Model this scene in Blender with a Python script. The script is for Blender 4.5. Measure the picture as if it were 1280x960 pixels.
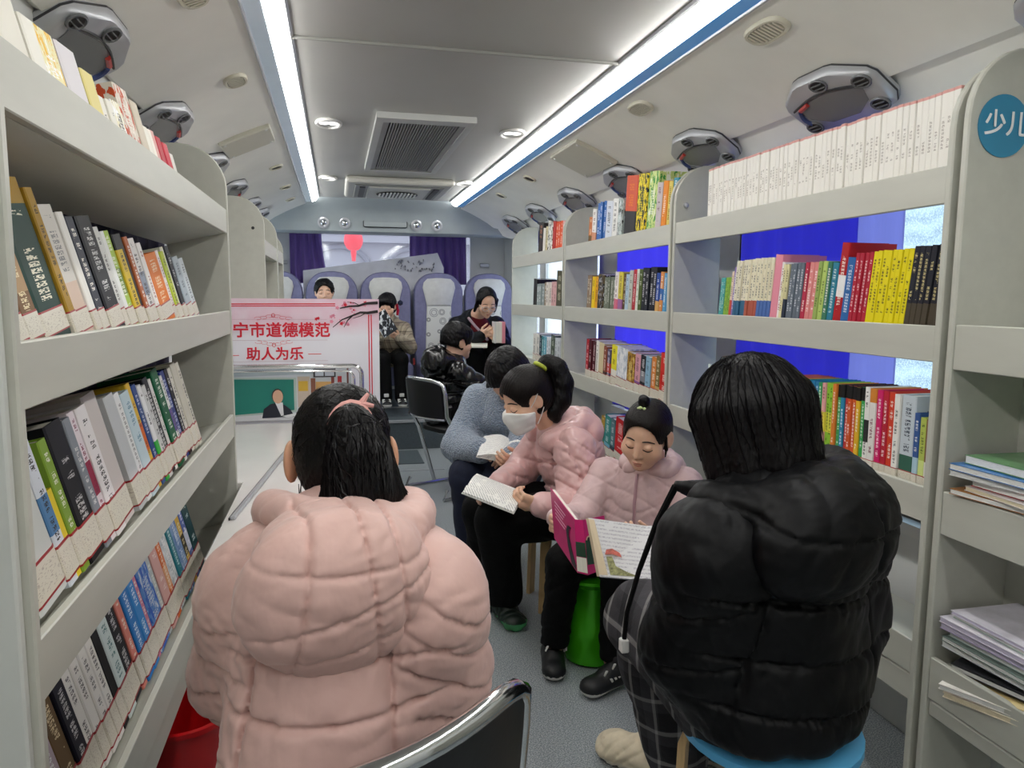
import bpy, bmesh, math, random
import numpy as np
from mathutils import Matrix, Vector

# ------------------------------------------------------------------ camera, world, exposure
S = bpy.context.scene
C = S.collection
for _o in list(bpy.data.objects):
    bpy.data.objects.remove(_o)
EYE = 1.25
YAW, PITCH, ROLL = math.radians(13.1855), math.radians(6.7023), math.radians(-0.451)
cam_d = bpy.data.cameras.new('camera')
cam = bpy.data.objects.new('camera', cam_d)
C.objects.link(cam)
_f = Vector((math.sin(YAW) * math.cos(PITCH), math.cos(YAW) * math.cos(PITCH), -math.sin(PITCH)))
_r = Vector((math.cos(YAW), -math.sin(YAW), 0))
_d = _f.cross(_r)
_r2 = math.cos(ROLL) * _r + math.sin(ROLL) * _d
_d2 = -math.sin(ROLL) * _r + math.cos(ROLL) * _d
_m = Matrix.Identity(4)
for i in range(3):
    _m[i][0], _m[i][1], _m[i][2] = _r2[i], -_d2[i], -_f[i]
_m.translation = Vector((0, 0, EYE))
cam.matrix_world = _m
cam_d.sensor_fit = 'HORIZONTAL'
cam_d.sensor_width = 36.0
cam_d.lens = 936.74 / 1280 * 36.0
cam_d.clip_start = 0.02
S.camera = cam

W = bpy.data.worlds.new('overcast_sky')
S.world = W
W.use_nodes = True
_bg = W.node_tree.nodes['Background']
_bg.inputs[0].default_value = (0.86, 0.92, 1.0, 1)
_bg.inputs[1].default_value = 1.7
S.view_settings.view_transform = 'Standard'
S.view_settings.look = 'None'
S.view_settings.gamma = 1.0
S.view_settings.use_curve_mapping = False
S.view_settings.exposure = 0.42
TUBE_POWER = 17.0          # emission of the two long light strips

random.seed(7)
RNG = np.random.RandomState(3)

# ------------------------------------------------------------------ materials
def hx(h):
    h = h.lstrip('#')
    return tuple(((int(h[i:i + 2], 16) / 255) ** 2.2) for i in (0, 2, 4))

class NT:
    """small helper around a node tree"""
    def __init__(s, name):
        s.m = bpy.data.materials.new(name)
        s.m.use_nodes = True
        s.t = s.m.node_tree
        s.b = s.t.nodes['Principled BSDF']
        s.out = s.t.nodes['Material Output']
    def n(s, kind, **kw):
        x = s.t.nodes.new(kind)
        for k, v in kw.items():
            if k.startswith('i_'):
                key = k[2:]
                key = int(key) if key.isdigit() else key.replace('_', ' ')
                x.inputs[key].default_value = v
            else:
                setattr(x, k, v)
        return x
    def l(s, a, b):
        s.t.links.new(a, b)
    def coord(s, kind='Object'):
        return s.n('ShaderNodeTexCoord').outputs[kind]
    def mapping(s, vec, scale):
        mp = s.n('ShaderNodeMapping')
        mp.inputs['Scale'].default_value = scale
        s.l(vec, mp.inputs[0])
        return mp.outputs[0]
    def math(s, op, a, b=None, c=None):
        x = s.n('ShaderNodeMath', operation=op)
        for i, v in enumerate((a, b, c)):
            if v is None:
                continue
            if isinstance(v, (int, float)):
                x.inputs[i].default_value = v
            else:
                s.l(v, x.inputs[i])
        return x.outputs[0]
    def mix(s, fac, a, b):
        x = s.n('ShaderNodeMix', data_type='RGBA')
        for sock, v in ((x.inputs[0], fac), (x.inputs[6], a), (x.inputs[7], b)):
            if isinstance(v, (int, float)):
                sock.default_value = v
            elif isinstance(v, tuple):
                sock.default_value = tuple(v)[:3] + (1,)
            else:
                s.l(v, sock)
        return x.outputs[2]
    def ramp(s, fac, stops, interp='LINEAR'):
        r = s.n('ShaderNodeValToRGB')
        r.color_ramp.interpolation = interp
        e = r.color_ramp.elements
        while len(e) < len(stops):
            e.new(0.5)
        for i, (p, c) in enumerate(stops):
            e[i].position = p
            e[i].color = tuple(c)[:3] + (1,)
        s.l(fac, r.inputs[0])
        return r.outputs[0]
    def noise(s, scale, detail=3, vec=None, rough=0.55):
        x = s.n('ShaderNodeTexNoise')
        x.inputs['Scale'].default_value = scale
        x.inputs['Detail'].default_value = detail
        x.inputs['Roughness'].default_value = rough
        if vec is not None:
            s.l(vec, x.inputs['Vector'])
        return x.outputs['Fac']
    def bump(s, h, strength, dist=0.01):
        b = s.n('ShaderNodeBump')
        b.inputs['Strength'].default_value = strength
        b.inputs['Distance'].default_value = dist
        s.l(h, b.inputs['Height'])
        s.l(b.outputs[0], s.b.inputs['Normal'])

def mat(name, col, rough=0.5, metal=0.0, var=0.06, nscale=8.0, bump=None, sheen=0.0, spec=0.5, stretch=None, coat=0.0, trans=0.0, emit=None):
    t = NT(name)
    c = hx(col) if isinstance(col, str) else col
    vec = t.coord()
    if stretch:
        vec = t.mapping(vec, stretch)
    if var > 0:
        nz = t.noise(nscale, 4, vec)
        lo = tuple(x * (1 - var * 2) for x in c)
        hi = tuple(min(1, x * (1 + var * 2)) for x in c)
        t.l(t.ramp(nz, [(0.25, lo), (0.75, hi)]), t.b.inputs['Base Color'])
    else:
        t.b.inputs['Base Color'].default_value = c + (1,)
    t.b.inputs['Roughness'].default_value = rough
    t.b.inputs['Metallic'].default_value = metal
    t.b.inputs['Specular IOR Level'].default_value = spec
    t.b.inputs['Coat Weight'].default_value = coat
    t.b.inputs['Transmission Weight'].default_value = trans
    if sheen:
        t.b.inputs['Sheen Weight'].default_value = sheen
    if bump:
        t.bump(t.noise(bump[0], 4, vec), bump[1], bump[2] if len(bump) > 2 else 0.01)
    if emit:
        t.b.inputs['Emission Color'].default_value = hx(emit[0]) + (1,)
        t.b.inputs['Emission Strength'].default_value = emit[1]
    return t.m

# ------------------------------------------------------------------ mesh helpers
WLOC = {}

def link(name, me, parent=None, org=None):
    o = bpy.data.objects.new(name, me)
    C.objects.link(o)
    if parent is not None:
        o.parent = parent
        WLOC[o.name] = WLOC[parent.name]
    else:
        o.location = org
        WLOC[o.name] = Vector(org)
    return o

def tag(o, label=None, cat=None, group=None, kind=None):
    if label: o['label'] = label
    if cat: o['category'] = cat
    if group: o['group'] = group
    if kind: o['kind'] = kind
    return o

def thing(name, label, cat, loc, group=None):
    o = bpy.data.objects.new(name, None)
    o.empty_display_size = 0.05
    C.objects.link(o)
    o.location = loc
    WLOC[o.name] = Vector(loc)
    return tag(o, label, cat, group)

class MB:
    """collects shapes in world coordinates, links them as one mesh object"""
    def __init__(s, M=None):
        s.v, s.f, s.mi, s.M, s.cur = [], [], [], M, 0
    def add(s, vs, fs):
        b = len(s.v)
        for v in vs:
            v = Vector(v)
            s.v.append(s.M @ v if s.M else v)
        for f in fs:
            s.f.append([b + i for i in f])
            s.mi.append(s.cur)
    def box(s, x0, x1, y0, y1, z0, z1):
        s.add([(x0, y0, z0), (x1, y0, z0), (x1, y1, z0), (x0, y1, z0), (x0, y0, z1), (x1, y0, z1), (x1, y1, z1), (x0, y1, z1)],
              [(0, 3, 2, 1), (4, 5, 6, 7), (0, 1, 5, 4), (1, 2, 6, 5), (2, 3, 7, 6), (3, 0, 4, 7)])
    def hexa(s, p8):
        s.add(p8, [(0, 3, 2, 1), (4, 5, 6, 7), (0, 1, 5, 4), (1, 2, 6, 5), (2, 3, 7, 6), (3, 0, 4, 7)])
    def poly(s, pts):
        s.add(pts, [tuple(range(len(pts)))])
    def prism(s, pts, d):
        """pts: closed 3-D polygon, d: extrusion vector"""
        n = len(pts)
        d = Vector(d)
        top = [Vector(p) + d for p in pts]
        s.add(list(pts) + top, [tuple(range(n - 1, -1, -1)), tuple(range(n, 2 * n))] + [(i, (i + 1) % n, n + (i + 1) % n, n + i) for i in range(n)])
    def tube(s, path, r, n=8, closed=False):
        P = [Vector(p) for p in path]
        m = len(P)
        rr = r if isinstance(r, (list, tuple)) else [r] * m
        vs, up = [], None
        for i in range(m):
            a = P[(i - 1) % m] if (i > 0 or closed) else P[0]
            c = P[(i + 1) % m] if (i < m - 1 or closed) else P[-1]
            t = (c - a).normalized()
            if up is None:
                up = t.orthogonal().normalized()
            else:
                up = (up - t * up.dot(t))
                up = up.normalized() if up.length > 1e-6 else t.orthogonal().normalized()
            w = t.cross(up)
            for k in range(n):
                q = 2 * math.pi * k / n
                vs.append(P[i] + (up * math.cos(q) + w * math.sin(q)) * rr[i])
        fs = []
        for i in range(m if closed else m - 1):
            j = (i + 1) % m
            for k in range(n):
                fs.append((i * n + k, i * n + (k + 1) % n, j * n + (k + 1) % n, j * n + k))
        if not closed:
            fs.append(tuple(range(n - 1, -1, -1)))
            fs.append(tuple((m - 1) * n + k for k in range(n)))
        s.add(vs, fs)
    def lathe(s, prof, c, n=20, axis=None, up=None):
        """prof: [(radius, height)]; c: base centre; axis: direction of height"""
        ax = Vector(axis or (0, 0, 1)).normalized()
        u = Vector(up).normalized() if up else ax.orthogonal().normalized()
        w = ax.cross(u)
        c = Vector(c)
        vs, fs = [], []
        for r, h in prof:
            for k in range(n):
                q = 2 * math.pi * k / n
                vs.append(c + ax * h + (u * math.cos(q) + w * math.sin(q)) * r)
        for i in range(len(prof) - 1):
            for k in range(n):
                fs.append((i * n + k, i * n + (k + 1) % n, (i + 1) * n + (k + 1) % n, (i + 1) * n + k))
        fs.append(tuple(range(n - 1, -1, -1)))
        fs.append(tuple((len(prof) - 1) * n + k for k in range(n)))
        s.add(vs, fs)
    def loft(s, rings, cap=True):
        n = len(rings[0])
        vs = [p for r in rings for p in r]
        fs = []
        for i in range(len(rings) - 1):
            for k in range(n):
                fs.append((i * n + k, i * n + (k + 1) % n, (i + 1) * n + (k + 1) % n, (i + 1) * n + k))
        if cap:
            fs.append(tuple(range(n - 1, -1, -1)))
            fs.append(tuple((len(rings) - 1) * n + k for k in range(n)))
        s.add(vs, fs)
    def grid(s, nu, nv, fn):
        vs = [fn(i / nu, j / nv) for j in range(nv + 1) for i in range(nu + 1)]
        fs = [(j * (nu + 1) + i, j * (nu + 1) + i + 1, (j + 1) * (nu + 1) + i + 1, (j + 1) * (nu + 1) + i) for j in range(nv) for i in range(nu)]
        s.add(vs, fs)
    def build(s, name, mats, parent=None, org=None, smooth=False, bevel=0.0, solid=0.0, seg=1):
        if not isinstance(mats, (list, tuple)):
            mats = [mats]
        if parent is not None:
            base = WLOC[parent.name]
        else:
            if org is None:
                xs = [v.x for v in s.v]; ys = [v.y for v in s.v]; zs = [v.z for v in s.v]
                org = ((min(xs) + max(xs)) / 2, (min(ys) + max(ys)) / 2, min(zs))
            base = Vector(org)
        me = bpy.data.meshes.new(name)
        me.from_pydata([tuple(v - base) for v in s.v], [], s.f)
        for m in mats:
            me.materials.append(m)
        if len(mats) > 1:
            me.polygons.foreach_set('material_index', s.mi)
        bm = bmesh.new()
        bm.from_mesh(me)
        if solid == 0.0:
            bmesh.ops.recalc_face_normals(bm, faces=bm.faces)
        bm.to_mesh(me)
        bm.free()
        if smooth:
            me.polygons.foreach_set('use_smooth', [True] * len(me.polygons))
            me.set_sharp_from_angle(angle=math.radians(42))
        me.update()
        o = link(name, me, parent, org)
        if solid:
            md = o.modifiers.new('thickness', 'SOLIDIFY')
            md.thickness = solid
            md.offset = 0
        if bevel:
            md = o.modifiers.new('edge', 'BEVEL')
            md.width = bevel
            md.segments = seg
            md.limit_method = 'ANGLE'
        return o

def struct(o):
    o['kind'] = 'structure'
    return o

def font_mesh(cu):
    tmp = bpy.data.objects.new('lettering', cu)
    C.objects.link(tmp)
    dg = bpy.context.evaluated_depsgraph_get()
    dg.update()
    me = bpy.data.meshes.new_from_object(tmp.evaluated_get(dg))
    bpy.data.objects.remove(tmp)
    return me

def text(body, size, loc, R, m, parent, name='lettering', extrude=0.0004, align='CENTER', bold=0.0):
    cu = bpy.data.curves.new(name, 'FONT')
    cu.body = body
    cu.size = size
    cu.align_x = align
    cu.align_y = 'CENTER'
    cu.extrude = extrude
    cu.materials.append(m)
    me = font_mesh(cu)
    if bold:
        bm = bmesh.new(); bm.from_mesh(me)
        base = list(bm.verts) + list(bm.edges) + list(bm.faces)
        for kk, (dx, dy) in enumerate(((bold, 0), (0, bold), (bold, bold), (bold / 2, bold / 2))):
            r = bmesh.ops.duplicate(bm, geom=base)
            bmesh.ops.translate(bm, verts=[v for v in r['geom'] if isinstance(v, bmesh.types.BMVert)], vec=(dx, dy, extrude * 0.25 * (kk + 1)))
        bm.to_mesh(me); bm.free()
    o = bpy.data.objects.new(name, me)
    C.objects.link(o)
    o.parent = parent
    M = R.to_4x4()
    M.translation = Vector(loc) - WLOC[parent.name]
    o.matrix_basis = M
    WLOC[o.name] = WLOC[parent.name]
    return o
# text lying in a plane facing -Y (towards the front of the bus)
R_FACE = Matrix(((1, 0, 0), (0, 0, -1), (0, 1, 0)))

# ------------------------------------------------------------------ signed-distance bodies (people and clothes)
def V3(p):
    return np.array(p, dtype=np.float32)
def nrm(v):
    v = V3(v)
    return v / max(float(np.linalg.norm(v)), 1e-9)

def Cap(a, b, ra, rb=None, puff=None, flat=None):
    """tapered capsule; puff=(rings, amplitude); flat=(axis, squash)"""
    a, b = V3(a), V3(b)
    rb = ra if rb is None else rb
    ab = b - a
    L2 = float(ab @ ab) + 1e-12
    def f(P):
        q = P - a
        e = ab
        k = 1.0
        LL = L2
        if flat is not None:
            u, sc = nrm(flat[0]), flat[1]
            q = q + (1 / sc - 1) * (q @ u)[:, None] * u
            e = ab + (1 / sc - 1) * float(ab @ u) * u
            LL = float(e @ e) + 1e-12
            k = min(1.0, sc)
        t = np.clip((q @ e) / LL, 0, 1)
        d = np.linalg.norm(q - t[:, None] * e, axis=1) - (ra + (rb - ra) * t)
        if puff:
            tt = np.clip((q @ e) / LL, -0.3, 1.3)
            d = d - puff[1] * (np.abs(np.sin(np.pi * (tt * puff[0] + 0.5))) ** 0.55 - 0.6)
        return d * k
    R = max(ra, rb) * 1.15 + (puff[1] if puff else 0)
    if flat is not None and flat[1] > 1:
        R *= flat[1]
    f.lo, f.hi = np.minimum(a, b) - R, np.maximum(a, b) + R
    return f

def Ell(c, rad, R=None):
    c, rad = V3(c), V3(rad)
    R = np.eye(3, dtype=np.float32) if R is None else np.asarray(R, dtype=np.float32)
    def f(P):
        q = (P - c) @ R
        k0 = np.linalg.norm(q / rad, axis=1)
        k1 = np.linalg.norm(q / (rad * rad), axis=1) + 1e-9
        return k0 * (k0 - 1) / k1
    r = float(rad.max())
    f.lo, f.hi = c - r, c + r
    return f

def Half(p, n):
    """everything on the side n points away from is inside"""
    p, n = V3(p), nrm(n)
    def f(P):
        return (P - p) @ n
    f.lo = f.hi = None
    return f

def smin(a, b, k):
    if k <= 0:
        return np.minimum(a, b)
    h = np.clip(0.5 + 0.5 * (b - a) / k, 0, 1)
    return b + (a - b) * h - k * h * (1 - h)

class Sdf:
    def __init__(s):
        s.p, s.post = [], []
    def add(s, f, k=0.02):
        s.p.append((f, k, '+'))
        return s
    def cut(s, f, k=0.005):
        s.p.append((f, k, '-'))
        return s
    def keep(s, f, k=0.003):
        s.p.append((f, k, '&'))
        return s
    def groove(s, p, n, depth, width, c=None, rad=0.3, pucker=0.0022):
        p, n = V3(p), nrm(n)
        c = p if c is None else V3(c)
        rs = np.random.RandomState(len(s.post) + 1)
        K1 = (rs.normal(size=3) * 190).astype(np.float32); K2 = (rs.normal(size=3) * 50).astype(np.float32)
        def g(P, d):
            w = np.clip(1 - (np.linalg.norm(P - c, axis=1) / rad) ** 4, 0, 1)
            u = np.abs((P - p) @ n)
            q = P - n * ((P - p) @ n)[:, None]
            rip = np.sin(q @ K1 + 1.7 * np.sin(q @ K2)) * np.exp(-u / (3.2 * width)) * pucker
            return d + w * (depth * np.exp(-(u / width) ** 1.3) + rip)
        s.post.append(g)
        return s
    def wrinkle(s, amp, scale, seed=0):
        r = np.random.RandomState(seed)
        K = r.normal(size=(7, 3)); K = K / np.linalg.norm(K, axis=1)[:, None] * (scale * r.uniform(0.6, 1.7, (7, 1)))
        ph = r.uniform(0, 6.28, 7)
        K = K.astype(np.float32)
        def g(P, d):
            w = np.sin(P @ K[0] + ph[0]) * 0.02
            Q = P + w[:, None]
            t = 0
            for i in range(1, 7):
                t = t + np.sin(Q @ K[i] + ph[i])
            t = t / 3.0
            return d + amp * (1 - 2 * np.abs(t) ** 0.7)
        s.post.append(g)
        return s
    def quilt(s, dirs, freq, depth):
        D = [nrm(d) for d in dirs]
        def g(P, d):
            for q in D:
                d = d + depth * (1 - np.abs(np.sin((P @ q) * freq))) ** 5
            return d
        s.post.append(g)
        return s
    def __call__(s, P):
        d = None
        for f, k, op in s.p:
            x = f(P)
            if d is None:
                d = x
            elif op == '+':
                d = smin(d, x, k)
            elif op == '-':
                d = -smin(-d, x, k)
            else:
                d = -smin(-d, -x, k)
        for g in s.post:
            d = g(P, d)
        return d
    def bounds(s):
        lo = np.min([f.lo for f, k, o in s.p if f.lo is not None and o == '+'], axis=0)
        hi = np.max([f.hi for f, k, o in s.p if f.hi is not None and o == '+'], axis=0)
        return lo - 0.02, hi + 0.02
    def mesh(s, name, mats, parent=None, h=0.006, org=None, matfn=None, box=None):
        lo, hi = s.bounds() if box is None else (V3(box[0]), V3(box[1]))
        n = np.ceil((hi - lo) / h).astype(int) + 2
        B = 6
        nb = -(-n // B)
        n = nb * B
        ax = [lo[i] + h * np.arange(n[i], dtype=np.float32) for i in range(3)]
        cx = [lo[i] + h * (np.arange(nb[i], dtype=np.float32) * B + (B - 1) / 2) for i in range(3)]
        G = np.stack(np.meshgrid(*cx, indexing='ij'), -1).reshape(-1, 3).astype(np.float32)
        cd = s(G).reshape(nb)
        near = np.abs(cd) < h * B * 0.9 + 0.012
        D = np.repeat(np.repeat(np.repeat(cd, B, 0), B, 1), B, 2).astype(np.float32)
        D = np.where(D == 0, 1e-5, D)
        idx = np.argwhere(near)
        off = np.stack(np.meshgrid(*[np.arange(B)] * 3, indexing='ij'), -1).reshape(-1, 3)
        for c in range(0, len(idx), 1500):
            ii = (idx[c:c + 1500, None, :] * B + off[None]).reshape(-1, 3)
            P = np.stack([ax[0][ii[:, 0]], ax[1][ii[:, 1]], ax[2][ii[:, 2]]], -1)
            v = s(P)
            D[ii[:, 0], ii[:, 1], ii[:, 2]] = np.where(v == 0, 1e-6, v)
        D[0], D[-1], D[:, 0], D[:, -1], D[:, :, 0], D[:, :, -1] = 1, 1, 1, 1, 1, 1
        I = D < 0
        cnt = np.zeros(n - 1, dtype=np.uint8)
        for a in (0, 1):
            for b in (0, 1):
                for c in (0, 1):
                    cnt += I[a:n[0] - 1 + a, b:n[1] - 1 + b, c:n[2] - 1 + c]
        cells = np.argwhere((cnt > 0) & (cnt < 8))
        vid = np.full(n - 1, -1, dtype=np.int32)
        vid[cells[:, 0], cells[:, 1], cells[:, 2]] = np.arange(len(cells))
        acc = np.zeros((len(cells), 3)); num = np.zeros(len(cells))
        corner = [(a, b, c) for a in (0, 1) for b in (0, 1) for c in (0, 1)]
        for p in corner:
            for k in range(3):
                if p[k]:
                    continue
                q = list(p); q[k] = 1
                d0 = D[cells[:, 0] + p[0], cells[:, 1] + p[1], cells[:, 2] + p[2]]
                d1 = D[cells[:, 0] + q[0], cells[:, 1] + q[1], cells[:, 2] + q[2]]
                x = (d0 < 0) != (d1 < 0)
                t = np.where(x, d0 / np.where(x, d0 - d1, 1), 0)
                e = np.zeros((len(cells), 3)); e[:] = p; e[:, k] = t
                acc += e * x[:, None]; num += x
        vs = lo + h * (cells + acc / num[:, None])
        quads = []
        for k in range(3):
            sl0 = [slice(None)] * 3; sl1 = [slice(None)] * 3
            sl0[k] = slice(0, -1); sl1[k] = slice(1, None)
            a, b = I[tuple(sl0)], I[tuple(sl1)]
            e = np.argwhere(a != b)
            u, w = (k + 1) % 3, (k + 2) % 3
            e = e[(e[:, u] > 0) & (e[:, w] > 0)]
            fl = a[e[:, 0], e[:, 1], e[:, 2]]
            def cell(du, dw):
                c = e.copy(); c[:, u] -= du; c[:, w] -= dw
                return vid[c[:, 0], c[:, 1], c[:, 2]]
            q = np.stack([cell(1, 1), cell(0, 1), cell(0, 0), cell(1, 0)], -1)
            q[~fl] = q[~fl][:, ::-1]
            quads.append(q)
        q = np.concatenate(quads)
        q = q[(q >= 0).all(1)]
        base = WLOC[parent.name] if parent is not None else Vector(org)
        me = bpy.data.meshes.new(name)
        me.vertices.add(len(vs))
        me.vertices.foreach_set('co', (vs - np.array(base)).astype(np.float32).ravel())
        me.loops.add(len(q) * 4)
        me.loops.foreach_set('vertex_index', q.astype(np.int32).ravel())
        me.polygons.add(len(q))
        me.polygons.foreach_set('loop_start', np.arange(0, len(q) * 4, 4, dtype=np.int32))
        if not isinstance(mats, (list, tuple)):
            mats = [mats]
        for m in mats:
            me.materials.append(m)
        if matfn is not None:
            me.polygons.foreach_set('material_index', matfn(vs[q].mean(1)).astype(np.int32))
        me.update(calc_edges=True)
        me.validate()
        me.polygons.foreach_set('use_smooth', [True] * len(me.polygons))
        return link(name, me, parent, org)
# ------------------------------------------------------------------ bus shell
XL, XR, XC = -0.62, 1.58, 0.48       # side walls and centre line
ZC = 2.074                           # flat ceiling panel
Y0, Y1 = -1.6, 7.75                  # front (behind the camera) and rear wall

M_cream = mat('cream_moulded_plastic', 'ecebe2', 0.42, var=0.03, nscale=3)
M_ceil = mat('grey_ceiling_panel', 'a6a6a2', 0.38, var=0.03, nscale=2)
M_bulk = mat('grey_bulkhead', '98a0a2', 0.5, var=0.03)
M_wall = mat('pale_wall_panel', 'd4d6d4', 0.5, var=0.03)
M_white = mat('white_plastic', 'dcdcd8', 0.35, var=0.02)
M_dark = mat('dark_plastic', '1c1d20', 0.4, var=0.05)
M_black = mat('black_opening', '060607', 0.6, var=0)
M_chrome = mat('chrome', 'd8dadc', 0.12, 1.0, var=0)
M_silver = mat('silver_plastic', 'b4b6ba', 0.3, 0.35, var=0.03)
M_greymat = mat('grey_rubber', '59626a', 0.6, var=0.06, nscale=20, bump=(180, 0.2, 0.002))

def floor_mat():
    t = NT('speckled_vinyl_floor')
    co = t.coord()
    a = t.noise(260, 2, co, 0.7)
    b = t.noise(90, 2, co, 0.6)
    c = t.noise(1.6, 3, co)
    sp = t.ramp(a, [(0.40, hx('565e62')), (0.5, hx('969c9f')), (0.60, hx('d2d6d8'))])
    sp2 = t.mix(t.math('MULTIPLY', b, 0.5), sp, hx('7c858a'))
    t.l(t.mix(t.math('MULTIPLY', c, 0.35), sp2, hx('7f878c')), t.b.inputs['Base Color'])
    t.b.inputs['Roughness'].default_value = 0.42
    t.bump(a, 0.12, 0.002)
    return t.m
M_floor = floor_mat()
M_step = mat('dark_vinyl_step', '50595e', 0.45, var=0.08, nscale=60, bump=(200, 0.1, 0.002))

m = MB(); m.box(XL - 0.2, XR + 0.16, Y0, 6.05, -0.05, 0.0)
struct(m.build('floor', M_floor))
m = MB(); m.box(XL - 0.2, XR + 0.15, 6.05, Y1, 0.0, 0.235)
o = struct(m.build('floor_platform', M_step))
m = MB(); m.box(XL, XR, 6.035, 6.075, 0.222, 0.24)
m.build('step_edge', M_silver, o)
m = MB(); m.box(0.0, 0.74, 5.28, 5.296, 0.0, 0.004)
m.build('floor_joint', M_silver, bpy.data.objects['floor'])
m = MB(); m.box(0.36, 0.62, 5.5, 5.98, 0.0, 0.006)
m.build('floor_hatch', M_step, bpy.data.objects['floor'])

# flat ceiling panel
m = MB(); m.box(-0.13, 1.0, Y0, 6.72, ZC, ZC + 0.03)
ceil = struct(m.build('ceiling', M_ceil))
m = MB()
for xx0, xx1 in ((-0.128, 0.998),):
    m.tube([(xx0 + (xx1 - xx0) * t, 2.61, ZC - 0.004 + 0.0 * t) for t in (0, 0.5, 1)], 0.007, 8)
m.build('ceiling_seam', mat('pale_seam_strip', '8a8a86', 0.4, var=0.02), ceil)
m = MB(); m.box(XL - 0.25, XR + 0.22, Y0, Y1 + 0.1, ZC + 0.03, ZC + 0.06)
struct(m.build('ceiling_roof', M_wall))

# light strips: tube, coloured strip and white edge on both sides
def emis(name, col, power):
    t = NT(name)
    t.b.inputs['Base Color'].default_value = (0.9, 0.9, 0.9, 1)
    t.b.inputs['Emission Color'].default_value = col + (1,)
    t.b.inputs['Emission Strength'].default_value = power
    return t.m
M_tube = emis('light_tube', (1.0, 0.985, 0.95), TUBE_POWER)
M_bluestrip = mat('blue_strip_cover', '4684bc', 0.3, var=0.0, emit=('4486c4', 0.22))  # faint emission stands in for light the tube spills on this strip
M_palestrip = mat('pale_blue_strip_cover', 'b4c0c8', 0.2, 0.1, var=0.03, emit=('b4c4d0', 0.2))  # emission likewise added in place of spill from the tube

def side(sgn):
    """cross-section helper: offset c outwards from the inner edge, height z"""
    x_in = 0.996 if sgn > 0 else -0.127
    return lambda c, y, z: (x_in + sgn * c, y, z)

for sgn, nm in ((1, 'right'), (-1, 'left')):
    q = side(sgn)
    ye = 6.68
    lt = thing('light_strip', 'glowing white ceiling light strip with %s cover %s' % (
        ('bright blue', 'on the window side') if sgn > 0 else ('pale silvery blue', 'on the table side')),
        'ceiling light', q(0.05, 3.0, ZC - 0.05), 'ceiling light strips')
    m = MB()
    a0, a1 = (0.004, ZC - 0.004), (0.052, ZC - 0.047)
    ring = lambda y: [q(a0[0], y, a0[1]), q(0.022, y, ZC - 0.034), q(a1[0], y, a1[1]), q(a1[0] + 0.004, y, a1[1] + 0.012), q(0.02, y, ZC + 0.0)]
    m.loft([ring(Y0 + 0.02), ring(ye)])
    m.build('tube', M_tube, lt, smooth=False)
    m = MB()
    m.prism([q(0.054, Y0 + 0.02, ZC - 0.046), q(0.105, Y0 + 0.02, ZC - 0.051), q(0.105, Y0 + 0.02, ZC - 0.02), q(0.06, Y0 + 0.02, ZC - 0.02)], (0, ye - Y0 - 0.02, 0))
    m.build('colour_strip', M_bluestrip if sgn > 0 else M_palestrip, lt)
    m = MB()
    for c, z in ((0.0, ZC - 0.002), (0.108, ZC - 0.054)):
        m.tube([q(c, Y0 + 0.02, z), q(c, ye, z)], 0.010 if c == 0.0 else 0.006, 6)
    m.build('edge_trim', M_silver, lt, smooth=True)

    # moulded side duct
    duct = [(0.112, ZC - 0.052), (0.20, ZC - 0.085), (0.30, ZC - 0.128), (0.40, ZC - 0.180), (0.455, ZC - 0.216), (0.475, ZC - 0.226), (0.50, ZC - 0.215), (0.583, ZC - 0.31), (0.583, ZC - 0.0), (0.112, ZC - 0.0)]
    def rng(y, s=1.0):
        return [q(0.112 + (c - 0.112) * s, y, ZC - (ZC - z) * s) for c, z in duct]
    m = MB()
    m.loft([rng(Y0), rng(6.66), rng(6.80, 0.98), rng(6.90, 0.90), rng(6.96, 0.72), rng(6.985, 0.45)])
    struct(m.build('trim_duct_%s' % nm, M_cream, smooth=True))

# bulkhead at the rear end of the ceiling and the rear wall
m = MB()
prof = [(6.70, ZC), (6.72, ZC - 0.02), (6.80, ZC - 0.055), (6.87, ZC - 0.12), (6.90, ZC - 0.20), (6.91, ZC - 0.265), (6.93, ZC - 0.275), (7.3, ZC - 0.265), (7.74, ZC - 0.16), (7.74, ZC)]
m.prism([(XL - 0.18, y, z) for y, z in prof], (XR - XL + 0.32, 0, 0))
bulk = struct(m.build('trim_bulkhead', M_bulk, smooth=True))
m = MB(); m.box(0.245, 0.64, 6.893, 6.912, ZC - 0.225, ZC - 0.165)
m.build('access_cover', M_bulk, bulk, bevel=0.02, seg=3)
m = MB(); m.tube([(0.25 + 0.385 * (0.5 + 0.5 * a), 6.892, ZC - 0.195 + 0.03 * b) for a, b in ((-1, -0.7), (-0.93, -1), (0.93, -1), (1, -0.7), (1, 0.7), (0.93, 1), (-0.93, 1), (-1, 0.7))], 0.004, 5, True)
m.build('cover_groove', M_dark, bulk)

def wall_with_hole(name, axis, pos, thick, a0, a1, z0, z1, holes, m_, kind='wall'):
    """holes: list of (b0,b1,zb0,zb1), non overlapping in a; builds solid pieces around them"""
    mb = MB()
    def bx(p0, p1, q0, q1):
        if p1 - p0 < 1e-4 or q1 - q0 < 1e-4:
            return
        if axis == 'x':
            mb.box(pos, pos + thick, p0, p1, q0, q1)
        else:
            mb.box(p0, p1, pos, pos + thick, q0, q1)
    cur = a0
    for b0, b1, zb0, zb1 in sorted(holes):
        bx(cur, b0, z0, z1)
        bx(b0, b1, z0, zb0)
        bx(b0, b1, zb1, z1)
        cur = b1
    bx(cur, a1, z0, z1)
    return struct(mb.build(name, m_))

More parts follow.
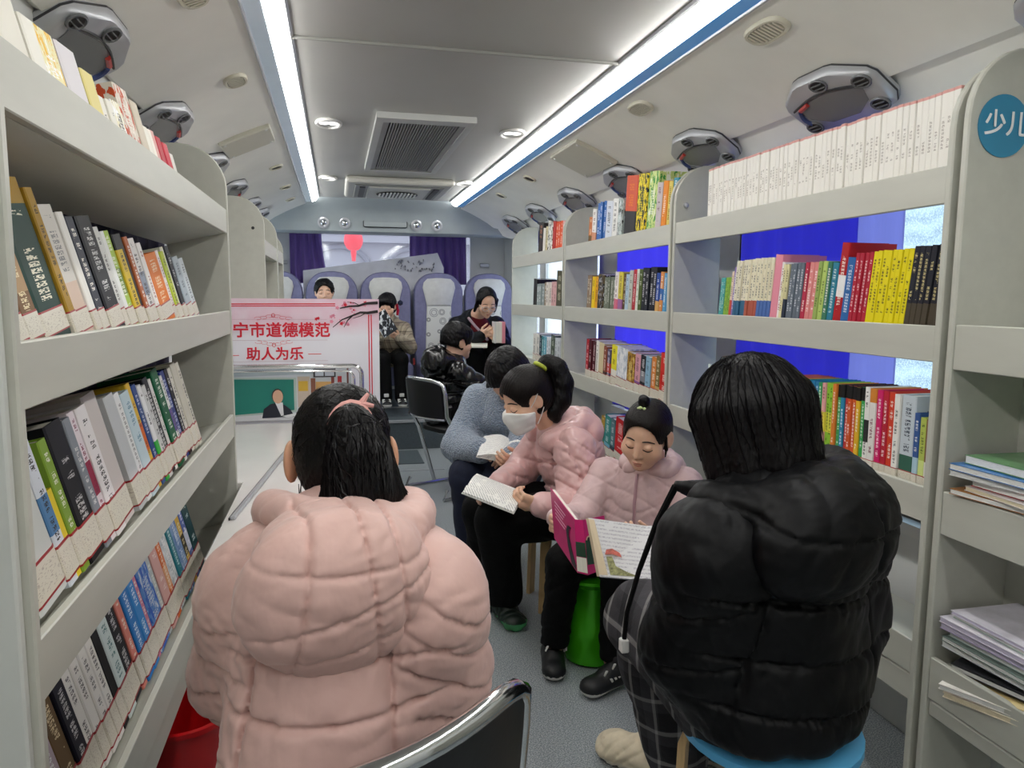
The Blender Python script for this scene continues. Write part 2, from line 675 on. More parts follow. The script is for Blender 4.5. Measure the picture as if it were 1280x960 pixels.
WIN = [(1.46, 2.75, 0.64, 1.72), (3.05, 4.06, 0.64, 1.72), (4.4, 5.65, 0.64, 1.72)]
wall_with_hole('wall_right', 'x', XR, 0.05, Y0, 5.8, 0, ZC + 0.03, WIN, M_wall)
wall_with_hole('wall_left', 'x', XL - 0.05, 0.05, Y0, 5.8, 0, ZC + 0.03, [], M_wall)
XL2, XR2 = -0.80, 1.72               # the bus is wider at the rear platform
wall_with_hole('wall_right_rear', 'x', XR2, 0.05, 5.8, Y1, 0, ZC + 0.03, [(6.1, 7.1, 0.9, 1.70)], M_wall)
wall_with_hole('wall_left_rear', 'x', XL2 - 0.05, 0.05, 5.8, Y1, 0, ZC + 0.03, [(6.0, 7.2, 0.9, 1.7)], M_wall)
for _a, _b, _n in ((XL2, XL - 0.05, 'wall_left_jog'), (XR + 0.05, XR2, 'wall_right_jog')):
    m = MB(); m.box(_a, _b, 5.76, 5.8, 0, ZC + 0.03); struct(m.build(_n, M_wall))
wall_with_hole('wall_rear', 'y', Y1, 0.05, XL2, XR2, 0, ZC + 0.03, [(-0.40, 1.36, 1.25, 1.90)], mat('light_rear_wall', 'e6e8e6', 0.5, var=0.02))
wall_with_hole('wall_front', 'y', Y0 - 0.05, 0.05, XL, XR, 0, ZC + 0.03, [], M_wall)

# window panes
def glass_mat(name, col, frost, sparkle=0.0):
    t = NT(name)
    t.t.nodes.remove(t.b)
    tr = t.n('ShaderNodeBsdfTransparent'); tr.inputs[0].default_value = (0.92, 0.96, 0.97, 1)
    gl = t.n('ShaderNodeBsdfGlossy'); gl.inputs['Roughness'].default_value = 0.05
    tl = t.n('ShaderNodeBsdfTranslucent'); tl.inputs[0].default_value = col + (1,)
    if sparkle:
        nz = t.noise(220, 2, t.coord(), 0.8)
        bandn = t.n('ShaderNodeTexWave'); bandn.bands_direction = 'Z'; bandn.inputs['Scale'].default_value = 6; bandn.inputs['Distortion'].default_value = 6
        t.l(t.coord(), bandn.inputs[0])
        cc = t.ramp(nz, [(0.36, hx('94a6b2')), (0.52, hx('b4c6d0')), (0.64, hx('e0eaee'))])
        cc = t.mix(t.math('MULTIPLY', bandn.outputs[1], 0.35), cc, hx('dff0fb'))
        t.l(cc, tl.inputs[0])
    a = t.n('ShaderNodeMixShader'); a.inputs[0].default_value = frost
    t.l(tr.outputs[0], a.inputs[1]); t.l(tl.outputs[0], a.inputs[2])
    b = t.n('ShaderNodeMixShader'); b.inputs[0].default_value = 0.03
    t.l(a.outputs[0], b.inputs[1]); t.l(gl.outputs[0], b.inputs[2])
    t.l(b.outputs[0], t.out.inputs[0])
    return t.m
M_frost = glass_mat('frosted_sparkle_film', hx('bcd8ec'), 0.85, 1.0)
M_pane = glass_mat('window_glass', (0.85, 0.9, 0.95), 0.25)
M_rear = glass_mat('hazy_rear_glass', (0.80, 0.78, 0.86), 0.12)
M_rubber = mat('black_window_rubber', '15161a', 0.6, var=0)
for i, (y0, y1, z0, z1) in enumerate(WIN):
    m = MB(); m.box(XR + 0.02, XR + 0.026, y0, y1, z0, z1)
    w = struct(m.build('window_%d' % (i + 1), M_frost if i == 0 else M_pane))
    m = MB()
    for p in ((y0, z0, y1, z0), (y0, z1, y1, z1), (y0, z0, y0, z1), (y1, z0, y1, z1)):
        m.box(XR + 0.0, XR + 0.015, min(p[0], p[2]) - 0.01, max(p[0], p[2]) + 0.01, min(p[1], p[3]) - 0.01, max(p[1], p[3]) + 0.01)
    m.build('frame', M_wall, w)
    m = MB(); m.box(XR - 0.04, XR, y0, y1, z0 - 0.045, z0 - 0.012)
    m.build('sill', M_white, w)
m = MB(); m.box(-0.40, 1.36, Y1 + 0.02, Y1 + 0.026, 1.25, 1.90)
w = struct(m.build('window_5', M_rear))
m = MB(); m.box(XL2 - 0.03, XL2 - 0.024, 6.0, 7.2, 0.9, 1.7)
w6b = MB(); w6b.box(XR2 + 0.02, XR2 + 0.026, 6.1, 7.1, 0.9, 1.7); struct(w6b.build('window_4', M_pane))
struct(m.build('window_6', M_pane))

# curtains on the windows
def curtain_mat(name, col, tl, fac):
    t = NT(name)
    nz = t.noise(6, 3, t.mapping(t.coord(), (30, 30, 1.5)))
    t.l(t.ramp(nz, [(0.2, tuple(c * 0.75 for c in col)), (0.8, col)]), t.b.inputs['Base Color'])
    t.b.inputs['Roughness'].default_value = 0.85
    t.b.inputs['Sheen Weight'].default_value = 0.3
    x = t.n('ShaderNodeBsdfTranslucent'); x.inputs[0].default_value = tl + (1,)
    mx = t.n('ShaderNodeMixShader'); mx.inputs[0].default_value = fac
    t.l(t.b.outputs[0], mx.inputs[1]); t.l(x.outputs[0], mx.inputs[2]); t.l(mx.outputs[0], t.out.inputs[0])
    return t.m
M_curt = curtain_mat('purple_curtain', hx('6a60b8'), hx('8c84f4'), 0.7)
M_curtpale = curtain_mat('thin_violet_curtain', hx('b0acdc'), hx('d4d0ff'), 0.75)
M_curtdark = curtain_mat('dark_purple_curtain', hx('8468b8'), hx('6a58b8'), 0.15)

def curtain(name, axis, pos, a0, a1, z0, z1, waves, amp, m_, label, flare=0.0, grp='purple curtains'):
    mb = MB()
    n = max(16, int(waves * 10))
    def f(u, v):
        a = a0 + (a1 - a0) * u
        z = z0 + (z1 - z0) * v
        d = amp * math.sin(u * waves * 2 * math.pi + 0.6 * math.sin(5 * u + 3 * v)) * (0.55 + 0.45 * (1 - v))
        a += flare * (1 - v) ** 2 * (u)
        return (pos + d, a, z) if axis == 'x' else (a, pos + d, z)
    mb.grid(n, 10, f)
    return tag(mb.build(name, m_, smooth=True, solid=0.003), label, 'curtain', grp)
curtain('curtain', 'x', XR - 0.03, 2.02, 2.70, 0.66, 1.74, 5, 0.012, M_curt, 'backlit blue violet curtain on the window behind the bob-haired reader')
curtain('curtain', 'x', XR - 0.03, 1.83, 2.02, 0.66, 1.74, 2, 0.008, M_curtpale, 'thin pale violet curtain edge next to the sparkling frosted window film')
curtain('curtain', 'x', XR - 0.03, 3.1, 4.04, 0.64, 1.74, 5, 0.012, M_curt, 'backlit blue curtain behind the bookcase above the smallest girl')
curtain('curtain', 'x', XR - 0.03, 4.38, 5.05, 0.64, 1.74, 5, 0.012, M_curt, 'blue curtain behind the bookcase nearest the rear seats')
curtain('curtain', 'x', XR2 - 0.03, 6.32, 6.75, 0.75, 1.80, 4, 0.014, M_curt, 'narrow violet side curtain between last bookcase and rear seats')
curtain('curtain', 'y', Y1 - 0.05, -0.43, -0.13, 1.36, 1.875, 4, 0.028, M_curtdark, 'gathered dark purple curtain on the rear window nearer the table side', 0.07)
curtain('curtain', 'y', Y1 - 0.05, 0.735, 1.31, 1.36, 1.895, 7, 0.028, M_curtdark, 'wide gathered dark purple curtain on the rear window behind the empty seat')

# ceiling fittings
M_grille = mat('grey_grille_slats', '8d8d8b', 0.4, 0.2, var=0.03)
ob = thing('air_return_grille', 'large square slatted air return grille in the ceiling', 'vent', (0.43, 4.3, ZC - 0.002))
m = MB()
gx0, gx1, gy0, gy1 = 0.195, 0.655, 3.55, 5.06
for b in ((gx0, gx1, gy0, gy0 + 0.09), (gx0, gx1, gy1 - 0.04, gy1), (gx0, gx0 + 0.035, gy0 + 0.09, gy1 - 0.04), (gx1 - 0.035, gx1, gy0 + 0.09, gy1 - 0.04)):
    m.box(b[0], b[1], b[2], b[3], ZC - 0.028, ZC)
m.build('frame', mat('pale_grille_frame', 'b6b8b6', 0.35, var=0.02), ob)
m = MB(); m.box(gx0 + 0.035, gx1 - 0.035, gy0 + 0.09, gy1 - 0.04, ZC - 0.006, ZC)
m.build('backing', M_black, ob)
for k in range(24):
    m = MB()
    x = gx0 + 0.075 + k * (gx1 - gx0 - 0.15) / 23
    m.hexa([(x - 0.004, gy0 + 0.1, ZC - 0.022), (x + 0.004, gy0 + 0.1, ZC - 0.022), (x + 0.004, gy1 - 0.05, ZC - 0.022), (x - 0.004, gy1 - 0.05, ZC - 0.022),
            (x - 0.001, gy0 + 0.1, ZC - 0.008), (x + 0.007, gy0 + 0.1, ZC - 0.008), (x + 0.007, gy1 - 0.05, ZC - 0.008), (x - 0.001, gy1 - 0.05, ZC - 0.008)])
    m.build('slat', M_grille, ob)
m = MB()
for x in (gx0 + 0.05, gx1 - 0.05):
    m.box(x - 0.014, x + 0.014, gy0 + 0.09, gy1 - 0.04, ZC - 0.022, ZC - 0.006)
m.build('side_rail', M_grille, ob)

ob = thing('ceiling_fan_unit', 'rounded ceiling fan unit with round grille behind the square grille', 'vent', (0.48, 5.85, ZC - 0.002))
m = MB(); m.box(0.08, 0.85, 5.44, 6.30, ZC - 0.05, ZC)
m.build('housing', mat('warm_grey_housing', 'b4b3ac', 0.4, var=0.02), ob, bevel=0.03, seg=3)
m = MB(); m.box(0.145, 0.785, 5.52, 6.2, ZC - 0.058, ZC - 0.045)
m.build('recess', mat('grey_recess', '7f807d', 0.4, var=0.02), ob, bevel=0.01)
m = MB(); m.box(0.24, 0.69, 5.55, 6.17, ZC - 0.066, ZC - 0.05)
m.build('fan_plate', mat('warm_grey_plate', 'b8b8b0', 0.4, var=0.02), ob, bevel=0.012)
m = MB(); m.lathe([(0.155, 0), (0.155, 0.004)], (0.465, 5.86, ZC - 0.072), 24)
m.build('fan_opening', M_black, ob)
for k in range(11):
    x = 0.465 - 0.13 + k * 0.026
    hw = math.sqrt(max(0.0, 0.15 ** 2 - (x - 0.465) ** 2))
    m = MB(); m.box(x - 0.006, x + 0.006, 5.86 - hw, 5.86 + hw, ZC - 0.08, ZC - 0.07)
    m.build('slat', M_white, ob)
m = MB()
for x in (0.20, 0.73):
    m.box(x - 0.02, x + 0.02, 5.58, 6.12, ZC - 0.066, ZC - 0.056)
m.build('side_slot', M_dark, ob)

M_lens = emis('downlight_lens', (1, 0.98, 0.94), 1.0)
for x, y, lab in ((-0.018, 3.84, 'twin ceiling downlight on the table side of the square grille'), (0.887, 3.83, 'twin ceiling downlight on the bookcase side of the square grille'),
                  (-0.04, 5.6, 'twin ceiling downlight on the table side of the fan unit'), (0.93, 5.56, 'twin ceiling downlight on the bookcase side of the fan unit')):
    ob = thing('downlight', lab, 'ceiling light', (x, y, ZC - 0.001), 'ceiling downlights')
    m = MB()
    m.tube([(x + 0.056 * math.cos(t), y + 0.095 * math.sin(t), ZC - 0.004) for t in np.linspace(0, 6.283, 25)[:-1]], 0.009, 6, True)
    m.build('ring', M_white, ob, smooth=True)
    m = MB(); m.loft([[(x + r * math.cos(t), y + 1.7 * r * math.sin(t), ZC - z) for t in np.linspace(0, 6.283, 25)[:-1]] for r, z in ((0.053, 0.003), (0.03, 0.002))])
    m.build('reflector', M_silver, ob, smooth=True)
    for s in (-1, 1):
        m = MB(); m.lathe([(0.026, 0), (0.02, -0.006), (0.008, -0.008)], (x + s * 0.022, y, ZC - 0.003), 12)
        m.build('lamp', M_lens, ob, smooth=True)
for x, lab in ((-0.096, 'first'), (0.087, 'second'), (0.719, 'third'), (0.905, 'fourth')):
    ob = thing('spotlight', '%s small round spotlight on the rear bulkhead counting from the table side' % lab, 'ceiling light', (x, 6.89, ZC - 0.22), 'bulkhead spotlights')
    c = (x, 6.897, ZC - 0.198)
    m = MB(); m.lathe([(0.05, 0), (0.05, 0.012), (0.036, 0.016), (0.032, 0.006)], c, 16, axis=(0, -1, -0.15))
    m.build('ring', M_silver, ob, smooth=True)
    m = MB(); m.lathe([(0.03, 0.004), (0.022, 0.016), (0.008, 0.02)], c, 12, axis=(0, -1, -0.15))
    m.build('lens', M_chrome, ob, smooth=True)

# fittings on the side ducts. duct frame: across (outwards+down), along y, normal (down+inwards)
def duct_pt(sgn, c):
    pts = [(0.112, ZC - 0.052), (0.20, ZC - 0.085), (0.30, ZC - 0.128), (0.40, ZC - 0.180), (0.455, ZC - 0.216)]
    for (c0, z0), (c1, z1) in zip(pts[:-1], pts[1:]):
        if c <= c1 or c1 == 0.455:
            t = (c - c0) / (c1 - c0)
            z = z0 + (z1 - z0) * t
            x = (0.996 if sgn > 0 else -0.127)
            u = Vector((sgn * (c1 - c0), 0, z1 - z0)).normalized()
            nn = Vector((-sgn * abs(u.z), 0, -abs(u.x)))
            return Vector((x + sgn * c, 0, z)), u, nn
M_vent = mat('cream_vent_bezel', 'cfcbb8', 0.4, var=0.02)
M_slot = mat('vent_slot_grey', '33332e', 0.6, var=0)
def oval_vent(sgn, y, c, ln, wd, label, slats=True):
    p, u, nn = duct_pt(sgn, c)
    p = p + Vector((0, y, 0))
    ob = thing('oval_vent', label, 'vent', p, 'oval vents along the side ducts')
    Yv = Vector((0, 1, 0))
    def el(a, b, hgt, n=20):
        out = []
        for k in range(n):
            t = 2 * math.pi * k / n
            ct, st = math.cos(t), math.sin(t)
            ex = lambda v: math.copysign(abs(v) ** 0.75, v)
            out.append(p + Yv * (a * ex(ct)) + u * (b * ex(st)) + nn * hgt)
        return out
    m = MB(); m.loft([el(ln, wd, -0.004), el(ln, wd, 0.004), el(ln * 0.93, wd * 0.9, 0.011), el(ln * 0.83, wd * 0.74, 0.011), el(ln * 0.81, wd * 0.71, 0.005)])
    m.build('bezel', M_vent, ob, smooth=True)
    m = MB(); m.loft([el(ln * 0.81, wd * 0.71, 0.004), el(ln * 0.81, wd * 0.71, 0.0055)])
    m.build('opening', M_slot, ob)
    if slats:
        for k in range(slats):
            a = -ln * 0.68 + k * ln * 1.36 / (slats - 1)
            b = wd * 0.66 * math.sqrt(max(0.1, 1 - (a / (ln * 0.80)) ** 4))
            m = MB()
            q = p + Yv * a + nn * 0.006
            w = 0.0035
            m.hexa([q - Yv * w - u * b, q + Yv * w - u * b, q + Yv * w + u * b, q - Yv * w + u * b] + [v + nn * 0.005 for v in (q - Yv * w - u * b, q + Yv * w - u * b, q + Yv * w + u * b, q - Yv * w + u * b)])
            m.build('slat', M_vent, ob)
for y, c, L_, lab, sl in ((1.975, 0.19, 0.090, 'largest oval slatted vent, nearest on the blue strip side', 9), (2.87, 0.19, 0.080, 'second oval slatted vent on the blue strip side', 9),
                          (4.68, 0.205, 0.05, 'small oval vent beyond the square cover on the blue strip side', 0), (5.52, 0.205, 0.05, 'farthest small oval vent on the blue strip side', 0)):
    oval_vent(1, y, c, L_, 0.042, lab, sl)
for y, c, L_, lab, sl in ((2.07, 0.205, 0.088, 'oval slatted vent cut by the top edge above the long bookcase', 9), (2.86, 0.20, 0.066, 'oval mesh vent above the long bookcase', 7),
                          (4.69, 0.20, 0.05, 'small oval vent past the cover plate, table side', 0), (5.53, 0.20, 0.05, 'second small oval vent past the cover plate, table side', 0), (6.2, 0.205, 0.045, 'last small oval vent beside the bulkhead, table side', 0)):
    oval_vent(-1, y, c, L_, 0.042, lab, sl)
for sgn, y0, y1, lab in ((1, 3.57, 4.02, 'square cream cover plate on the duct above the far bookcases'), (-1, 3.62, 3.95, 'long cream cover plate on the duct past the long bookcase')):
    (p0, u, nn), (p1, _, _) = duct_pt(sgn, 0.15), duct_pt(sgn, 0.37)
    uu = (p1 - p0).normalized()
    nn = Vector((-sgn * abs(uu.z), 0, -abs(uu.x)))
    ob = thing('cover_plate', lab, 'panel', p0 + Vector((0, y0, 0)), 'duct cover plates')
    m = MB(); a, b = p0 + Vector((0, y0, 0)), p1 + Vector((0, y0, 0))
    m.prism([a - nn * 0.01, b - nn * 0.01, b + nn * 0.016, a + nn * 0.016], (0, y1 - y0, 0))
    m.build('plate', mat('cream_plate', 'c6c4b4', 0.4, var=0.02), ob, bevel=0.006)
    for yy in (y0 + 0.03, y1 - 0.03):
        for t in (0.1, 0.9):
            m = MB(); m.lathe([(0.008, 0.014), (0.007, 0.019)], p0.lerp(p1, t) + Vector((0, yy, 0)), 8, axis=nn)
            m.build('screw', M_white, ob)

# passenger service pods (air nozzles, lens) hanging at the duct edge
M_lensgrey = mat('grey_pod_lens', '6e7072', 0.25, var=0.03)
M_red = mat('red_plastic', 'b23a34', 0.35, var=0.03)
M_navy = mat('navy_plastic', '3c4a78', 0.35, var=0.03)
M_poddark = mat('pod_groove', '3a3b3e', 0.4, var=0)
def pod(sgn, y, label):
    x_in = 0.996 if sgn > 0 else -0.127
    c = Vector((x_in + sgn * 0.462, y, ZC - 0.228))
    u = Vector((sgn * 0.84, 0, -0.54)).normalized()
    nn = Vector((-sgn * 0.54, 0, -0.84)).normalized()
    Yv = Vector((0, 1, 0))
    ob = thing('service_pod', label, 'air outlet', c - nn * 0.01, 'passenger service pods')
    out = [(-0.20, -0.03), (-0.185, -0.055), (-0.09, -0.105), (-0.06, -0.11), (0.06, -0.11), (0.09, -0.105), (0.185, -0.055), (0.20, -0.03), (0.195, 0.055), (0.17, 0.085), (0.1, 0.10), (-0.1, 0.10), (-0.17, 0.085), (-0.195, 0.055)]
    P = lambda a, b, h: c + Yv * a + u * b + nn * h
    m = MB()
    m.loft([[P(a, b, -0.015) for a, b in out], [P(a, b, 0.008) for a, b in out], [P(a * 0.97, b * 0.95, 0.020) for a, b in out], [P(a * 0.93, b * 0.90, 0.026) for a, b in out]])
    m.build('shell', M_silver, ob, smooth=True)
    m = MB()
    m.loft([[P(a * 1.008, b * 1.01, -0.004) for a, b in out], [P(a * 1.008, b * 1.01, 0.001) for a, b in out]])
    m.build('gasket', M_poddark, ob)
    m = MB()
    arc = [(-0.15 + 0.3 * t, -0.015 - 0.028 * math.sin(math.pi * t)) for t in np.linspace(0, 1, 11)]
    m.poly([P(a, b, 0.0275) for a, b in arc] + [P(a, b, 0.0275) for a, b in [(0.13, 0.03), (0.06, 0.065), (-0.06, 0.065), (-0.13, 0.03)]])
    m.build('lens', M_lensgrey, ob)
    m = MB(); m.tube([P(a * 1.08, b - 0.006, 0.0275) for a, b in arc], 0.004, 5)
    m.build('groove', M_poddark, ob)
    m = MB(); m.tube([P(0.08 + 0.05 * t, -0.03 + 0.012 * t, 0.029) for t in (0, 1)], 0.008, 6)
    m.build('red_band', M_red, ob, smooth=True)
    m = MB(); m.tube([P(0.14 + 0.014 * math.sin(3 * t), -0.01 + 0.055 * t, 0.029) for t in np.linspace(0, 1, 6)], 0.007, 6)
    m.build('blue_band', M_navy, ob, smooth=True)
    for a, b in ((-0.02, -0.075), (0.15, 0.062), (-0.15, 0.058), (-0.165, -0.035)):
        m = MB()
        ring = [P(a + 0.032 * math.cos(t), b + 0.022 * math.sin(t), 0.028) for t in np.linspace(0, 6.283, 17)[:-1]]
        m.tube(ring, 0.004, 5, True)
        nz = m.build('nozzle', M_lensgrey, ob, smooth=True)
        m = MB(); m.poly([P(a + 0.03 * math.cos(t), b + 0.02 * math.sin(t), 0.0285) for t in np.linspace(0, 6.283, 17)[:-1]])
        m.build('nozzle_opening', M_black, nz)
        m = MB()
        for s in (-0.008, 0.006):
            m.hexa([P(a - 0.022, b + s, 0.029), P(a + 0.022, b + s, 0.029), P(a + 0.022, b + s + 0.003, 0.029), P(a - 0.022, b + s + 0.003, 0.029), P(a - 0.022, b + s, 0.033), P(a + 0.022, b + s, 0.033), P(a + 0.022, b + s + 0.003, 0.033), P(a - 0.022, b + s + 0.003, 0.033)])
        m.build('louver', M_lensgrey, nz)
ords = ['nearest', 'second', 'third', 'fourth', 'fifth', 'sixth', 'seventh']
for k, y in enumerate((1.2, 2.03, 2.87, 3.7, 4.53, 5.36, 6.15)):
    pod(1, y, 'silver oval service pod with air nozzles, %s along the blue strip side' % ords[k])
for k, y in enumerate((2.07, 2.95, 3.9, 4.73, 5.55, 6.2)):
    pod(-1, y, 'silver oval service pod with air nozzles, %s along the table side' % ords[k])
# ------------------------------------------------------------------ bookcases
M_shelf = mat('pale_grey_laminate', 'bebeb3', 0.4, var=0.025, nscale=4, stretch=(6, 1, 6))
M_shelfedge = mat('pale_edge_band', 'cacdc8', 0.4, var=0.02)
M_label_blue = mat('sign_blue', '2f86ac', 0.4, var=0.03)
M_paint_white = mat('sign_white', 'f2f4f4', 0.5, var=0)
BR, BL = 1.326, -0.371     # front planes of right and left cases
LV = [0.44, 0.815, 1.19, 1.545]   # tops of the front lips
def side_profile(front, back, ztop, r, n=7):
    s = 1 if back > front else -1
    pts = [(front, 0.0), (front, ztop - r)]
    for k in range(1, n + 1):
        t = math.pi / 2 * k / n
        pts.append((front + s * r * (1 - math.cos(t)), ztop - r + r * math.sin(t)))
    pts += [(back, ztop), (back, 0.0)]
    return pts
def bookcase(sgn, y0, y1, label, ztop=1.775, levels=LV, tilt=0.0, lip_h=0.083, backpanel=False, lean=0.0, panel_near=True, lip_top=None, tall_far=None):
    front = BR if sgn > 0 else BL
    back = front + sgn * 0.2
    ob = thing('bookcase', label, 'bookcase', (front + sgn * 0.12, (y0 + y1) / 2, 0))
    t = 0.018
    for yy, zt in ((y0, ztop), (y1 - t, tall_far or ztop)):
        m = MB(); m.prism([(x, yy, z) for x, z in side_profile(front - sgn * 0.004, back, zt, 0.15)], (0, t, 0))
        m.build('side_panel', M_shelf, ob, bevel=0.003)
    ya, yb = y0 + t, y1 - t
    for k, z in enumerate(levels):
        # sloping lip in front, board behind it
        m = MB()
        off = sgn * lean
        zb = z - lip_h
        m.prism([(front + off, ya, zb), (front, ya, z), (front + sgn * 0.014, ya, z), (front + sgn * 0.016 + off, ya, zb)], (0, yb - ya, 0))
        m.build('front_lip', M_shelf, ob, bevel=0.002)
        dz = -math.tan(tilt) * 0.185
        m = MB()
        zf = z - (0.066 if sgn < 0 and k == len(levels) - 1 else 0.022)
        m.prism([(front + sgn * 0.0145, ya, zf), (back, ya, zf + dz), (back, ya, zf + dz - 0.018), (front + sgn * 0.0145, ya, zf - 0.018)], (0, yb - ya, 0))
        m.build('shelf_board', M_shelf, ob)
    m = MB(); m.box(min(front + sgn * 0.004, front + sgn * 0.02), max(front + sgn * 0.004, front + sgn * 0.02), ya, yb, 0.285, levels[0] - lip_h - 0.004)
    m.build('base_panel', M_shelf, ob, bevel=0.004)
    m = MB(); m.box(min(front + sgn * 0.02, back), max(front + sgn * 0.02, back), ya, yb, 0.285, 0.30)
    m.build('base_board', M_shelf, ob)
    if backpanel:
        m = MB(); m.box(min(back, back - sgn * 0.006), max(back, back - sgn * 0.006), ya, yb, 0.3, levels[-1] - 0.04)
        m.build('back_panel', M_shelf, ob)
    return ob
TL = math.radians(13)
case_left = bookcase(-1, 0.987, 2.87, 'long grey laminate bookcase beside the pink-jacketed girl with ponytail', 1.765, tilt=TL)
case_l2 = bookcase(-1, 4.28, 5.20, 'grey bookcase beyond the poster board with round topped end panel', 1.765, backpanel=True)
bookcase(-1, 5.22, 5.75, 'farthest grey bookcase before the rear platform, table side', 1.70, backpanel=True)
case_r0 = bookcase(1, 0.10, 1.405, 'grey magazine bookcase whose end panel carries the round blue sign', 1.12, levels=[0.427, 0.82, 1.195], lip_h=0.10, tall_far=1.79, backpanel=True)
case_r1 = bookcase(1, 1.425, 2.835, 'grey bookcase with the long white series, behind the black puffer jacket')
case_r2 = bookcase(1, 2.855, 4.315, 'grey bookcase behind the smallest girl')
case_r3 = bookcase(1, 4.335, 5.685, 'grey bookcase closest to the rear seats on the window side')
# post at the near end of the left case (a wide pale board facing the camera)
m = MB(); m.prism([(x, 0.969, z) for x, z in side_profile(BL - 0.006, BL - 0.2, 1.765, 0.15)], (0, 0.017, 0))
m.build('end_board', M_shelfedge, case_left, bevel=0.003)
# nail caps
for y, z in ((2.83, 1.615),):
    m = MB(); m.lathe([(0.010, 0), (0.010, 0.012), (0.005, 0.015)], (1.365, y - 0.012, z), 10, axis=(0, -1, 0))
    m.build('peg', M_silver, case_r1, smooth=True)

m = MB(); m.lathe([(0.009, 0), (0.008, 0.004)], (-0.425, 4.281, 1.60), 10, axis=(0, -1, 0))
m.build('peg', M_dark, case_l2)
# round blue sign on the end panel
sg = thing('round_sign', 'round blue sign with white lettering on the bookcase end panel', 'sign', (1.41, 1.386, 1.565))
m = MB(); m.lathe([(0.066, 0), (0.066, 0.002)], (1.408, 1.386, 1.622), 40, axis=(0, -1, 0))
m.build('disc', M_label_blue, sg)
text('少儿', 0.056, (1.411, 1.3825, 1.623), R_FACE, M_paint_white, sg, bold=0.0015)

# added dark curtain-like sheet, standing in for shade behind the long bookcase
M_shadesheet = mat('dark_shade_sheet', '2c2a3c', 0.9, var=0.08, nscale=3, stretch=(20, 20, 1))
curtain('curtain', 'x', XL + 0.028, 0.9, 2.9, 0.3, 1.72, 14, 0.010, M_shadesheet, 'added dark sheet standing in for shade behind the long bookcase')
# ------------------------------------------------------------------ books
def book_mat():
    t = NT('book_cover')
    co = t.coord()
    sx = t.n('ShaderNodeSeparateXYZ'); t.l(co, sx.inputs[0])
    oi = t.n('ShaderNodeObjectInfo')
    def attr(nm, out):
        a = t.n('ShaderNodeAttribute', attribute_type='OBJECT', attribute_name=nm)
        return a.outputs[out]
    c2, c3 = attr('ink_a', 'Color'), attr('ink_b', 'Color')
    lay = t.n('ShaderNodeSeparateXYZ'); t.l(attr('layout', 'Vector'), lay.inputs[0])
    lay2 = t.n('ShaderNodeSeparateXYZ'); t.l(attr('layout_b', 'Vector'), lay2.inputs[0])
    z, x, y = sx.outputs[2], sx.outputs[0], sx.outputs[1]
    inband = t.math('MULTIPLY', t.math('GREATER_THAN', z, lay.outputs[0]), t.math('LESS_THAN', z, lay.outputs[1]))
    base = t.mix(inband, oi.outputs['Color'], c2)
    rnd = oi.outputs['Random']
    off = t.n('ShaderNodeCombineXYZ'); t.l(t.math('MULTIPLY', rnd, 37.0), off.inputs[0]); t.l(t.math('MULTIPLY', rnd, 91.0), off.inputs[2])
    add = t.n('ShaderNodeVectorMath', operation='ADD'); t.l(co, add.inputs[0]); t.l(off.outputs[0], add.inputs[1])
    # illustrated print (picture books): blotches of the two inks
    pic = t.noise(5.5, 3, add.outputs[0], 0.6)
    picm = t.math('MULTIPLY', t.math('GREATER_THAN', pic, 0.53), lay2.outputs[1])
    base = t.mix(picm, base, c2)
    pic2 = t.math('MULTIPLY', t.math('LESS_THAN', pic, 0.40), lay2.outputs[1])
    base = t.mix(pic2, base, c3)
    # lines of print on spine (upright characters) and cover
    char = t.noise(1.0, 1, t.mapping(add.outputs[0], (9.0, 9.0, 120.0)), 0.5)
    cell = t.math('LESS_THAN', t.math('FRACT', t.math('MULTIPLY', z, 24.0)), 0.74)
    row = t.math('MULTIPLY', cell, t.math('LESS_THAN', t.math('ABSOLUTE', x), 0.20))
    rng_ = t.math('MULTIPLY', t.math('GREATER_THAN', z, lay.outputs[2]), t.math('LESS_THAN', z, lay2.outputs[0]))
    onsp = t.math('LESS_THAN', y, 0.012)
    gap = t.noise(1.0, 1, t.mapping(add.outputs[0], (0.3, 0.3, 9.0)), 0.5)
    tx = t.math('MULTIPLY', t.math('MULTIPLY', t.math('MULTIPLY', t.math('GREATER_THAN', char, 0.47), t.math('GREATER_THAN', gap, 0.47)), row), t.math('MULTIPLY', rng_, onsp))
    base = t.mix(tx, base, c3)
    # a little print on the front cover
    cchar = t.noise(1.0, 1, t.mapping(add.outputs[0], (1.0, 30.0, 26.0)), 0.5)
    cin = t.math('MULTIPLY', t.math('GREATER_THAN', z, 0.66), t.math('MULTIPLY', t.math('LESS_THAN', z, 0.84), t.math('MULTIPLY', t.math('GREATER_THAN', y, 0.18), t.math('LESS_THAN', y, 0.36))))
    ct = t.math('MULTIPLY', t.math('MULTIPLY', t.math('GREATER_THAN', cchar, 0.54), cin), t.math('GREATER_THAN', t.math('ABSOLUTE', x), 0.47))
    base = t.mix(ct, base, c3)
    t.l(base, t.b.inputs['Base Color'])
    t.b.inputs['Roughness'].default_value = 0.5
    t.b.inputs['Specular IOR Level'].default_value = 0.25
    return t.m
M_book = book_mat()
M_paper = mat('book_paper', 'e9e5d8', 0.8, var=0.05, nscale=2, stretch=(90, 1, 1))
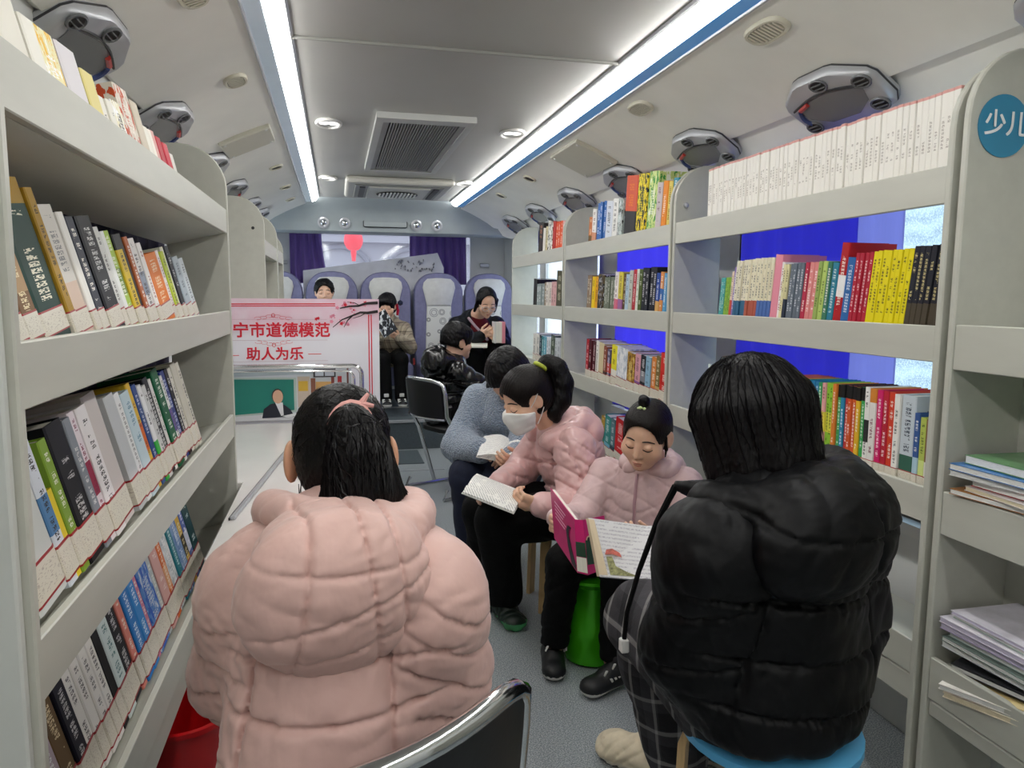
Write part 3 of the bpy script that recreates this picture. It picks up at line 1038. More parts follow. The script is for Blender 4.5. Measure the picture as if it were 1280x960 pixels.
def sticker_mat():
    t = NT('spine_sticker')
    co = t.coord()
    sx = t.n('ShaderNodeSeparateXYZ'); t.l(co, sx.inputs[0])
    z = sx.outputs[2]
    red = t.math('GREATER_THAN', z, 0.93)
    red2 = t.math('LESS_THAN', z, 0.06)
    ch = t.noise(1.0, 1, t.mapping(co, (11.0, 11.0, 30.0)), 0.5)
    txt = t.math('MULTIPLY', t.math('GREATER_THAN', ch, 0.60), t.math('MULTIPLY', t.math('LESS_THAN', z, 0.8), t.math('GREATER_THAN', z, 0.15)))
    a = t.mix(txt, hx('dcd6c6'), hx('b8ada0'))
    t.l(t.mix(t.math('MAXIMUM', red, red2), a, hx('a02428')), t.b.inputs['Base Color'])
    t.b.inputs['Roughness'].default_value = 0.35
    return t.m
M_stick = sticker_mat()
M_stick_red = mat('red_spine_sticker', 'c02030', 0.35, var=0.03)

def _mesh(name, vs, fs, m):
    me = bpy.data.meshes.new(name)
    me.from_pydata(vs, [], fs)
    me.materials.append(m)
    bm = bmesh.new(); bm.from_mesh(me); bmesh.ops.recalc_face_normals(bm, faces=bm.faces); bm.to_mesh(me); bm.free()
    me.update()
    return me
def _ext(pts, z0, z1):
    n = len(pts)
    vs = [(x, y, z0) for x, y in pts] + [(x, y, z1) for x, y in pts]
    fs = [tuple(range(n - 1, -1, -1)), tuple(range(n, 2 * n))] + [(i, (i + 1) % n, n + (i + 1) % n, n + i) for i in range(n)]
    return vs, fs
# U-shaped cover (two boards and a spine), unit size: thickness x, depth y, height z
U = [(-0.5, 1.0), (-0.5, 0.012), (-0.42, 0.0), (0.42, 0.0), (0.5, 0.012), (0.5, 1.0), (0.45, 1.0), (0.43, 0.02), (-0.43, 0.02), (-0.45, 1.0)]
ME_COVER = _mesh('book_cover', *_ext(U, 0, 1), M_book)
ME_PAGES = _mesh('book_pages', *_ext([(-0.43, 0.02), (0.43, 0.02), (0.45, 0.97), (-0.45, 0.97)], 0.015, 0.985), M_paper)
US = [(-0.515, 0.16), (-0.515, 0.008), (-0.43, -0.006), (0.43, -0.006), (0.515, 0.008), (0.515, 0.16), (0.502, 0.16), (0.502, 0.012), (0.42, 0.0), (-0.42, 0.0), (-0.502, 0.012), (-0.502, 0.16)]
ME_STICK = _mesh('spine_sticker', *_ext(US, 0, 1), M_stick)
ME_STICKR = _mesh('spine_sticker_red', *_ext(US, 0, 1), M_stick_red)

ORD = ['first', 'second', 'third', 'fourth', 'fifth', 'sixth', 'seventh', 'eighth', 'ninth', 'tenth', 'eleventh', 'twelfth', 'thirteenth', 'fourteenth', 'fifteenth', 'sixteenth',
       'seventeenth', 'eighteenth', 'nineteenth', 'twentieth', 'twenty-first', 'twenty-second', 'twenty-third', 'twenty-fourth', 'twenty-fifth', 'twenty-sixth', 'twenty-seventh', 'twenty-eighth', 'twenty-ninth', 'thirtieth',
       'thirty-first', 'thirty-second', 'thirty-third', 'thirty-fourth', 'thirty-fifth', 'thirty-sixth', 'thirty-seventh', 'thirty-eighth', 'thirty-ninth', 'fortieth']
def cname(c):
    r, g, b = [int(c[i:i + 2], 16) for i in (0, 2, 4)]
    import colorsys
    h, s, v = colorsys.rgb_to_hsv(r / 255, g / 255, b / 255)
    if v < 0.2: return 'black'
    if s < 0.13: return 'white' if v > 0.82 else ('light grey' if v > 0.6 else 'dark grey')
    if s < 0.3 and v > 0.72 and h < 0.18: return 'cream'
    h *= 360
    p = 'dark ' if v < 0.45 else ('pale ' if s < 0.38 and v > 0.7 else '')
    if h < 12 or h > 345: n = 'pink' if s < 0.5 and v > 0.6 else 'red'
    elif h < 40: n = 'brown' if v < 0.65 else 'orange'
    elif h < 66: n = 'yellow' if v > 0.6 else 'olive'
    elif h < 160: n = 'green'
    elif h < 192: n = 'teal'
    elif h < 255: n = 'blue'
    elif h < 290: n = 'purple'
    else: n = 'magenta'
    return (p + n).replace('dark yellow', 'olive')
def set_look(o, c1, c2, c3, lay):
    o.color = hx(c1) + (1,)
    o['ink_a'] = [float(v) for v in hx(c2)]
    o['ink_b'] = [float(v) for v in hx(c3)]
    o['layout'] = [float(lay[0]), float(lay[1]), float(lay[2])]
    o['layout_b'] = [float(lay[3]), float(lay[4]), 0.0]
# layouts: (band from, band to, print from, print to, illustrated)
LAY = {'t': (2, 2, 0.22, 0.9, 0), 'b': (0.0, 0.42, 0.5, 0.92, 0), 'u': (0.84, 1.0, 0.25, 0.8, 0), 'm': (0.36, 0.62, 0.2, 0.95, 0), 'i': (2, 2, 0.3, 0.85, 1), 'n': (2, 2, 2, 2, 0),
       'w': (0.965, 1.0, 0.34, 0.70, 0), 'k': (0.0, 0.34, 0.38, 0.92, 0)}
def make_book(loc, R, t, d, h, c1, c2='ffffff', c3='f4f0e6', lay='t', sticker=0.0, label=None, group=None, pages=True, kind_name='book', red=False):
    o = bpy.data.objects.new(kind_name, ME_COVER)
    C.objects.link(o)
    M = R.to_4x4() @ Matrix.Diagonal((t, d, h, 1))
    M.translation = Vector(loc)
    o.matrix_basis = M
    set_look(o, c1, c2, c3, LAY[lay])
    tag(o, label, 'book', group)
    if pages:
        p = bpy.data.objects.new('pages', ME_PAGES); C.objects.link(p); p.parent = o
    if sticker:
        s = bpy.data.objects.new('spine_label', ME_STICKR if red else ME_STICK); C.objects.link(s); s.parent = o
        s.location = (0, 0, 0.010 / h); s.scale = (1, 1, sticker / h)
    return o
def RZ(a): return Matrix.Rotation(a, 3, 'Z')
def RX(a): return Matrix.Rotation(a, 3, 'X')
def RY(a): return Matrix.Rotation(a, 3, 'Y')

def book_row(sgn, spec, y_start, y_end, zb, xs, where, group, lean=0.0, tilt=0.0, depth=0.15, sticker=0.0, order_from='near', fit=True, pages=True, hs=1.0):
    """spec: list of tuples (colour, thickness mm, height mm, layout, ink a, ink b, repeat, [gap mm, lean deg, label, red])
    rows run away from the camera: the first entry is the nearest one"""
    items = []
    for e in spec:
        e = list(e) + [None] * (11 - len(e))
        for _ in range(e[6] or 1):
            items.append(e)
    tot = 0
    for e in items:
        le = math.radians(e[8]) if e[8] is not None else lean
        tot += e[1] / math.cos(le) + (e[7] or 0) + 0.6
    k = (y_end - y_start) * 1000 / tot if fit else 1.0
    y = y_start
    cnt = {}
    for e in items:
        le = math.radians(e[8]) if e[8] is not None else lean
        t = e[1] * k / 1000
        h = e[2] / 1000 * hs * (1 + 0.012 * (random.random() - 0.5))
        foot = t / math.cos(le)
        yc = y + foot / 2
        y += foot + ((e[7] or 0) + 0.6) * k / 1000
        # Ry lean: tops towards the camera for le > 0
        R = RZ(math.radians(-90) if sgn > 0 else math.radians(90)) @ RX(-tilt) @ RY(le if sgn > 0 else -le)
        loc = (xs + sgn * random.random() * 0.006, yc, zb + 0.5 * t * math.sin(abs(le)) + 0.0008)
        nm = cname(e[0])
        if e[9]:
            lab, grp = e[9], e[9] if (e[6] or 1) > 1 else group
        else:
            cnt[nm] = cnt.get(nm, 0) + 1
            lab = '%s%s spined book, %s such from the %s end, %s' % ('thick ' if e[1] > 27 else '', nm, ORD[cnt[nm] - 1], order_from, where)
            grp = group
        if e[9] and (e[6] or 1) > 1:
            grp = 'set: ' + e[9]
        make_book(loc, R, t * 0.985, depth * (0.92 + 0.12 * random.random()), h, e[0], e[4] or 'ffffff', e[5] or 'f4f0e6', e[3], sticker, lab, grp, pages, red=bool(e[10]))

# --- left bookcase, four shelves, nearest book first
XLs = BL - 0.034
book_row(-1, [('e8b8b0', 34, 250, 'i', 'b8c850', '6f93b8', 1, 0, 3, 'large picture book with cartoon child on its cover, nearest on the top shelf'),
              ('eae6da', 40, 232, 'n'), ('e6e2d6', 42, 226, 'n'), ('ece9de', 26, 205, 'n'), ('efe6b0', 42, 214, 'i', 'f0c040', 'ffffff'), ('dcd8dc', 46, 222, 'n'),
              ('e2d488', 34, 205, 'n'), ('eeeade', 18, 176, 't', 'ffffff', '444444'), ('e9e6da', 18, 180, 't', 'ffffff', '666666'), ('f0e9cc', 28, 190, 'i', 'ffffff', '202020'),
              ('d8cfc0', 52, 250, 'i', 'c4502c', 'f0e6da'), ('cfc4b0', 30, 246, 'n'), ('ece8dc', 22, 196, 'n'), ('f2ece0', 16, 200, 'n'), ('d8a09a', 18, 206, 'n'), ('b8182e', 26, 200, 'n'), ('c41c34', 30, 196, 'n'), ('d4d0c8', 22, 180, 'n')],
         1.012, 2.36, LV[3] - 0.063, XLs, 'top shelf beside ponytail girl', 'books on the top shelf of the long bookcase', lean=math.radians(4), tilt=TL, depth=0.16, hs=0.88)
book_row(-1, [('ece4e6', 22, 190, 't', 'ffffff', '707070', 1, 0, None, None, True), ('8fb0c4', 20, 176, 't', 'ffffff', 'ffffff'), ('1c2420', 16, 214, 't'), ('7a5a3c', 26, 226, 'm', 'b0906a', 'e8d8b0'),
              ('163c34', 48, 262, 'u', 'a8842c', 'e8e4d0', 1, 0, None, 'tall dark green book with gold spine edge and pale lettering, second shelf'), ('a8842c', 14, 262, 't', 'ffffff', '3a2c10'),
              ('d8d4cc', 34, 238, 'b', 'd8c0ae', '888888'), ('f2f0ea', 14, 236, 'n'), ('343844', 20, 232, 't'), ('10141c', 40, 238, 't', 'ffffff', 'd0d0d0'), ('d8d8d4', 14, 226, 't', 'ffffff', '444444'), ('eef0ec', 12, 218, 'n'), ('a8c850', 22, 222, 'm', '6a8a2c', 'f0f4d8'),
              ('d8b82c', 22, 218, 'u', '181818', '202020'), ('1c1c1c', 14, 226, 'n'), ('b4643c', 14, 222, 't'), ('e4e0dc', 26, 220, 'm', '8890a0', '303030'), ('ece8e4', 16, 214, 't', 'ffffff', '903030'),
              ('e07820', 62, 186, 't', 'ffffff', 'f4d8b0', 1, 0, None, 'thick bright orange book standing on the second shelf'), ('ece4dc', 14, 206, 't', 'ffffff', '905050'), ('b8c838', 20, 204, 't', '3c4420', '303410'), ('d8d8c4', 16, 220, 'n'), ('141820', 22, 226, 't', 'ffffff', 'c8c8c8'),
              ('a8b4bc', 34, 196, 't', 'ffffff', '606870'), ('c8d0d4', 32, 196, 't', 'ffffff', '606870')],
         1.012, 2.47, LV[2] - 0.018, XLs, 'second shelf beside ponytail girl', 'books on the second shelf of the long bookcase', lean=math.radians(7), tilt=TL, depth=0.165, sticker=0.038, hs=0.93)
book_row(-1, [('e8e8e0', 20, 190, 't', 'ffffff', '507050'), ('1f7a2c', 34, 205, 't', 'ffffff', 'e8f0e0'), ('d8dcd8', 58, 262, 'b', 'd8dcd8', '90a0a0'), ('dfe6ee', 20, 240, 'm', '5a88b8', '303030'), ('f0d838', 12, 150, 'n'), ('86a83c', 18, 226, 't', 'ffffff', 'f0f0e0'),
              ('15161a', 42, 244, 't', 'ffffff', 'c8c8c8'), ('8a9098', 18, 240, 't', 'ffffff', 'e0e0e0'), ('ece0e4', 16, 246, 'm', '9a2848', '802040'), ('f0ecec', 30, 250, 't', 'ffffff', '404040'),
              ('d4ccc8', 44, 262, 'n', 'ffffff', '303030', 1, 12, None, 'pinkish grey book with black lettering on its cover, third shelf'), ('c8ccce', 36, 248, 'n', 'ffffff', '808080'), ('eef0f0', 20, 244, 't', 'ffffff', '909090'), ('c8dce4', 34, 240, 't', 'ffffff', '6090a8'),
              ('e0b838', 18, 252, 'm', 'd86820', '803810'), ('2c4a86', 20, 244, 't', 'ffffff', 'd0d8e8'), ('f0f0f0', 16, 240, 'b', '3cb848', '404040'), ('d8d8d6', 18, 236, 't', 'ffffff', '404040'), ('1c1e22', 26, 248, 't', 'ffffff', 'e0e0e0'), ('e8e6e2', 14, 240, 't', 'ffffff', '404040'),
              ('15603c', 36, 262, 't', 'ffffff', 'e8f0e0'), ('ecece8', 14, 240, 'm', '7060a0', '404040'), ('27397e', 26, 246, 't', 'ffffff', 'd0d8f0'), ('141418', 22, 248, 't', 'ffffff', 'e0e0e0'), ('e0dccf', 20, 246, 't', 'ffffff', '505050'),
              ('d0ccbc', 30, 256, 'n'), ('d8d4c4', 22, 254, 't', 'ffffff', '202020')],
         1.012, 2.42, LV[1] - 0.018, XLs, 'third shelf beside ponytail girl', 'books on the third shelf of the long bookcase', lean=math.radians(4), tilt=TL, depth=0.165, sticker=0.058)
book_row(-1, [('8c1820', 18, 180, 'n'), ('b81c28', 30, 196, 't', 'ffffff', 'f0d8d0'), ('3c6a34', 34, 210, 't', 'ffffff', 'd8e0c8'), ('b8a8b4', 28, 208, 't', 'ffffff', 'f0f0f0'), ('6a5438', 28, 210, 't', 'ffffff', 'e8d8b0'), ('1c1c28', 26, 212, 't', 'ffffff', 'd0d0d0'),
              ('eceae4', 20, 210, 't', 'ffffff', '606060', 4, 0, None, 'white book of a matching set on the lowest shelf beside ponytail girl'), ('101214', 20, 216, 'n'), ('d4e2e0', 30, 214, 't', 'ffffff', '508080'), ('14161e', 30, 220, 't', 'ffffff', 'd0d0d0'), ('e08878', 18, 216, 't', 'ffffff', 'f8f0e0'),
              ('2c7cc8', 28, 222, 't', 'ffffff', 'e0f0ff'), ('3c8cd4', 26, 220, 't', 'ffffff', 'e0f0ff'), ('d08098', 14, 214, 't'), ('5a88c8', 52, 232, 'i', '2c5cb8', 'c8d0dc', 1, 0, None, 'wide blue picture book showing a drawn figure, lowest shelf'), ('b8c0c0', 18, 212, 't'),
              ('d8a8a0', 34, 224, 't', 'ffffff', 'f0e0d8'), ('d86c2c', 24, 226, 'm', 'e0a070', 'f8e8d0'), ('d8dcdc', 40, 232, 'i', 'b0b8bc', 'f0f0f0'), ('2c7c88', 24, 228, 't', 'ffffff', 'd8f0f0'), ('7a98c0', 38, 234, 'i', '5a78b0', 'd0dce8'), ('c8a030', 28, 232, 'm', '3c3420', 'f0e0b0'),
              ('5868a8', 24, 230, 'm', 'd0d4e4', 'ffffff'), ('1f4448', 44, 236, 't', 'ffffff', 'd0e0e0')],
         1.012, 2.40, LV[0] - 0.018, XLs, 'lowest shelf beside ponytail girl', 'books on the lowest shelf of the long bookcase', lean=math.radians(4), tilt=TL, depth=0.165, sticker=0.06)

# --- right bookcase 1
XRs = BR + 0.022
book_row(1, [('efece4', 18, 197, 'w', 'd8a098', 'a8a098', 60, 0, None, 'thin white book with red and black spine print in the long white top-shelf series')],
         1.452, 2.62, LV[3] - 0.021, XRs + 0.006, 'top shelf', 'white series', depth=0.15)
book_row(1, [('3c4634', 14, 196, 'k', '707a50', 'd8d0a0'), ('23242e', 18, 205, 'k', '4c4438', 'd8c88c', 6, 0, None, 'navy comic with gold dotted spine in a set beside the yellow comics'), ('e8d818', 17, 202, 't', 'ffffff', '202020', 8, 0, None, 'bright yellow comic with black spine print, one of a matching set'),
             ('b4263c', 15, 200, 't', 'ffffff', 'f0d0d0', 4, 0, None, 'crimson spined book of the set between blue and yellow comics'), ('2c66a8', 34, 190, 't', 'ffffff', 'd0e0f0'), ('b01c24', 34, 232, 'm', 'f0f0f0', 'f4e4d4', 1, 0, None, 'thick tall red book with white spine square on the second shelf'),
             ('2f7f98', 26, 178, 't', 'ffffff', 'e0f0f0'), ('3f7860', 20, 182, 't'), ('b8d070', 20, 186, 't', 'ffffff', '506030'), ('9ab060', 18, 186, 't', 'ffffff', '405020'), ('e08a88', 22, 184, 't', 'ffffff', 'fff0f0', 2, 0, None, 'salmon spined book of a pair on the second shelf'), ('b8304c', 20, 184, 't'),
             ('66707c', 18, 184, 't', 'ffffff', 'd0d8e0', 4, 0, None, 'slate grey spined book in a small set, middle of the second shelf'), ('d8d0a0', 16, 182, 'b', '303848', '404040'), ('e4dcac', 14, 184, 't', 'ffffff', '404040'), ('efe8e8', 16, 190, 't', 'ffffff', 'a03048'), ('e892a4', 40, 214, 'n', 'ffffff', 'ffffff', 1, 0, None, 'thick rose pink book with pale page tops on the second shelf'),
             ('e6dfc2', 18, 208, 'k', '5070b0', '404040', 4, 0, None, 'cream comic with red and blue lower spine, in a set'), ('e9e2c6', 18, 208, 'k', 'b05a48', '303030', 4, 0, None, 'cream comic with coral lower spine, in the same long set'), ('e6e0c8', 18, 206, 'k', '38688a', '303030', 4, 0, None, 'cream comic with blue-green lower spine at the far end of the set'),
             ('8c78b8', 14, 186, 't'), ('f0d8c0', 14, 170, 'b', 'd05848', '505050'), ('8cb84c', 12, 152, 't', 'ffffff', '304018', 3, 0, None, 'short green booklet of a set at the far end of second shelf'), ('48a0a0', 12, 150, 't', 'ffffff', 'e0f0f0', 3, 0, None, 'short teal booklet of a set by the far panel, second shelf')],
         1.45, 2.50, LV[2] - 0.021, XRs, 'second shelf behind black puffer', 'books on the second shelf behind the black jacket', lean=math.radians(7), depth=0.15, pages=True)
book_row(1, [('8a6a4c', 20, 176, 'b', 'e8e6d8', 'f0e8d8'), ('b8c860', 18, 176, 'b', 'd8e890', '405020'), ('3c5c98', 16, 186, 'b', 'b0d0e0', 'f0f0f0'), ('c8d2da', 42, 222, 'k', '3c6858', '404858', 1, 0, None, 'wide grey white picture book with small print near the post, third shelf'), ('f0eee8', 18, 222, 't', 'ffffff', '505050'),
             ('d8442c', 20, 224, 't', 'ffffff', 'f8e8d8'), ('c02a3c', 18, 224, 't', 'ffffff', 'f8e0e0'), ('d8286c', 18, 224, 't', 'ffffff', 'fbe0ec'), ('ebe8e2', 22, 224, 'u', 'd88838', '803c50'), ('f0efea', 16, 226, 'm', '303030', '404040'),
             ('3ca858', 14, 224, 'u', '202020', 'e8f4e8'), ('e8b830', 14, 222, 'u', '202020', 'fff8e0'), ('d85c2c', 14, 222, 'u', '202020', 'fff0e8', 2, 0, None, 'orange red comic with black spine top in the third shelf set'), ('c03a3c', 14, 222, 'u', '202020', 'fff0e8'), ('2f88b0', 14, 220, 'u', '202020', 'e8f4ff'), ('48a85c', 14, 220, 'u', '202020', 'e8ffe8'), ('e08038', 14, 220, 't', 'ffffff', 'fff0e0'),
             ('90c83c', 14, 218, 'm', 'e0e050', '304010', 2, 0, None, 'lime green reader with yellow band on the third shelf'), ('e8a8a8', 14, 218, 'm', 'e8d850', '703030'), ('3c9c5c', 14, 216, 'm', 'e0e050', 'f0fff0'), ('2f7fae', 15, 216, 'm', 'd8e050', 'e8f4ff', 3, 0, None, 'blue reader with yellow-green band on the third shelf'), ('2f98a0', 15, 216, 'm', 'd8e050', 'e8f4ff', 2, 0, None, 'teal reader with yellow band on the third shelf'),
             ('e8a830', 15, 214, 't', 'ffffff', '704010', 2, 0, None, 'amber spined reader of a pair, third shelf'), ('d8746a', 15, 214, 't', 'ffffff', 'fbe8e4', 5, 0, None, 'salmon red reader of a set beside the bobbed hair, third shelf')],
         1.448, 2.09, LV[1] - 0.021, XRs - 0.004, 'third shelf behind black puffer', 'books on the third shelf behind the black jacket', depth=0.15, sticker=0.028)
book_row(1, [('3c9ca0', 15, 210, 't', 'ffffff', 'e0f4f4'), ('5890b8', 15, 208, 't'), ('4ca0a8', 14, 206, 't'), ('d8e4e0', 14, 208, 't', 'ffffff', '508080')],
         2.46, 2.55, LV[1] - 0.021, XRs, 'third shelf far corner beyond bobbed hair', 'books at the far end of the third shelf', depth=0.15, sticker=0.028, fit=True)

# --- right bookcase 2
book_row(1, [('2f88a0', 18, 205, 'm', 'e8d060', 'e8f4f4'), ('e0c860', 14, 200, 't', 'ffffff', '604010'), ('e88c2c', 20, 205, 't', 'ffffff', 'fff0d8'), ('c8bcc0', 22, 206, 't', 'ffffff', '704050'), ('cfe08c', 40, 262, 'i', '4c9c48', 'f0f4e0', 1, 0, None, 'tall lime green picture book leaning beside the yellow one, top shelf'),
             ('ecd428', 44, 270, 'i', '1c1c1c', '304828', 1, 4, None, 'tall yellow picture book with dark figures, top shelf'), ('d85a3c', 56, 280, 'b', '2a2a2c', 'e87828', 1, 8, None, 'tall red spined picture book with orange and black cover'), ('c0ccc8', 24, 196, 'i', '404848', 'e0e8e8'), ('e8e8e4', 28, 202, 't', 'ffffff', '303030'), ('d6dce6', 36, 200, 't', 'ffffff', '303848'),
             ('3468b0', 18, 210, 't', 'ffffff', 'd8e4f4', 3, 0, None, 'blue spined book of three on the top shelf, second bookcase'), ('e8e4e0', 26, 186, 'k', 'd09070', '805040'), ('c8743c', 24, 150, 'k', '705020', 'f0d8b0')],
         2.885, 3.98, LV[3] - 0.021, XRs, 'top shelf above smallest girl', 'books on the top shelf of the second bookcase', lean=math.radians(7), depth=0.16)
book_row(1, [('5c9cc8', 16, 180, 't', 'ffffff', 'f0f4f8', 3, 0, None, 'light blue spined book of a trio on the second shelf above smallest girl'), ('d88c4c', 18, 186, 'm', '3c6cb0', 'f8f0e0'), ('2c4c9c', 20, 182, 'k', 'd8a860', 'e0e8f8'), ('20222c', 20, 208, 't', 'ffffff', 'd8d8d8', 4, 0, None, 'black spined book in a set of four, second shelf above smallest girl'),
             ('4c5c28', 22, 204, 't', 'ffffff', 'e0e4c8'), ('d8dcd0', 16, 206, 't', 'ffffff', '505050'), ('b02c38', 20, 206, 't', 'ffffff', 'f4d8d8'), ('c0c4b8', 22, 202, 't', 'ffffff', '404040'), ('b0c8d8', 20, 186, 't', 'ffffff', '405870'), ('5c4428', 20, 190, 't', 'ffffff', 'e8d8b0'),
             ('d8c850', 30, 198, 'k', 'a06a9c', '604830'), ('eee6e4', 24, 200, 'k', 'd87088', '604040'), ('707868', 16, 178, 't', 'ffffff', 'e0e0d8', 5, 0, None, 'grey green spined booklet in a set, second shelf above smallest girl'), ('1f1c1c', 48, 190, 'i', '5c4c2c', 'b0b0b8', 1, 0, None, 'black covered book with pale blocks, second shelf above smallest girl'),
             ('e8a41c', 24, 182, 't', 'ffffff', '704808'), ('f0cc1c', 24, 184, 't', 'ffffff', '604808'), ('8a7460', 20, 194, 't', 'ffffff', 'f0e8d8', 2, 0, None, 'brown spined book of a pair at the far end above smallest girl')],
         2.885, 3.98, LV[2] - 0.021, XRs, 'second shelf above smallest girl', 'books on the second shelf of the second bookcase', lean=math.radians(6), depth=0.155)
book_row(1, [('d03428', 44, 215, 'm', 'c8281c', 'f8e0d8', 1, 0, None, 'wide red book with white label on the third shelf above smallest girl'), ('7a6a3c', 20, 200, 'k', 'c8b070', 'f0e8c8'), ('d8823c', 24, 192, 't', 'ffffff', 'f8e8d0'), ('8cb4cc', 24, 190, 't', 'ffffff', '40586c'), ('22242c', 28, 190, 'm', '808088', 'e0e0e0'), ('d89ca8', 28, 192, 'k', '9060a0', '603048'),
             ('b08430', 40, 190, 'i', '705020', 'e8d080'), ('dfe2e6', 62, 206, 'i', 'b8c0cc', 'f4f4f4', 1, 0, None, 'wide pale picture book with grey drawing, third shelf above smallest girl'), ('e8dc30', 34, 212, 'b', 'ece8dc', '605820'), ('5c5470', 22, 188, 'm', 'c04840', 'e8e0f0'), ('8c4c38', 22, 200, 'k', '403030', 'f0d8c8'), ('d8c8a0', 36, 212, 'n'), ('ece8e0', 18, 220, 't', 'ffffff', '505050'),
             ('4c1420', 24, 218, 't', 'ffffff', 'e0c0c0', 2, 0, None, 'maroon book of a pair on the third shelf above smallest girl'), ('b02030', 22, 220, 't', 'ffffff', 'f0d0d0')],
         2.885, 3.98, LV[1] - 0.021, XRs, 'third shelf above smallest girl', 'books on the third shelf of the second bookcase', lean=math.radians(5), depth=0.155, sticker=0.045)
book_row(1, [('9c7438', 26, 200, 'm', 'd0b070', 'f0e0c0'), ('a02c30', 50, 178, 'b', 'b84048', 'f0d0d0'), ('d0b888', 24, 212, 't', 'ffffff', '604820'), ('2c5490', 26, 214, 't', 'ffffff', 'd0e0f0'), ('d0282c', 60, 226, 't', 'ffffff', 'f8d8d8', 1, 0, None, 'thick bright red book behind the shoulder of the smallest girl'), ('5c7c84', 28, 214, 'k', '304850', 'e0e8e8'), ('3c8c88', 40, 218, 'k', '70b0c8', 'e0f0f0'), ('b8923c', 24, 206, 'm', '3c7c6c', 'f0e0c0')],
         3.10, 3.72, LV[0] - 0.021, XRs, 'lowest shelf behind smallest girl', 'books on the lowest shelf of the second bookcase', lean=math.radians(6), depth=0.155, sticker=0.045)

# --- right bookcase 3
book_row(1, [('c86c9c', 24, 172, 't'), ('d8a8a4', 22, 176, 't'), ('e0562c', 24, 182, 't', 'ffffff', 'fbe8d8', 3, 0, None, 'orange red book of three on the farthest top shelf'), ('b83028', 34, 190, 'n'), ('e8e6dc', 56, 200, 'i', '303030', 'f4f4f0'), ('d8cca0', 24, 176, 't', 'ffffff', '504020'), ('ece8e0', 24, 170, 'n'), ('2c2a2c', 60, 208, 'b', '38302c', 'c08060')],
         4.37, 5.02, LV[3] - 0.021, XRs, 'farthest top shelf', 'books on the top shelf of the farthest bookcase', lean=math.radians(8), depth=0.155)
book_row(1, [('e8e6e0', 24, 190, 't', 'ffffff', '606060'), ('4c4a34', 50, 230, 't', 'ffffff', 'c8c4a8'), ('d8a8a8', 20, 170, 't', 'ffffff', '704848', 2, 0, None, 'pale rose book of a pair on the farthest second shelf'), ('ded6cc', 24, 168, 't', 'ffffff', '604840', 2, 0, None, 'off white book of a pair on the farthest second shelf'), ('8c7860', 20, 168, 't'), ('8f9a98', 24, 160, 't', 'ffffff', 'e8ecec', 3, 0, None, 'grey book of three on the farthest second shelf'), ('2a2826', 34, 196, 'n')],
         4.37, 5.15, LV[2] - 0.021, XRs, 'farthest second shelf', 'books on the second shelf of the farthest bookcase', lean=math.radians(5), depth=0.155)
book_row(1, [('d8d46c', 22, 186, 't', 'ffffff', '605c20'), ('c8ccd0', 26, 190, 't', 'ffffff', '505860', 3, 0, None, 'light grey book of three on the farthest third shelf'), ('2f3a30', 44, 205, 'i', '607060', 'c0c8b8'), ('dfe4e8', 26, 186, 't', 'ffffff', '506070', 2, 0, None, 'white book of a pair on the farthest third shelf'), ('6cb0c4', 24, 186, 't', 'ffffff', 'e8f4f8'), ('3c8c94', 26, 186, 't', 'ffffff', 'e0f0f0'), ('1f3440', 30, 188, 't', 'ffffff', 'd0e0e8'), ('e4e0d8', 40, 190, 't', 'ffffff', '606060', 2, 0, None, 'cream white book of a pair at the far end of the farthest third shelf')],
         4.37, 5.15, LV[1] - 0.021, XRs, 'farthest third shelf', 'books on the third shelf of the farthest bookcase', lean=math.radians(6), depth=0.155, sticker=0.04)
book_row(1, [('22242a', 28, 200, 'm', '808080', 'e8e8e8', 3, 0, None, 'black book with white print, lowest farthest shelf behind the ponytail')],
         4.37, 4.47, LV[0] - 0.021, XRs, 'farthest lowest shelf', 'black books', depth=0.155)

# lettering on two of the left covers
M_ink = mat('black_ink', '1a1a1c', 0.5, var=0)
def cover_lettering(bk, body, rows):
    """flat print on the camera side cover of a book, in the book's own frame"""
    for s, yy, zz, size in rows:
        cu = bpy.data.curves.new('cover_lettering', 'FONT'); cu.body = s; cu.size = 1.0; cu.align_x = 'CENTER'; cu.align_y = 'CENTER'; cu.materials.append(M_ink if body else M_paint_white)
        o = bpy.data.objects.new('cover_lettering', font_mesh(cu)); C.objects.link(o); o.parent = bk
        sc = bk.scale
        # local -x face: text right = +? (seen from -x): y towards the spine on the right
        M = Matrix(((0, 0, -1, -0.505), (-1, 0, 0, yy), (0, 1, 0, zz), (0, 0, 0, 1))) @ Matrix.Diagonal((size / sc[1], size / sc[2], 1, 1))
        o.matrix_basis = M
bpy.context.view_layer.update()
for o in list(C.objects):
    if o.get('label', '').startswith('pinkish grey book'):
        cover_lettering(o, True, [('解', 0.30, 0.66, 0.030), ('决胜', 0.30, 0.56, 0.024)])
        # barcode sticker
        mb = MB()
        vs = []
        for k in range(14):
            y0 = 0.10 + k * 0.018
            mb.add([(-0.512, y0, 0.10), (-0.512, y0 + 0.006 + 0.006 * (k % 3 == 0), 0.10), (-0.512, y0 + 0.006 + 0.006 * (k % 3 == 0), 0.17), (-0.512, y0, 0.17)], [(0, 1, 2, 3)])
        me = bpy.data.meshes.new('barcode'); me.from_pydata([tuple(v) for v in mb.v], [], mb.f); me.materials.append(M_ink)
        b = bpy.data.objects.new('barcode', me); C.objects.link(b); b.parent = o
        me = bpy.data.meshes.new('barcode_sticker'); me.from_pydata([(-0.507, 0.06, 0.06), (-0.507, 0.40, 0.06), (-0.507, 0.40, 0.19), (-0.507, 0.06, 0.19)], [], [(0, 1, 2, 3)]); me.materials.append(M_paper)
        b = bpy.data.objects.new('barcode_sticker', me); C.objects.link(b); b.parent = o

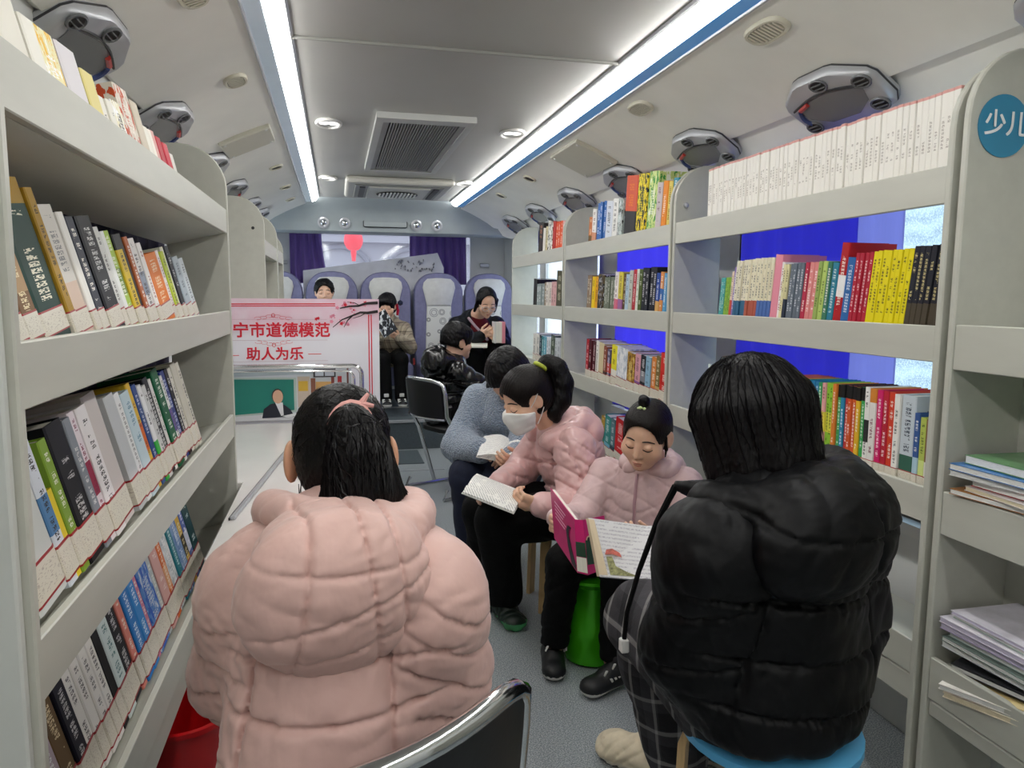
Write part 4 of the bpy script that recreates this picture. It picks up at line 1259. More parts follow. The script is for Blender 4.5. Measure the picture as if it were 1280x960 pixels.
# --- magazines lying on the near bookcase
def flat_mag(y0, z, ln, wd, th, c1, edge, label, rot, x0, slope=0.0, floppy=0.0):
    R = Matrix.Rotation(rot, 3, 'Z') @ Matrix.Rotation(slope, 3, 'Y')
    ob = thing('magazine', label, 'magazine', (x0, y0 - ln / 2, z), 'magazines on the near shelves')
    def Pt(u, v, w):   # u depth into shelf, v along the aisle, w up
        drop = -floppy * max(0, 0.09 - u) * 4 * max(0.0, v / ln + 0.5)
        return Vector((x0, y0 - ln / 2, z)) + R @ Vector((u, v, w + drop))
    cov = mat('magazine_cover', c1, 0.25, var=0.12, nscale=14)
    n = 6
    for nm, w0, w1, m_, ins in (('cover', 0, 0.0012, cov, 0), ('pages', 0.0014, th - 0.0014, edge, 0.003), ('front_cover', th - 0.0012, th, cov, 0)):
        mb = MB()
        rings = []
        for i in range(n + 1):
            u = ins * 0.3 + (wd - ins) * i / n
            rings.append([Pt(u, -ln / 2 + ins, w0), Pt(u, ln / 2 - ins, w0), Pt(u, ln / 2 - ins, w1), Pt(u, -ln / 2 + ins, w1)])
        mb.loft(rings)
        mb.build(nm, m_, ob)
M_pw = mat('white_page_edges', 'e2e2de', 0.6, var=0.12, nscale=60, stretch=(1, 1, 30))
M_py = mat('cream_page_edges', 'ddd0b0', 0.7, var=0.12, nscale=60, stretch=(1, 1, 30))
M_pp = mat('lilac_page_edges', 'cfc6dc', 0.6, var=0.12, nscale=60, stretch=(1, 1, 30))
zz = 0.806
for k, (c1, ed, th, dy, rot, lab) in enumerate([('d8dce0', M_pw, 0.016, 0.00, 0.06, 'white magazine at the bottom of the upper stack'), ('9c6a3c', M_pw, 0.012, 0.02, 0.10, 'brown and orange magazine second in the upper stack'), ('dcd4d0', M_py, 0.010, -0.05, -0.06, 'cream magazine third from the bottom of the upper stack'),
        ('a02c34', M_pw, 0.014, -0.07, 0.02, 'red and black magazine in the middle of the upper stack'), ('e8e8ea', M_pw, 0.012, 0.035, 0.09, 'white magazine under the blue one, upper stack'), ('3c74b4', M_pw, 0.014, 0.03, 0.04, 'blue magazine near the top of the upper stack'),
        ('6c9c6c', M_pw, 0.018, 0.00, -0.02, 'white and green magazine on top of the upper stack')]):
    flat_mag(1.36 + dy * 0.4 - 0.01, zz, 0.285, 0.19, th, c1, ed, lab, rot, BR + 0.012 - 0.01 * (k % 3))
    zz += th + 0.0015
zz = 0.412
for k, (c1, ed, th, dy, rot, lab, fl) in enumerate([('e6dcc4', M_py, 0.012, -0.06, 0.05, 'curled cream newspaper drooping over the lip of the lower stack', 0.15), ('e8e4dc', M_pw, 0.012, -0.02, 0.06, 'white floppy magazine second from the bottom, lower stack', 0.15), ('d8c084', M_py, 0.012, 0.0, 0.03, 'tan edged magazine third from the bottom, lower stack', 0.2), ('3c3c40', M_pw, 0.012, -0.02, 0.0, 'black covered magazine in the lower stack', 0.1),
        ('dfe6ea', M_pw, 0.014, 0.03, 0.05, 'white magazine in the middle of the lower stack', 0), ('708078', M_pw, 0.010, 0.02, 0.02, 'grey green magazine in the middle of the lower stack', 0), ('a8c0b8', M_pw, 0.012, 0.00, 0.04, 'pale green magazine above the middle of the lower stack', 0), ('c4b4dc', M_pp, 0.014, 0.05, 0.06, 'lilac edged magazine high in the lower stack', 0),
        ('e6e2f0', M_pp, 0.012, 0.05, 0.03, 'lavender white magazine sticking out near the top of the lower stack', 0), ('b4ccbc', M_pw, 0.010, 0.0, -0.02, 'pale green covered magazine second from top, lower stack', 0), ('dfdbe6', M_pp, 0.008, -0.01, 0.0, 'pale lilac magazine on top of the lower stack', 0)]):
    flat_mag(1.365 + dy * 0.3 - 0.012, zz, 0.285, 0.19, th, c1, ed, lab, rot, BR + 0.018 - (0.02 if k < 2 else 0.008 * (k % 3)), 0, fl)
    zz += th + 0.0015
# ------------------------------------------------------------------ table, poster, rail, bucket
M_table = mat('glossy_white_table_top', 'e3e0dc', 0.18, var=0.02, nscale=6)
tb = thing('reading_table', 'long white glossy table in front of the ponytail girl, running to the poster', 'table', (-0.12, 3.0, 0))
m = MB()
m.prism([(-0.355, 2.06, 0.515), (0.10, 2.06, 0.515), (0.10, 4.22, 0.515), (-0.60, 4.22, 0.515), (-0.60, 2.90, 0.515), (-0.355, 2.90, 0.515)], (0, 0, 0.035))
m.build('table_top', M_table, tb, bevel=0.004)
m = MB()
m.prism([(-0.34, 2.1, 0.03), (0.04, 2.1, 0.03), (0.04, 4.18, 0.03), (-0.58, 4.18, 0.03), (-0.58, 2.92, 0.03), (-0.34, 2.92, 0.03)], (0, 0, 0.485))
m.build('cabinet_body', M_white, tb, bevel=0.004)
m = MB()
m.prism([(-0.335, 2.40, 0.551), (-0.318, 2.40, 0.551), (-0.168, 3.90, 0.551), (-0.185, 3.90, 0.551)], (0, 0, 0.012))
m.build('chrome_strip', M_silver, tb, bevel=0.003)
m = MB()
m.prism([(-0.338, 2.40, 0.551), (-0.335, 2.40, 0.551), (-0.185, 3.90, 0.551), (-0.188, 3.90, 0.551)], (0, 0, 0.008))
m.build('dark_gasket', M_dark, tb)
m = MB(); m.prism([(-0.33, 2.08, 0.551), (-0.22, 2.07, 0.551), (-0.2, 2.14, 0.551), (-0.32, 2.16, 0.551)], (0, 0, 0.002))
tag(m.build('paper_sheet', mat('pink_paper', 'e8a8c8', 0.6, var=0.03)), 'pink paper sheet lying on the white table beside the pink jacket', 'paper')

# poster board
YP = 4.26
M_poster = NT('poster_print')
_co = M_poster.coord(); _s = M_poster.n('ShaderNodeSeparateXYZ'); M_poster.l(_co, _s.inputs[0])
_nz = M_poster.noise(5, 4, _co)
_top = M_poster.math('MULTIPLY', M_poster.ramp(_s.outputs[2], [(0.78, (0, 0, 0)), (1.0, (1, 1, 1))]), _nz)
_zz = M_poster.math('MULTIPLY_ADD', _s.outputs[2], 1.0, 0.0)
M_poster.l(M_poster.mix(M_poster.math('MULTIPLY', M_poster.ramp(_zz, [(0.92, (0, 0, 0)), (1.0, (0.75, 0.75, 0.75))]), _nz), hx('efedf4'), hx('e0789a')), M_poster.b.inputs['Base Color'])
M_poster.b.inputs['Roughness'].default_value = 0.45
M_poster = M_poster.m
ps = thing('poster_board', 'white and pink poster board with red lettering standing behind the white table', 'poster', (-0.19, YP, 0.10))
m = MB(); m.box(-0.615, 0.232, YP, YP + 0.018, 0.10, 1.226)
m.build('board', M_poster, ps)
M_pred = mat('poster_red', 'dc2038', 0.5, var=0)
M_pblack = mat('poster_black', '26201f', 0.5, var=0)
M_ppink = mat('poster_pink', 'e68ca4', 0.5, var=0.1, nscale=40)
M_pline = mat('poster_thin_line', 'b8909c', 0.5, var=0)
yp = YP - 0.0012
def flat(pts, name, m_, parent=ps, y=yp, th=0.0006):
    mb = MB(); mb.prism([(x, y, z) for x, z in pts], (0, th, 0)); return mb.build(name, m_, parent)
for z0, z1 in ((1.192, 1.198), (1.182, 1.1865)):
    flat([(-0.61, z0), (-0.005, z0 + 0.004), (-0.005, z1 + 0.004), (-0.61, z1)], 'border_line', M_pred)
for x0, x1 in ((0.172, 0.178), (0.186, 0.192)):
    flat([(x0, 0.12), (x1, 0.12), (x1, 1.14), (x0, 1.14)], 'border_line', M_pred)
text('西宁市道德模范', 0.085, (-0.333, yp, 1.049), R_FACE, M_pred, ps, 'title_lettering', 0.001, bold=0.0034)
text('助人为乐', 0.075, (-0.330, yp, 0.921), R_FACE, M_pred, ps, 'subtitle_lettering', 0.001, bold=0.003)
flat([(-0.555, 0.918), (-0.515, 0.918), (-0.515, 0.9215), (-0.555, 0.9215)], 'dash', M_pred)
flat([(-0.155, 0.922), (-0.085, 0.922), (-0.085, 0.9255), (-0.155, 0.9255)], 'dash', M_pred)
flat([(-0.6, 1.113), (-0.05, 1.113), (-0.05, 1.1142), (-0.6, 1.1142)], 'rule', M_pline)
flat([(-0.6, 1.0), (-0.05, 1.0), (-0.05, 1.0012), (-0.6, 1.0012)], 'rule', M_pline)
flat([(-0.6, 0.884), (-0.05, 0.886), (-0.05, 0.8872), (-0.6, 0.8852)], 'rule', M_pline)
for zc, up in ((1.115, 1), (0.995, -1)):     # scroll ornaments over and under the title
    mb = MB()
    for s in (-1, 1):
        for a, b in ((0.02, 0.016), (0.05, 0.008), (0.08, 0.004)):
            pts = [(-0.333 + s * (a + 0.018 * math.cos(t)), yp, zc + up * (b + 0.008 * math.sin(t))) for t in np.linspace(0, 5.0, 9)]
            mb.tube(pts, 0.001, 4)
    mb.tube([(-0.333 + 0.009 * math.cos(t), yp, zc + up * (0.02 + 0.011 * math.sin(t))) for t in np.linspace(0, 6.283, 9)[:-1]], 0.0016, 4, True)
    mb.build('scroll_ornament', M_pred, ps)
def ribbon(pts, w0, w1, name, m_):
    mb = MB(); n = len(pts)
    mb.tube([(x, yp, z) for x, z in pts], [w0 + (w1 - w0) * i / (n - 1) for i in range(n)], 5); mb.build(name, m_, ps)
ribbon([(0.226, 1.206), (0.16, 1.202), (0.12, 1.188), (0.07, 1.186), (0.02, 1.175)], 0.009, 0.003, 'branch', M_pblack)
ribbon([(0.226, 1.158), (0.17, 1.150), (0.13, 1.152), (0.08, 1.132), (0.03, 1.112), (-0.02, 1.07)], 0.009, 0.002, 'branch', M_pblack)
ribbon([(0.09, 1.136), (0.06, 1.108), (0.04, 1.07)], 0.004, 0.0015, 'branch', M_pblack)
ribbon([(0.16, 1.150), (0.13, 1.132), (0.09, 1.12)], 0.003, 0.001, 'branch', M_pblack)
ribbon([(0.13, 1.188), (0.1, 1.205), (0.06, 1.21)], 0.003, 0.001, 'branch', M_pblack)
rb = random.Random(5)
for k in range(26):
    x, z = rb.choice([(0.14, 1.19), (0.06, 1.19), (0.10, 1.15), (0.0, 1.12), (-0.08, 1.125), (0.05, 1.10), (0.02, 1.18)])
    x += rb.uniform(-0.035, 0.035); z += rb.uniform(-0.018, 0.018); r = rb.uniform(0.004, 0.010)
    flat([(x + r * (1 + 0.35 * math.cos(5 * t)) * math.cos(t), z + r * (1 + 0.35 * math.cos(5 * t)) * math.sin(t)) for t in np.linspace(0, 6.283, 16)[:-1]], 'blossom', M_ppink if k % 4 else M_pred)
# printed photograph in the lower part: a man in front of a green chalkboard
def FM(n_, c): return mat(n_, c, 0.4, var=0.03)
PH = [('print_wall', 'cfd6dc', [(-0.61, 0.56), (0.075, 0.56), (0.075, 0.842), (-0.61, 0.842)]),
      ('print_ceiling', 'aebcc4', [(-0.61, 0.80), (-0.12, 0.815), (-0.12, 0.842), (-0.61, 0.842)]),
      ('print_chalkboard_frame', 'b8c8c0', [(-0.565, 0.585), (-0.222, 0.605), (-0.222, 0.795), (-0.565, 0.80)]),
      ('print_chalkboard', '1f7f72', [(-0.545, 0.595), (-0.235, 0.615), (-0.235, 0.785), (-0.545, 0.79)]),
      ('print_side_wall', 'c8b8a8', [(-0.215, 0.63), (-0.15, 0.63), (-0.15, 0.80), (-0.215, 0.80)]),
      ('print_notice', 'd8b040', [(-0.21, 0.72), (-0.16, 0.72), (-0.16, 0.775), (-0.21, 0.775)]),
      ('print_doorway', '8c5a48', [(-0.145, 0.58), (-0.12, 0.58), (-0.12, 0.79), (-0.145, 0.79)]),
      ('print_doorway', 'd8a868', [(-0.118, 0.62), (-0.035, 0.62), (-0.035, 0.77), (-0.118, 0.77)]),
      ('print_doorway', '7c3a34', [(-0.035, 0.58), (-0.018, 0.58), (-0.018, 0.80), (-0.035, 0.80)]),
      ('print_window_grid', '3c3a40', [(-0.13, 0.795), (-0.01, 0.795), (-0.01, 0.842), (-0.13, 0.842)]),
      ('print_window_grid', 'c8d0dc', [(-0.12, 0.802), (-0.075, 0.802), (-0.075, 0.836), (-0.12, 0.836)]),
      ('print_window_grid', 'c8d0dc', [(-0.068, 0.802), (-0.018, 0.802), (-0.018, 0.836), (-0.068, 0.836)]),
      ('print_banner', 'b83038', [(0.0, 0.70), (0.022, 0.70), (0.022, 0.80), (0.0, 0.80)]),
      ('print_post', '6c3c38', [(0.05, 0.60), (0.06, 0.60), (0.06, 0.842), (0.05, 0.842)]),
      ('print_desk', 'dcdce0', [(-0.61, 0.56), (-0.12, 0.56), (-0.20, 0.60), (-0.61, 0.585)])]
for k, (nm, c, pts) in enumerate(PH):
    flat(pts, nm, FM('print_colour', c), y=YP - 0.0012 - 0.0006 * (k + 1), th=0.0005)
ym = YP - 0.012
def blob(cx, cz, rx, rz, nm, c, y, n=18):
    flat([(cx + rx * math.cos(t), cz + rz * math.sin(t)) for t in np.linspace(0, 6.283, n + 1)[:-1]], nm, FM('print_colour', c), y=y, th=0.0005)
flat([(-0.405, 0.575), (-0.395, 0.625), (-0.36, 0.652), (-0.32, 0.66), (-0.285, 0.645), (-0.255, 0.62), (-0.235, 0.58)], 'print_jacket', FM('print_colour', '1c2030'), y=ym, th=0.0005)
flat([(-0.335, 0.66), (-0.295, 0.66), (-0.292, 0.59), (-0.305, 0.585)], 'print_shirt', FM('print_colour', 'e4e4e8'), y=ym - 0.0006, th=0.0005)
blob(-0.322, 0.697, 0.030, 0.040, 'print_hair', '3a3230', ym - 0.0003)
blob(-0.320, 0.692, 0.027, 0.038, 'print_face', 'd8ac90', ym - 0.0009)
flat([(-0.30, 0.585), (-0.225, 0.60), (-0.195, 0.592), (-0.27, 0.575)], 'print_papers', FM('print_colour', 'eceef0'), y=ym - 0.0012, th=0.0005)

# chrome rail in front of the poster
rl = thing('handrail', 'bent chrome handrail around the printed photograph on the poster', 'handrail', (0.13, 4.215, 0.55))
yr = 4.195
arc = [(0.08 + 0.05 * math.sin(t), yr, 0.812 + 0.05 * math.cos(t)) for t in np.linspace(0, math.pi / 2, 7)]
m = MB(); m.tube([(-0.60, yr, 0.862)] + arc + [(0.13, yr, 0.551)], 0.013, 10)
m.build('rail_tube', M_chrome, rl, smooth=True)
arc = [(0.045 + 0.045 * math.sin(t), yr, 0.79 + 0.045 * math.cos(t)) for t in np.linspace(0, math.pi / 2, 7)]
m = MB(); m.tube([(-0.60, yr, 0.838)] + [(x, y, z) for x, y, z in arc] + [(0.092, yr, 0.551)], 0.006, 8)
m.build('inner_tube', M_chrome, rl, smooth=True)
m = MB(); m.lathe([(0.025, 0.0), (0.025, 0.006), (0.014, 0.012)], (0.13, yr, 0.5505), 14)
m.build('foot_flange', M_chrome, rl, smooth=True)

# red bucket below the long bookcase
M_bucket = mat('red_bucket_plastic', 'c0161c', 0.3, var=0.04)
bx, by = -0.392, 1.90
bk = thing('bucket', 'red plastic bucket with white wire handle under the long bookcase', 'bucket', (bx, by, 0))
m = MB()
m.lathe([(0.085, 0.0), (0.09, 0.004), (0.118, 0.205), (0.128, 0.21), (0.128, 0.222), (0.115, 0.222), (0.112, 0.20), (0.084, 0.012), (0.0, 0.012)], (bx, by, 0.001), 28)
m.build('pail', M_bucket, bk, smooth=True)
m = MB(); m.tube([(bx + 0.132, by + 0.02, 0.205), (bx + 0.142, by + 0.025, 0.208), (bx + 0.150, by + 0.02, 0.16), (bx + 0.150, by, 0.09), (bx + 0.142, by - 0.03, 0.03), (bx + 0.13, by - 0.06, 0.012)], 0.0035, 6)
m.build('wire_handle', M_white, bk, smooth=True)

# ------------------------------------------------------------------ chairs and stools
M_blackpad = mat('black_vinyl', '101114', 0.38, var=0.05, bump=(120, 0.08, 0.002))
def office_chair(org, face, label, zback=0.735):
    f = Vector((face[0], face[1], 0)).normalized()
    r = Vector((f.y, -f.x, 0))
    o0 = Vector((org[0], org[1], org[2]))
    P = lambda a, b, z: o0 + r * a + f * b + Vector((0, 0, z))
    ob = thing('chair', label, 'chair', o0, 'black chairs with chrome frames')
    def backc(u, z, off=0.0):     # curved backrest: u -1..1
        a = 0.205 * u
        return P(a, -0.205 - 0.055 * (1 - u * u) - 0.10 * (z - 0.45) + off, z)
    zt = zback
    m = MB()
    n = 14
    rings = []
    for j in range(9):
        v = j / 8
        z = 0.50 + (zt - 0.50) * v
        w = 1.0 if v < 0.8 else math.sqrt(max(0.0, 1 - ((v - 0.8) / 0.2) ** 2 * 0.25))
        rings.append([backc((-1 + 2 * i / n) * w * 0.97, z, 0.012) for i in range(n + 1)] + [backc((1 - 2 * i / n) * w * 0.97, z, -0.012) for i in range(n + 1)])
    m.loft(rings)
    m.build('backrest', M_blackpad, ob, smooth=True)
    m = MB()
    top = [backc(-1 + 2 * i / 16, zt + 0.004 - 0.03 * abs(-1 + 2 * i / 16) ** 6) for i in range(17)]
    path = [P(-0.225, -0.02, 0.02), P(-0.222, -0.14, 0.40), backc(-1.03, 0.52), backc(-1.04, zt - 0.075)] + top + [backc(1.04, zt - 0.075), backc(1.03, 0.52), P(0.222, -0.14, 0.40), P(0.225, -0.02, 0.02)]
    m.tube(path, 0.0135, 10)
    m.build('back_frame', M_chrome, ob, smooth=True)
    m = MB(); m.tube([backc(-1 + 2 * i / 12, 0.50, -0.01) for i in range(13)], 0.009, 8)
    m.build('lower_rail', M_chrome, ob, smooth=True)
    m = MB()
    rr = lambda z, s: [P(0.205 * s * math.copysign(abs(math.cos(t)) ** 0.6, math.cos(t)), 0.02 + 0.2 * s * math.copysign(abs(math.sin(t)) ** 0.6, math.sin(t)), z) for t in np.linspace(0, 6.283, 25)[:-1]]
    m.loft([rr(0.395, 0.92), rr(0.40, 1.0), rr(0.425, 1.0), rr(0.44, 0.9)])
    m.build('seat', M_blackpad, ob, smooth=True)
    for s in (-1, 1):
        m = MB(); m.tube([P(s * 0.2, 0.0, 0.39), P(s * 0.215, 0.17, 0.33), P(s * 0.22, 0.2, 0.0125), P(s * 0.222, -0.24, 0.0125), P(s * 0.216, -0.21, 0.07)], 0.011, 8)
        m.build('leg', M_chrome, ob, smooth=True)
    return ob
office_chair((-0.072, 0.985, 0), (-0.5, 0.866), 'black chair with curved chrome back rim holding the nearest pink-jacketed girl', 0.772)
M_wood = mat('pale_bent_wood', 'c8a878', 0.45, var=0.08, nscale=6, stretch=(30, 30, 2))
M_bluepl = mat('sky_blue_plastic', '58a8d8', 0.35, var=0.02)
def stool(cx, cy, zt, r, seat_m, leg_m, label, rot=0.6, name='stool'):
    ob = thing(name, label, 'stool', (cx, cy, 0), 'reading stools')
    m = MB(); m.lathe([(0.0, -0.022), (r * 0.95, -0.022), (r, -0.015), (r, 0.0), (r * 0.96, 0.004), (0, 0.004)], (cx, cy, zt - 0.005), 32)
    m.build('seat', seat_m, ob, smooth=True)
    for k in range(4):
        a = rot + k * math.pi / 2
        d = Vector((math.cos(a), math.sin(a), 0)); w = Vector((-d.y, d.x, 0))
        prof = [(r * 0.25, zt - 0.034), (r * 0.72, zt - 0.034), (r * 0.88, zt - 0.048), (r * 0.96, zt - 0.085), (r * 1.02, 0.001)]
        m = MB()
        rings = []
        for i, (q, z) in enumerate(prof):
            nx, nz = (0, 1) if i < 2 else ((0.7, 0.7) if i == 2 else (1, 0.05))
            c = Vector((cx, cy, z)) + d * q
            tt = 0.008
            rings.append([c + w * 0.02 + d * nx * tt + Vector((0, 0, nz * tt)), c - w * 0.02 + d * nx * tt + Vector((0, 0, nz * tt)), c - w * 0.02 - d * nx * tt - Vector((0, 0, nz * tt)), c + w * 0.02 - d * nx * tt - Vector((0, 0, nz * tt))])
        m.loft(rings)
        m.build('leg', leg_m, ob, smooth=True)
    return ob
stool(0.805, 1.22, 0.436, 0.17, M_bluepl, M_wood, 'round blue topped stool with pale wooden legs under the black puffer jacket', 0.9)
stool(0.89, 2.845, 0.36, 0.155, M_wood, M_wood, 'bent wood stool under the masked girl in pink', math.radians(134))

M_green = mat('glossy_green_plastic', '48b41c', 0.22, 0.35, var=0.05, nscale=3)
ob = thing('green_stool', 'shiny green waisted stool between the legs of the smallest girl', 'stool', (0.80, 2.33, 0))
m = MB(); m.lathe([(0.07, 0.0), (0.095, 0.01), (0.105, 0.06), (0.102, 0.14), (0.085, 0.22), (0.075, 0.27), (0.105, 0.292), (0.12, 0.30), (0.115, 0.308), (0.0, 0.308)], (0.845, 2.36, 0.001), 32)
m.build('body', M_green, ob, smooth=True)
ob = thing('green_stool', 'shiny green stool partly hidden below the blue fleece reader', 'stool', (0.64, 3.40, 0))
m = MB(); m.lathe([(0.10, 0.0), (0.125, 0.01), (0.125, 0.06), (0.10, 0.2), (0.10, 0.3), (0.15, 0.34), (0.155, 0.352), (0.15, 0.36), (0.0, 0.36)], (0.70, 3.42, 0.001), 32)
m.build('body', M_green, ob, smooth=True)

# ------------------------------------------------------------------ rear platform seats
M_seatshell = mat('lavender_seat_fabric', '7e7e9f', 0.75, var=0.06, nscale=30, bump=(300, 0.15, 0.002))
M_seathead = mat('light_grey_headrest', 'cfcfcb', 0.7, var=0.04, nscale=20)
def ring_fabric():
    t = NT('ring_patterned_fabric')
    co = t.coord()
    v = t.n('ShaderNodeTexVoronoi', voronoi_dimensions='2D'); v.inputs['Scale'].default_value = 9.5; v.inputs['Randomness'].default_value = 0.55
    sx = t.n('ShaderNodeSeparateXYZ'); t.l(co, sx.inputs[0])
    cb = t.n('ShaderNodeCombineXYZ'); t.l(sx.outputs[0], cb.inputs[0]); t.l(sx.outputs[2], cb.inputs[1]); t.l(cb.outputs[0], v.inputs['Vector'])
    d = v.outputs['Distance']
    sc = t.n('ShaderNodeSeparateColor'); t.l(v.outputs['Color'], sc.inputs[0])
    rad = t.math('MULTIPLY_ADD', sc.outputs[0], 0.22, 0.16)
    r1 = t.math('LESS_THAN', t.math('ABSOLUTE', t.math('SUBTRACT', d, rad)), 0.022)
    r2 = t.math('LESS_THAN', t.math('ABSOLUTE', t.math('SUBTRACT', d, t.math('MULTIPLY', rad, 0.62))), 0.025)
    t.l(t.mix(t.math('MAXIMUM', r1, r2), hx('e2e2da'), hx('7c7c78')), t.b.inputs['Base Color'])
    t.b.inputs['Roughness'].default_value = 0.75
    return t.m
M_ring = ring_fabric()
def coach_seat(xc, label):
    zb = 0.235
    ob = thing('coach_seat', label, 'seat', (xc, 7.1, zb), 'lavender coach seats in the rear row')
    def prof(w, z0, z1, rtop, y, n=8):
        pts = [(xc - w * 0.86, y, z0), (xc - w, y, z0 + (z1 - z0) * 0.3), (xc - w, y, z1 - rtop)]
        for k in range(1, n):
            t = math.pi / 2 * k / n
            pts.append((xc - w + w * 0.80 * (1 - math.cos(t)), y, z1 - rtop + rtop * math.sin(t)))
        pts.append((xc - 0.1 * w, y, z1 + 0.004))
        return pts + [(2 * xc - x, yy, z) for x, yy, z in reversed(pts)]
    yf = 7.18
    m = MB()
    m.loft([prof(0.225, 0.44, 1.452, 0.2, yf - 0.02), prof(0.235, 0.43, 1.46, 0.2, yf + 0.01), prof(0.235, 0.43, 1.46, 0.2, yf + 0.07), prof(0.215, 0.45, 1.44, 0.2, yf + 0.10)])
    m.build('back_shell', M_seatshell, ob, smooth=True)
    m = MB()
    def inner(sc, y):
        pts = [(xc - 0.115, y, 1.15), (xc - 0.13, y, 1.22), (xc - 0.155, y, 1.32), (xc - 0.145, y, 1.37), (xc - 0.11, y, 1.405), (xc - 0.03, y, 1.412)]
        pts = pts + [(2 * xc - a, b, c) for a, b, c in reversed(pts)]
        return [(xc + (a - xc) * sc, b, 1.28 + (c - 1.28) * sc) for a, b, c in pts]
    m.loft([inner(1.0, yf - 0.015), inner(1.0, yf - 0.035), inner(0.92, yf - 0.045)])
    m.build('headrest_panel', M_seathead, ob, smooth=True)
    m = MB()
    def low(sc, y):
        return [(xc - 0.13 * sc, y, 0.56), (xc - 0.125 * sc, y, 0.85), (xc - 0.115 * sc, y, 1.148), (xc + 0.115 * sc, y, 1.148), (xc + 0.125 * sc, y, 0.85), (xc + 0.13 * sc, y, 0.56)]
    m.loft([low(1, yf - 0.015), low(1, yf - 0.034), low(0.94, yf - 0.042)])
    m.build('ring_patterned_panel', M_ring, ob)
    m = MB()
    def cu(z, s):
        return [(xc + 0.225 * s * math.copysign(abs(math.cos(t)) ** 0.5, math.cos(t)), 6.96 + 0.22 * s * math.copysign(abs(math.sin(t)) ** 0.5, math.sin(t)), z) for t in np.linspace(0, 6.283, 29)[:-1]]
    m.loft([cu(0.44, 0.97), cu(0.46, 1.0), cu(0.60, 1.0), cu(0.62, 0.93)])
    m.build('cushion', M_seatshell, ob, smooth=True)
    m = MB(); m.box(xc + 0.238, xc + 0.255, 7.02, 7.06, 0.60, 0.66)
    m.build('belt_buckle', M_red, ob, bevel=0.004)
    return ob
SX = [-0.53, -0.035, 0.455, 0.955, 1.445]
for x, lab in zip(SX, ('lavender coach seat at the table side end of the rear row', 'lavender coach seat behind the boy looking over the poster', 'lavender coach seat under the girl in the plaid jacket', 'empty lavender coach seat with ring patterned back', 'lavender coach seat under the woman wearing glasses')):
    coach_seat(x, lab)
m = MB(); m.box(XL2 + 0.02, XR2 - 0.02, 6.76, 7.32, 0.236, 0.435)
pl = tag(m.build('seat_plinth', M_white), 'white box plinth carrying the rear row of seats', 'plinth')
m = MB(); m.box(0.36, 0.76, 6.30, 6.7, 0.2355, 0.24)
m.build('rubber_mat', M_greymat, pl)
m = MB(); m.box(0.30, 0.70, 6.750, 6.759, 0.25, 0.41)
m.build('front_panel', M_greymat, pl)
m = MB(); m.lathe([(0.012, 0), (0.009, 0.006)], (0.66, 6.75, 0.385), 10, axis=(0, -1, 0))
m.build('stud', M_chrome, pl)
# pale board leaning behind the seats
m = MB(); m.prism([(-0.30, 7.42, 0.236), (1.00, 7.42, 0.236), (1.045, 7.46, 1.52), (0.985, 7.47, 1.665), (-0.30, 7.46, 1.475)], (0, 0.02, 0))
lb = tag(m.build('leaning_board', mat('pale_grey_board', 'd6d8e0', 0.5, var=0.05)), 'pale grey slanted board standing between the seats and the rear window', 'board')
mb = MB()
for k in range(40):
    x, z = rb.uniform(0.55, 0.95), rb.uniform(1.46, 1.58); mb.box(x, x + 0.008, 7.435 + 0.02 * (z - 1.46), 7.4585, z, z + rb.uniform(0.006, 0.022))
mb.build('faint_print', mat('faint_grey_print', '7c7e8a', 0.6, var=0), lb)
office_chair((0.735, 4.72, 0), (0.9, 0.43), 'black chair with chrome frame under the boy in shiny black jacket', 0.735)
# wall grips by the rear window
for x, y, z, lab in ((-0.50, 7.70, 1.56, 'small grey wall grip beside the table side curtain'), (1.50, 7.70, 1.56, 'small grey wall grip beside the wide curtain')):
    m = MB(); m.box(x - 0.05, x + 0.05, y - 0.03, y, z - 0.02, z + 0.02)
    tag(m.build('wall_grip', M_silver, bevel=0.006), lab, 'grip', 'wall grips')

# ------------------------------------------------------------------ outside the rear window
M_out = mat('pale_facade', '9c98a2', 0.8, var=0.03)
m = MB(); m.box(-4, 5, 11.0, 11.1, 0.0, 5.0)
fac = struct(m.build('exterior_facade', M_out))
for xc_, w_ in ((0.05, 0.42), (1.15, 0.46)):
    m = MB()
    m.tube([(xc_ + w_ * math.cos(t), 10.96, 1.62 + 0.30 * math.sin(t)) for t in np.linspace(0, 6.283, 33)[:-1]], 0.04, 8, True)
    m.build('oval_moulding', mat('facade_relief', '7c7a86', 0.8, var=0.03), fac, smooth=True)
m = MB(); m.box(-4, 5, 10.85, 11.0, 1.98, 2.06)
m.build('cornice', M_out, fac)
m = MB(); m.box(0.05, 0.35, 8.5, 11.05, 3.2, 3.28)
struct(m.build('exterior_beam', M_out))
m = MB(); m.box(-6, 7, Y1 + 0.3, 12, -0.6, -0.55)
struct(m.build('exterior_ground', mat('paving', '8c8c8e', 0.8)))
M_lant = NT('lantern_red'); M_lant.b.inputs['Base Color'].default_value = hx('e01828') + (1,); M_lant.b.inputs['Emission Color'].default_value = hx('ff1428') + (1,); M_lant.b.inputs['Emission Strength'].default_value = 0.55; M_lant = M_lant.m
ln = thing('lantern', 'glowing red lantern hanging outside the rear window', 'lantern', (0.20, 8.6, 1.70))
m = MB(); m.lathe([(0.05, 0.0), (0.075, 0.02), (0.10, 0.07), (0.105, 0.11), (0.095, 0.16), (0.06, 0.2), (0.05, 0.21)], (0.20, 8.6, 1.74), 18)
m.build('shade', M_lant, ln, smooth=True)
m = MB(); m.lathe([(0.02, 0), (0.032, 0.1), (0.03, 0.12)], (0.20, 8.6, 1.62), 10)
m.build('tassel', M_lant, ln, smooth=True)
m = MB(); m.tube([(0.20, 8.6, 1.94), (0.20, 8.6, 3.2)], 0.006, 6)
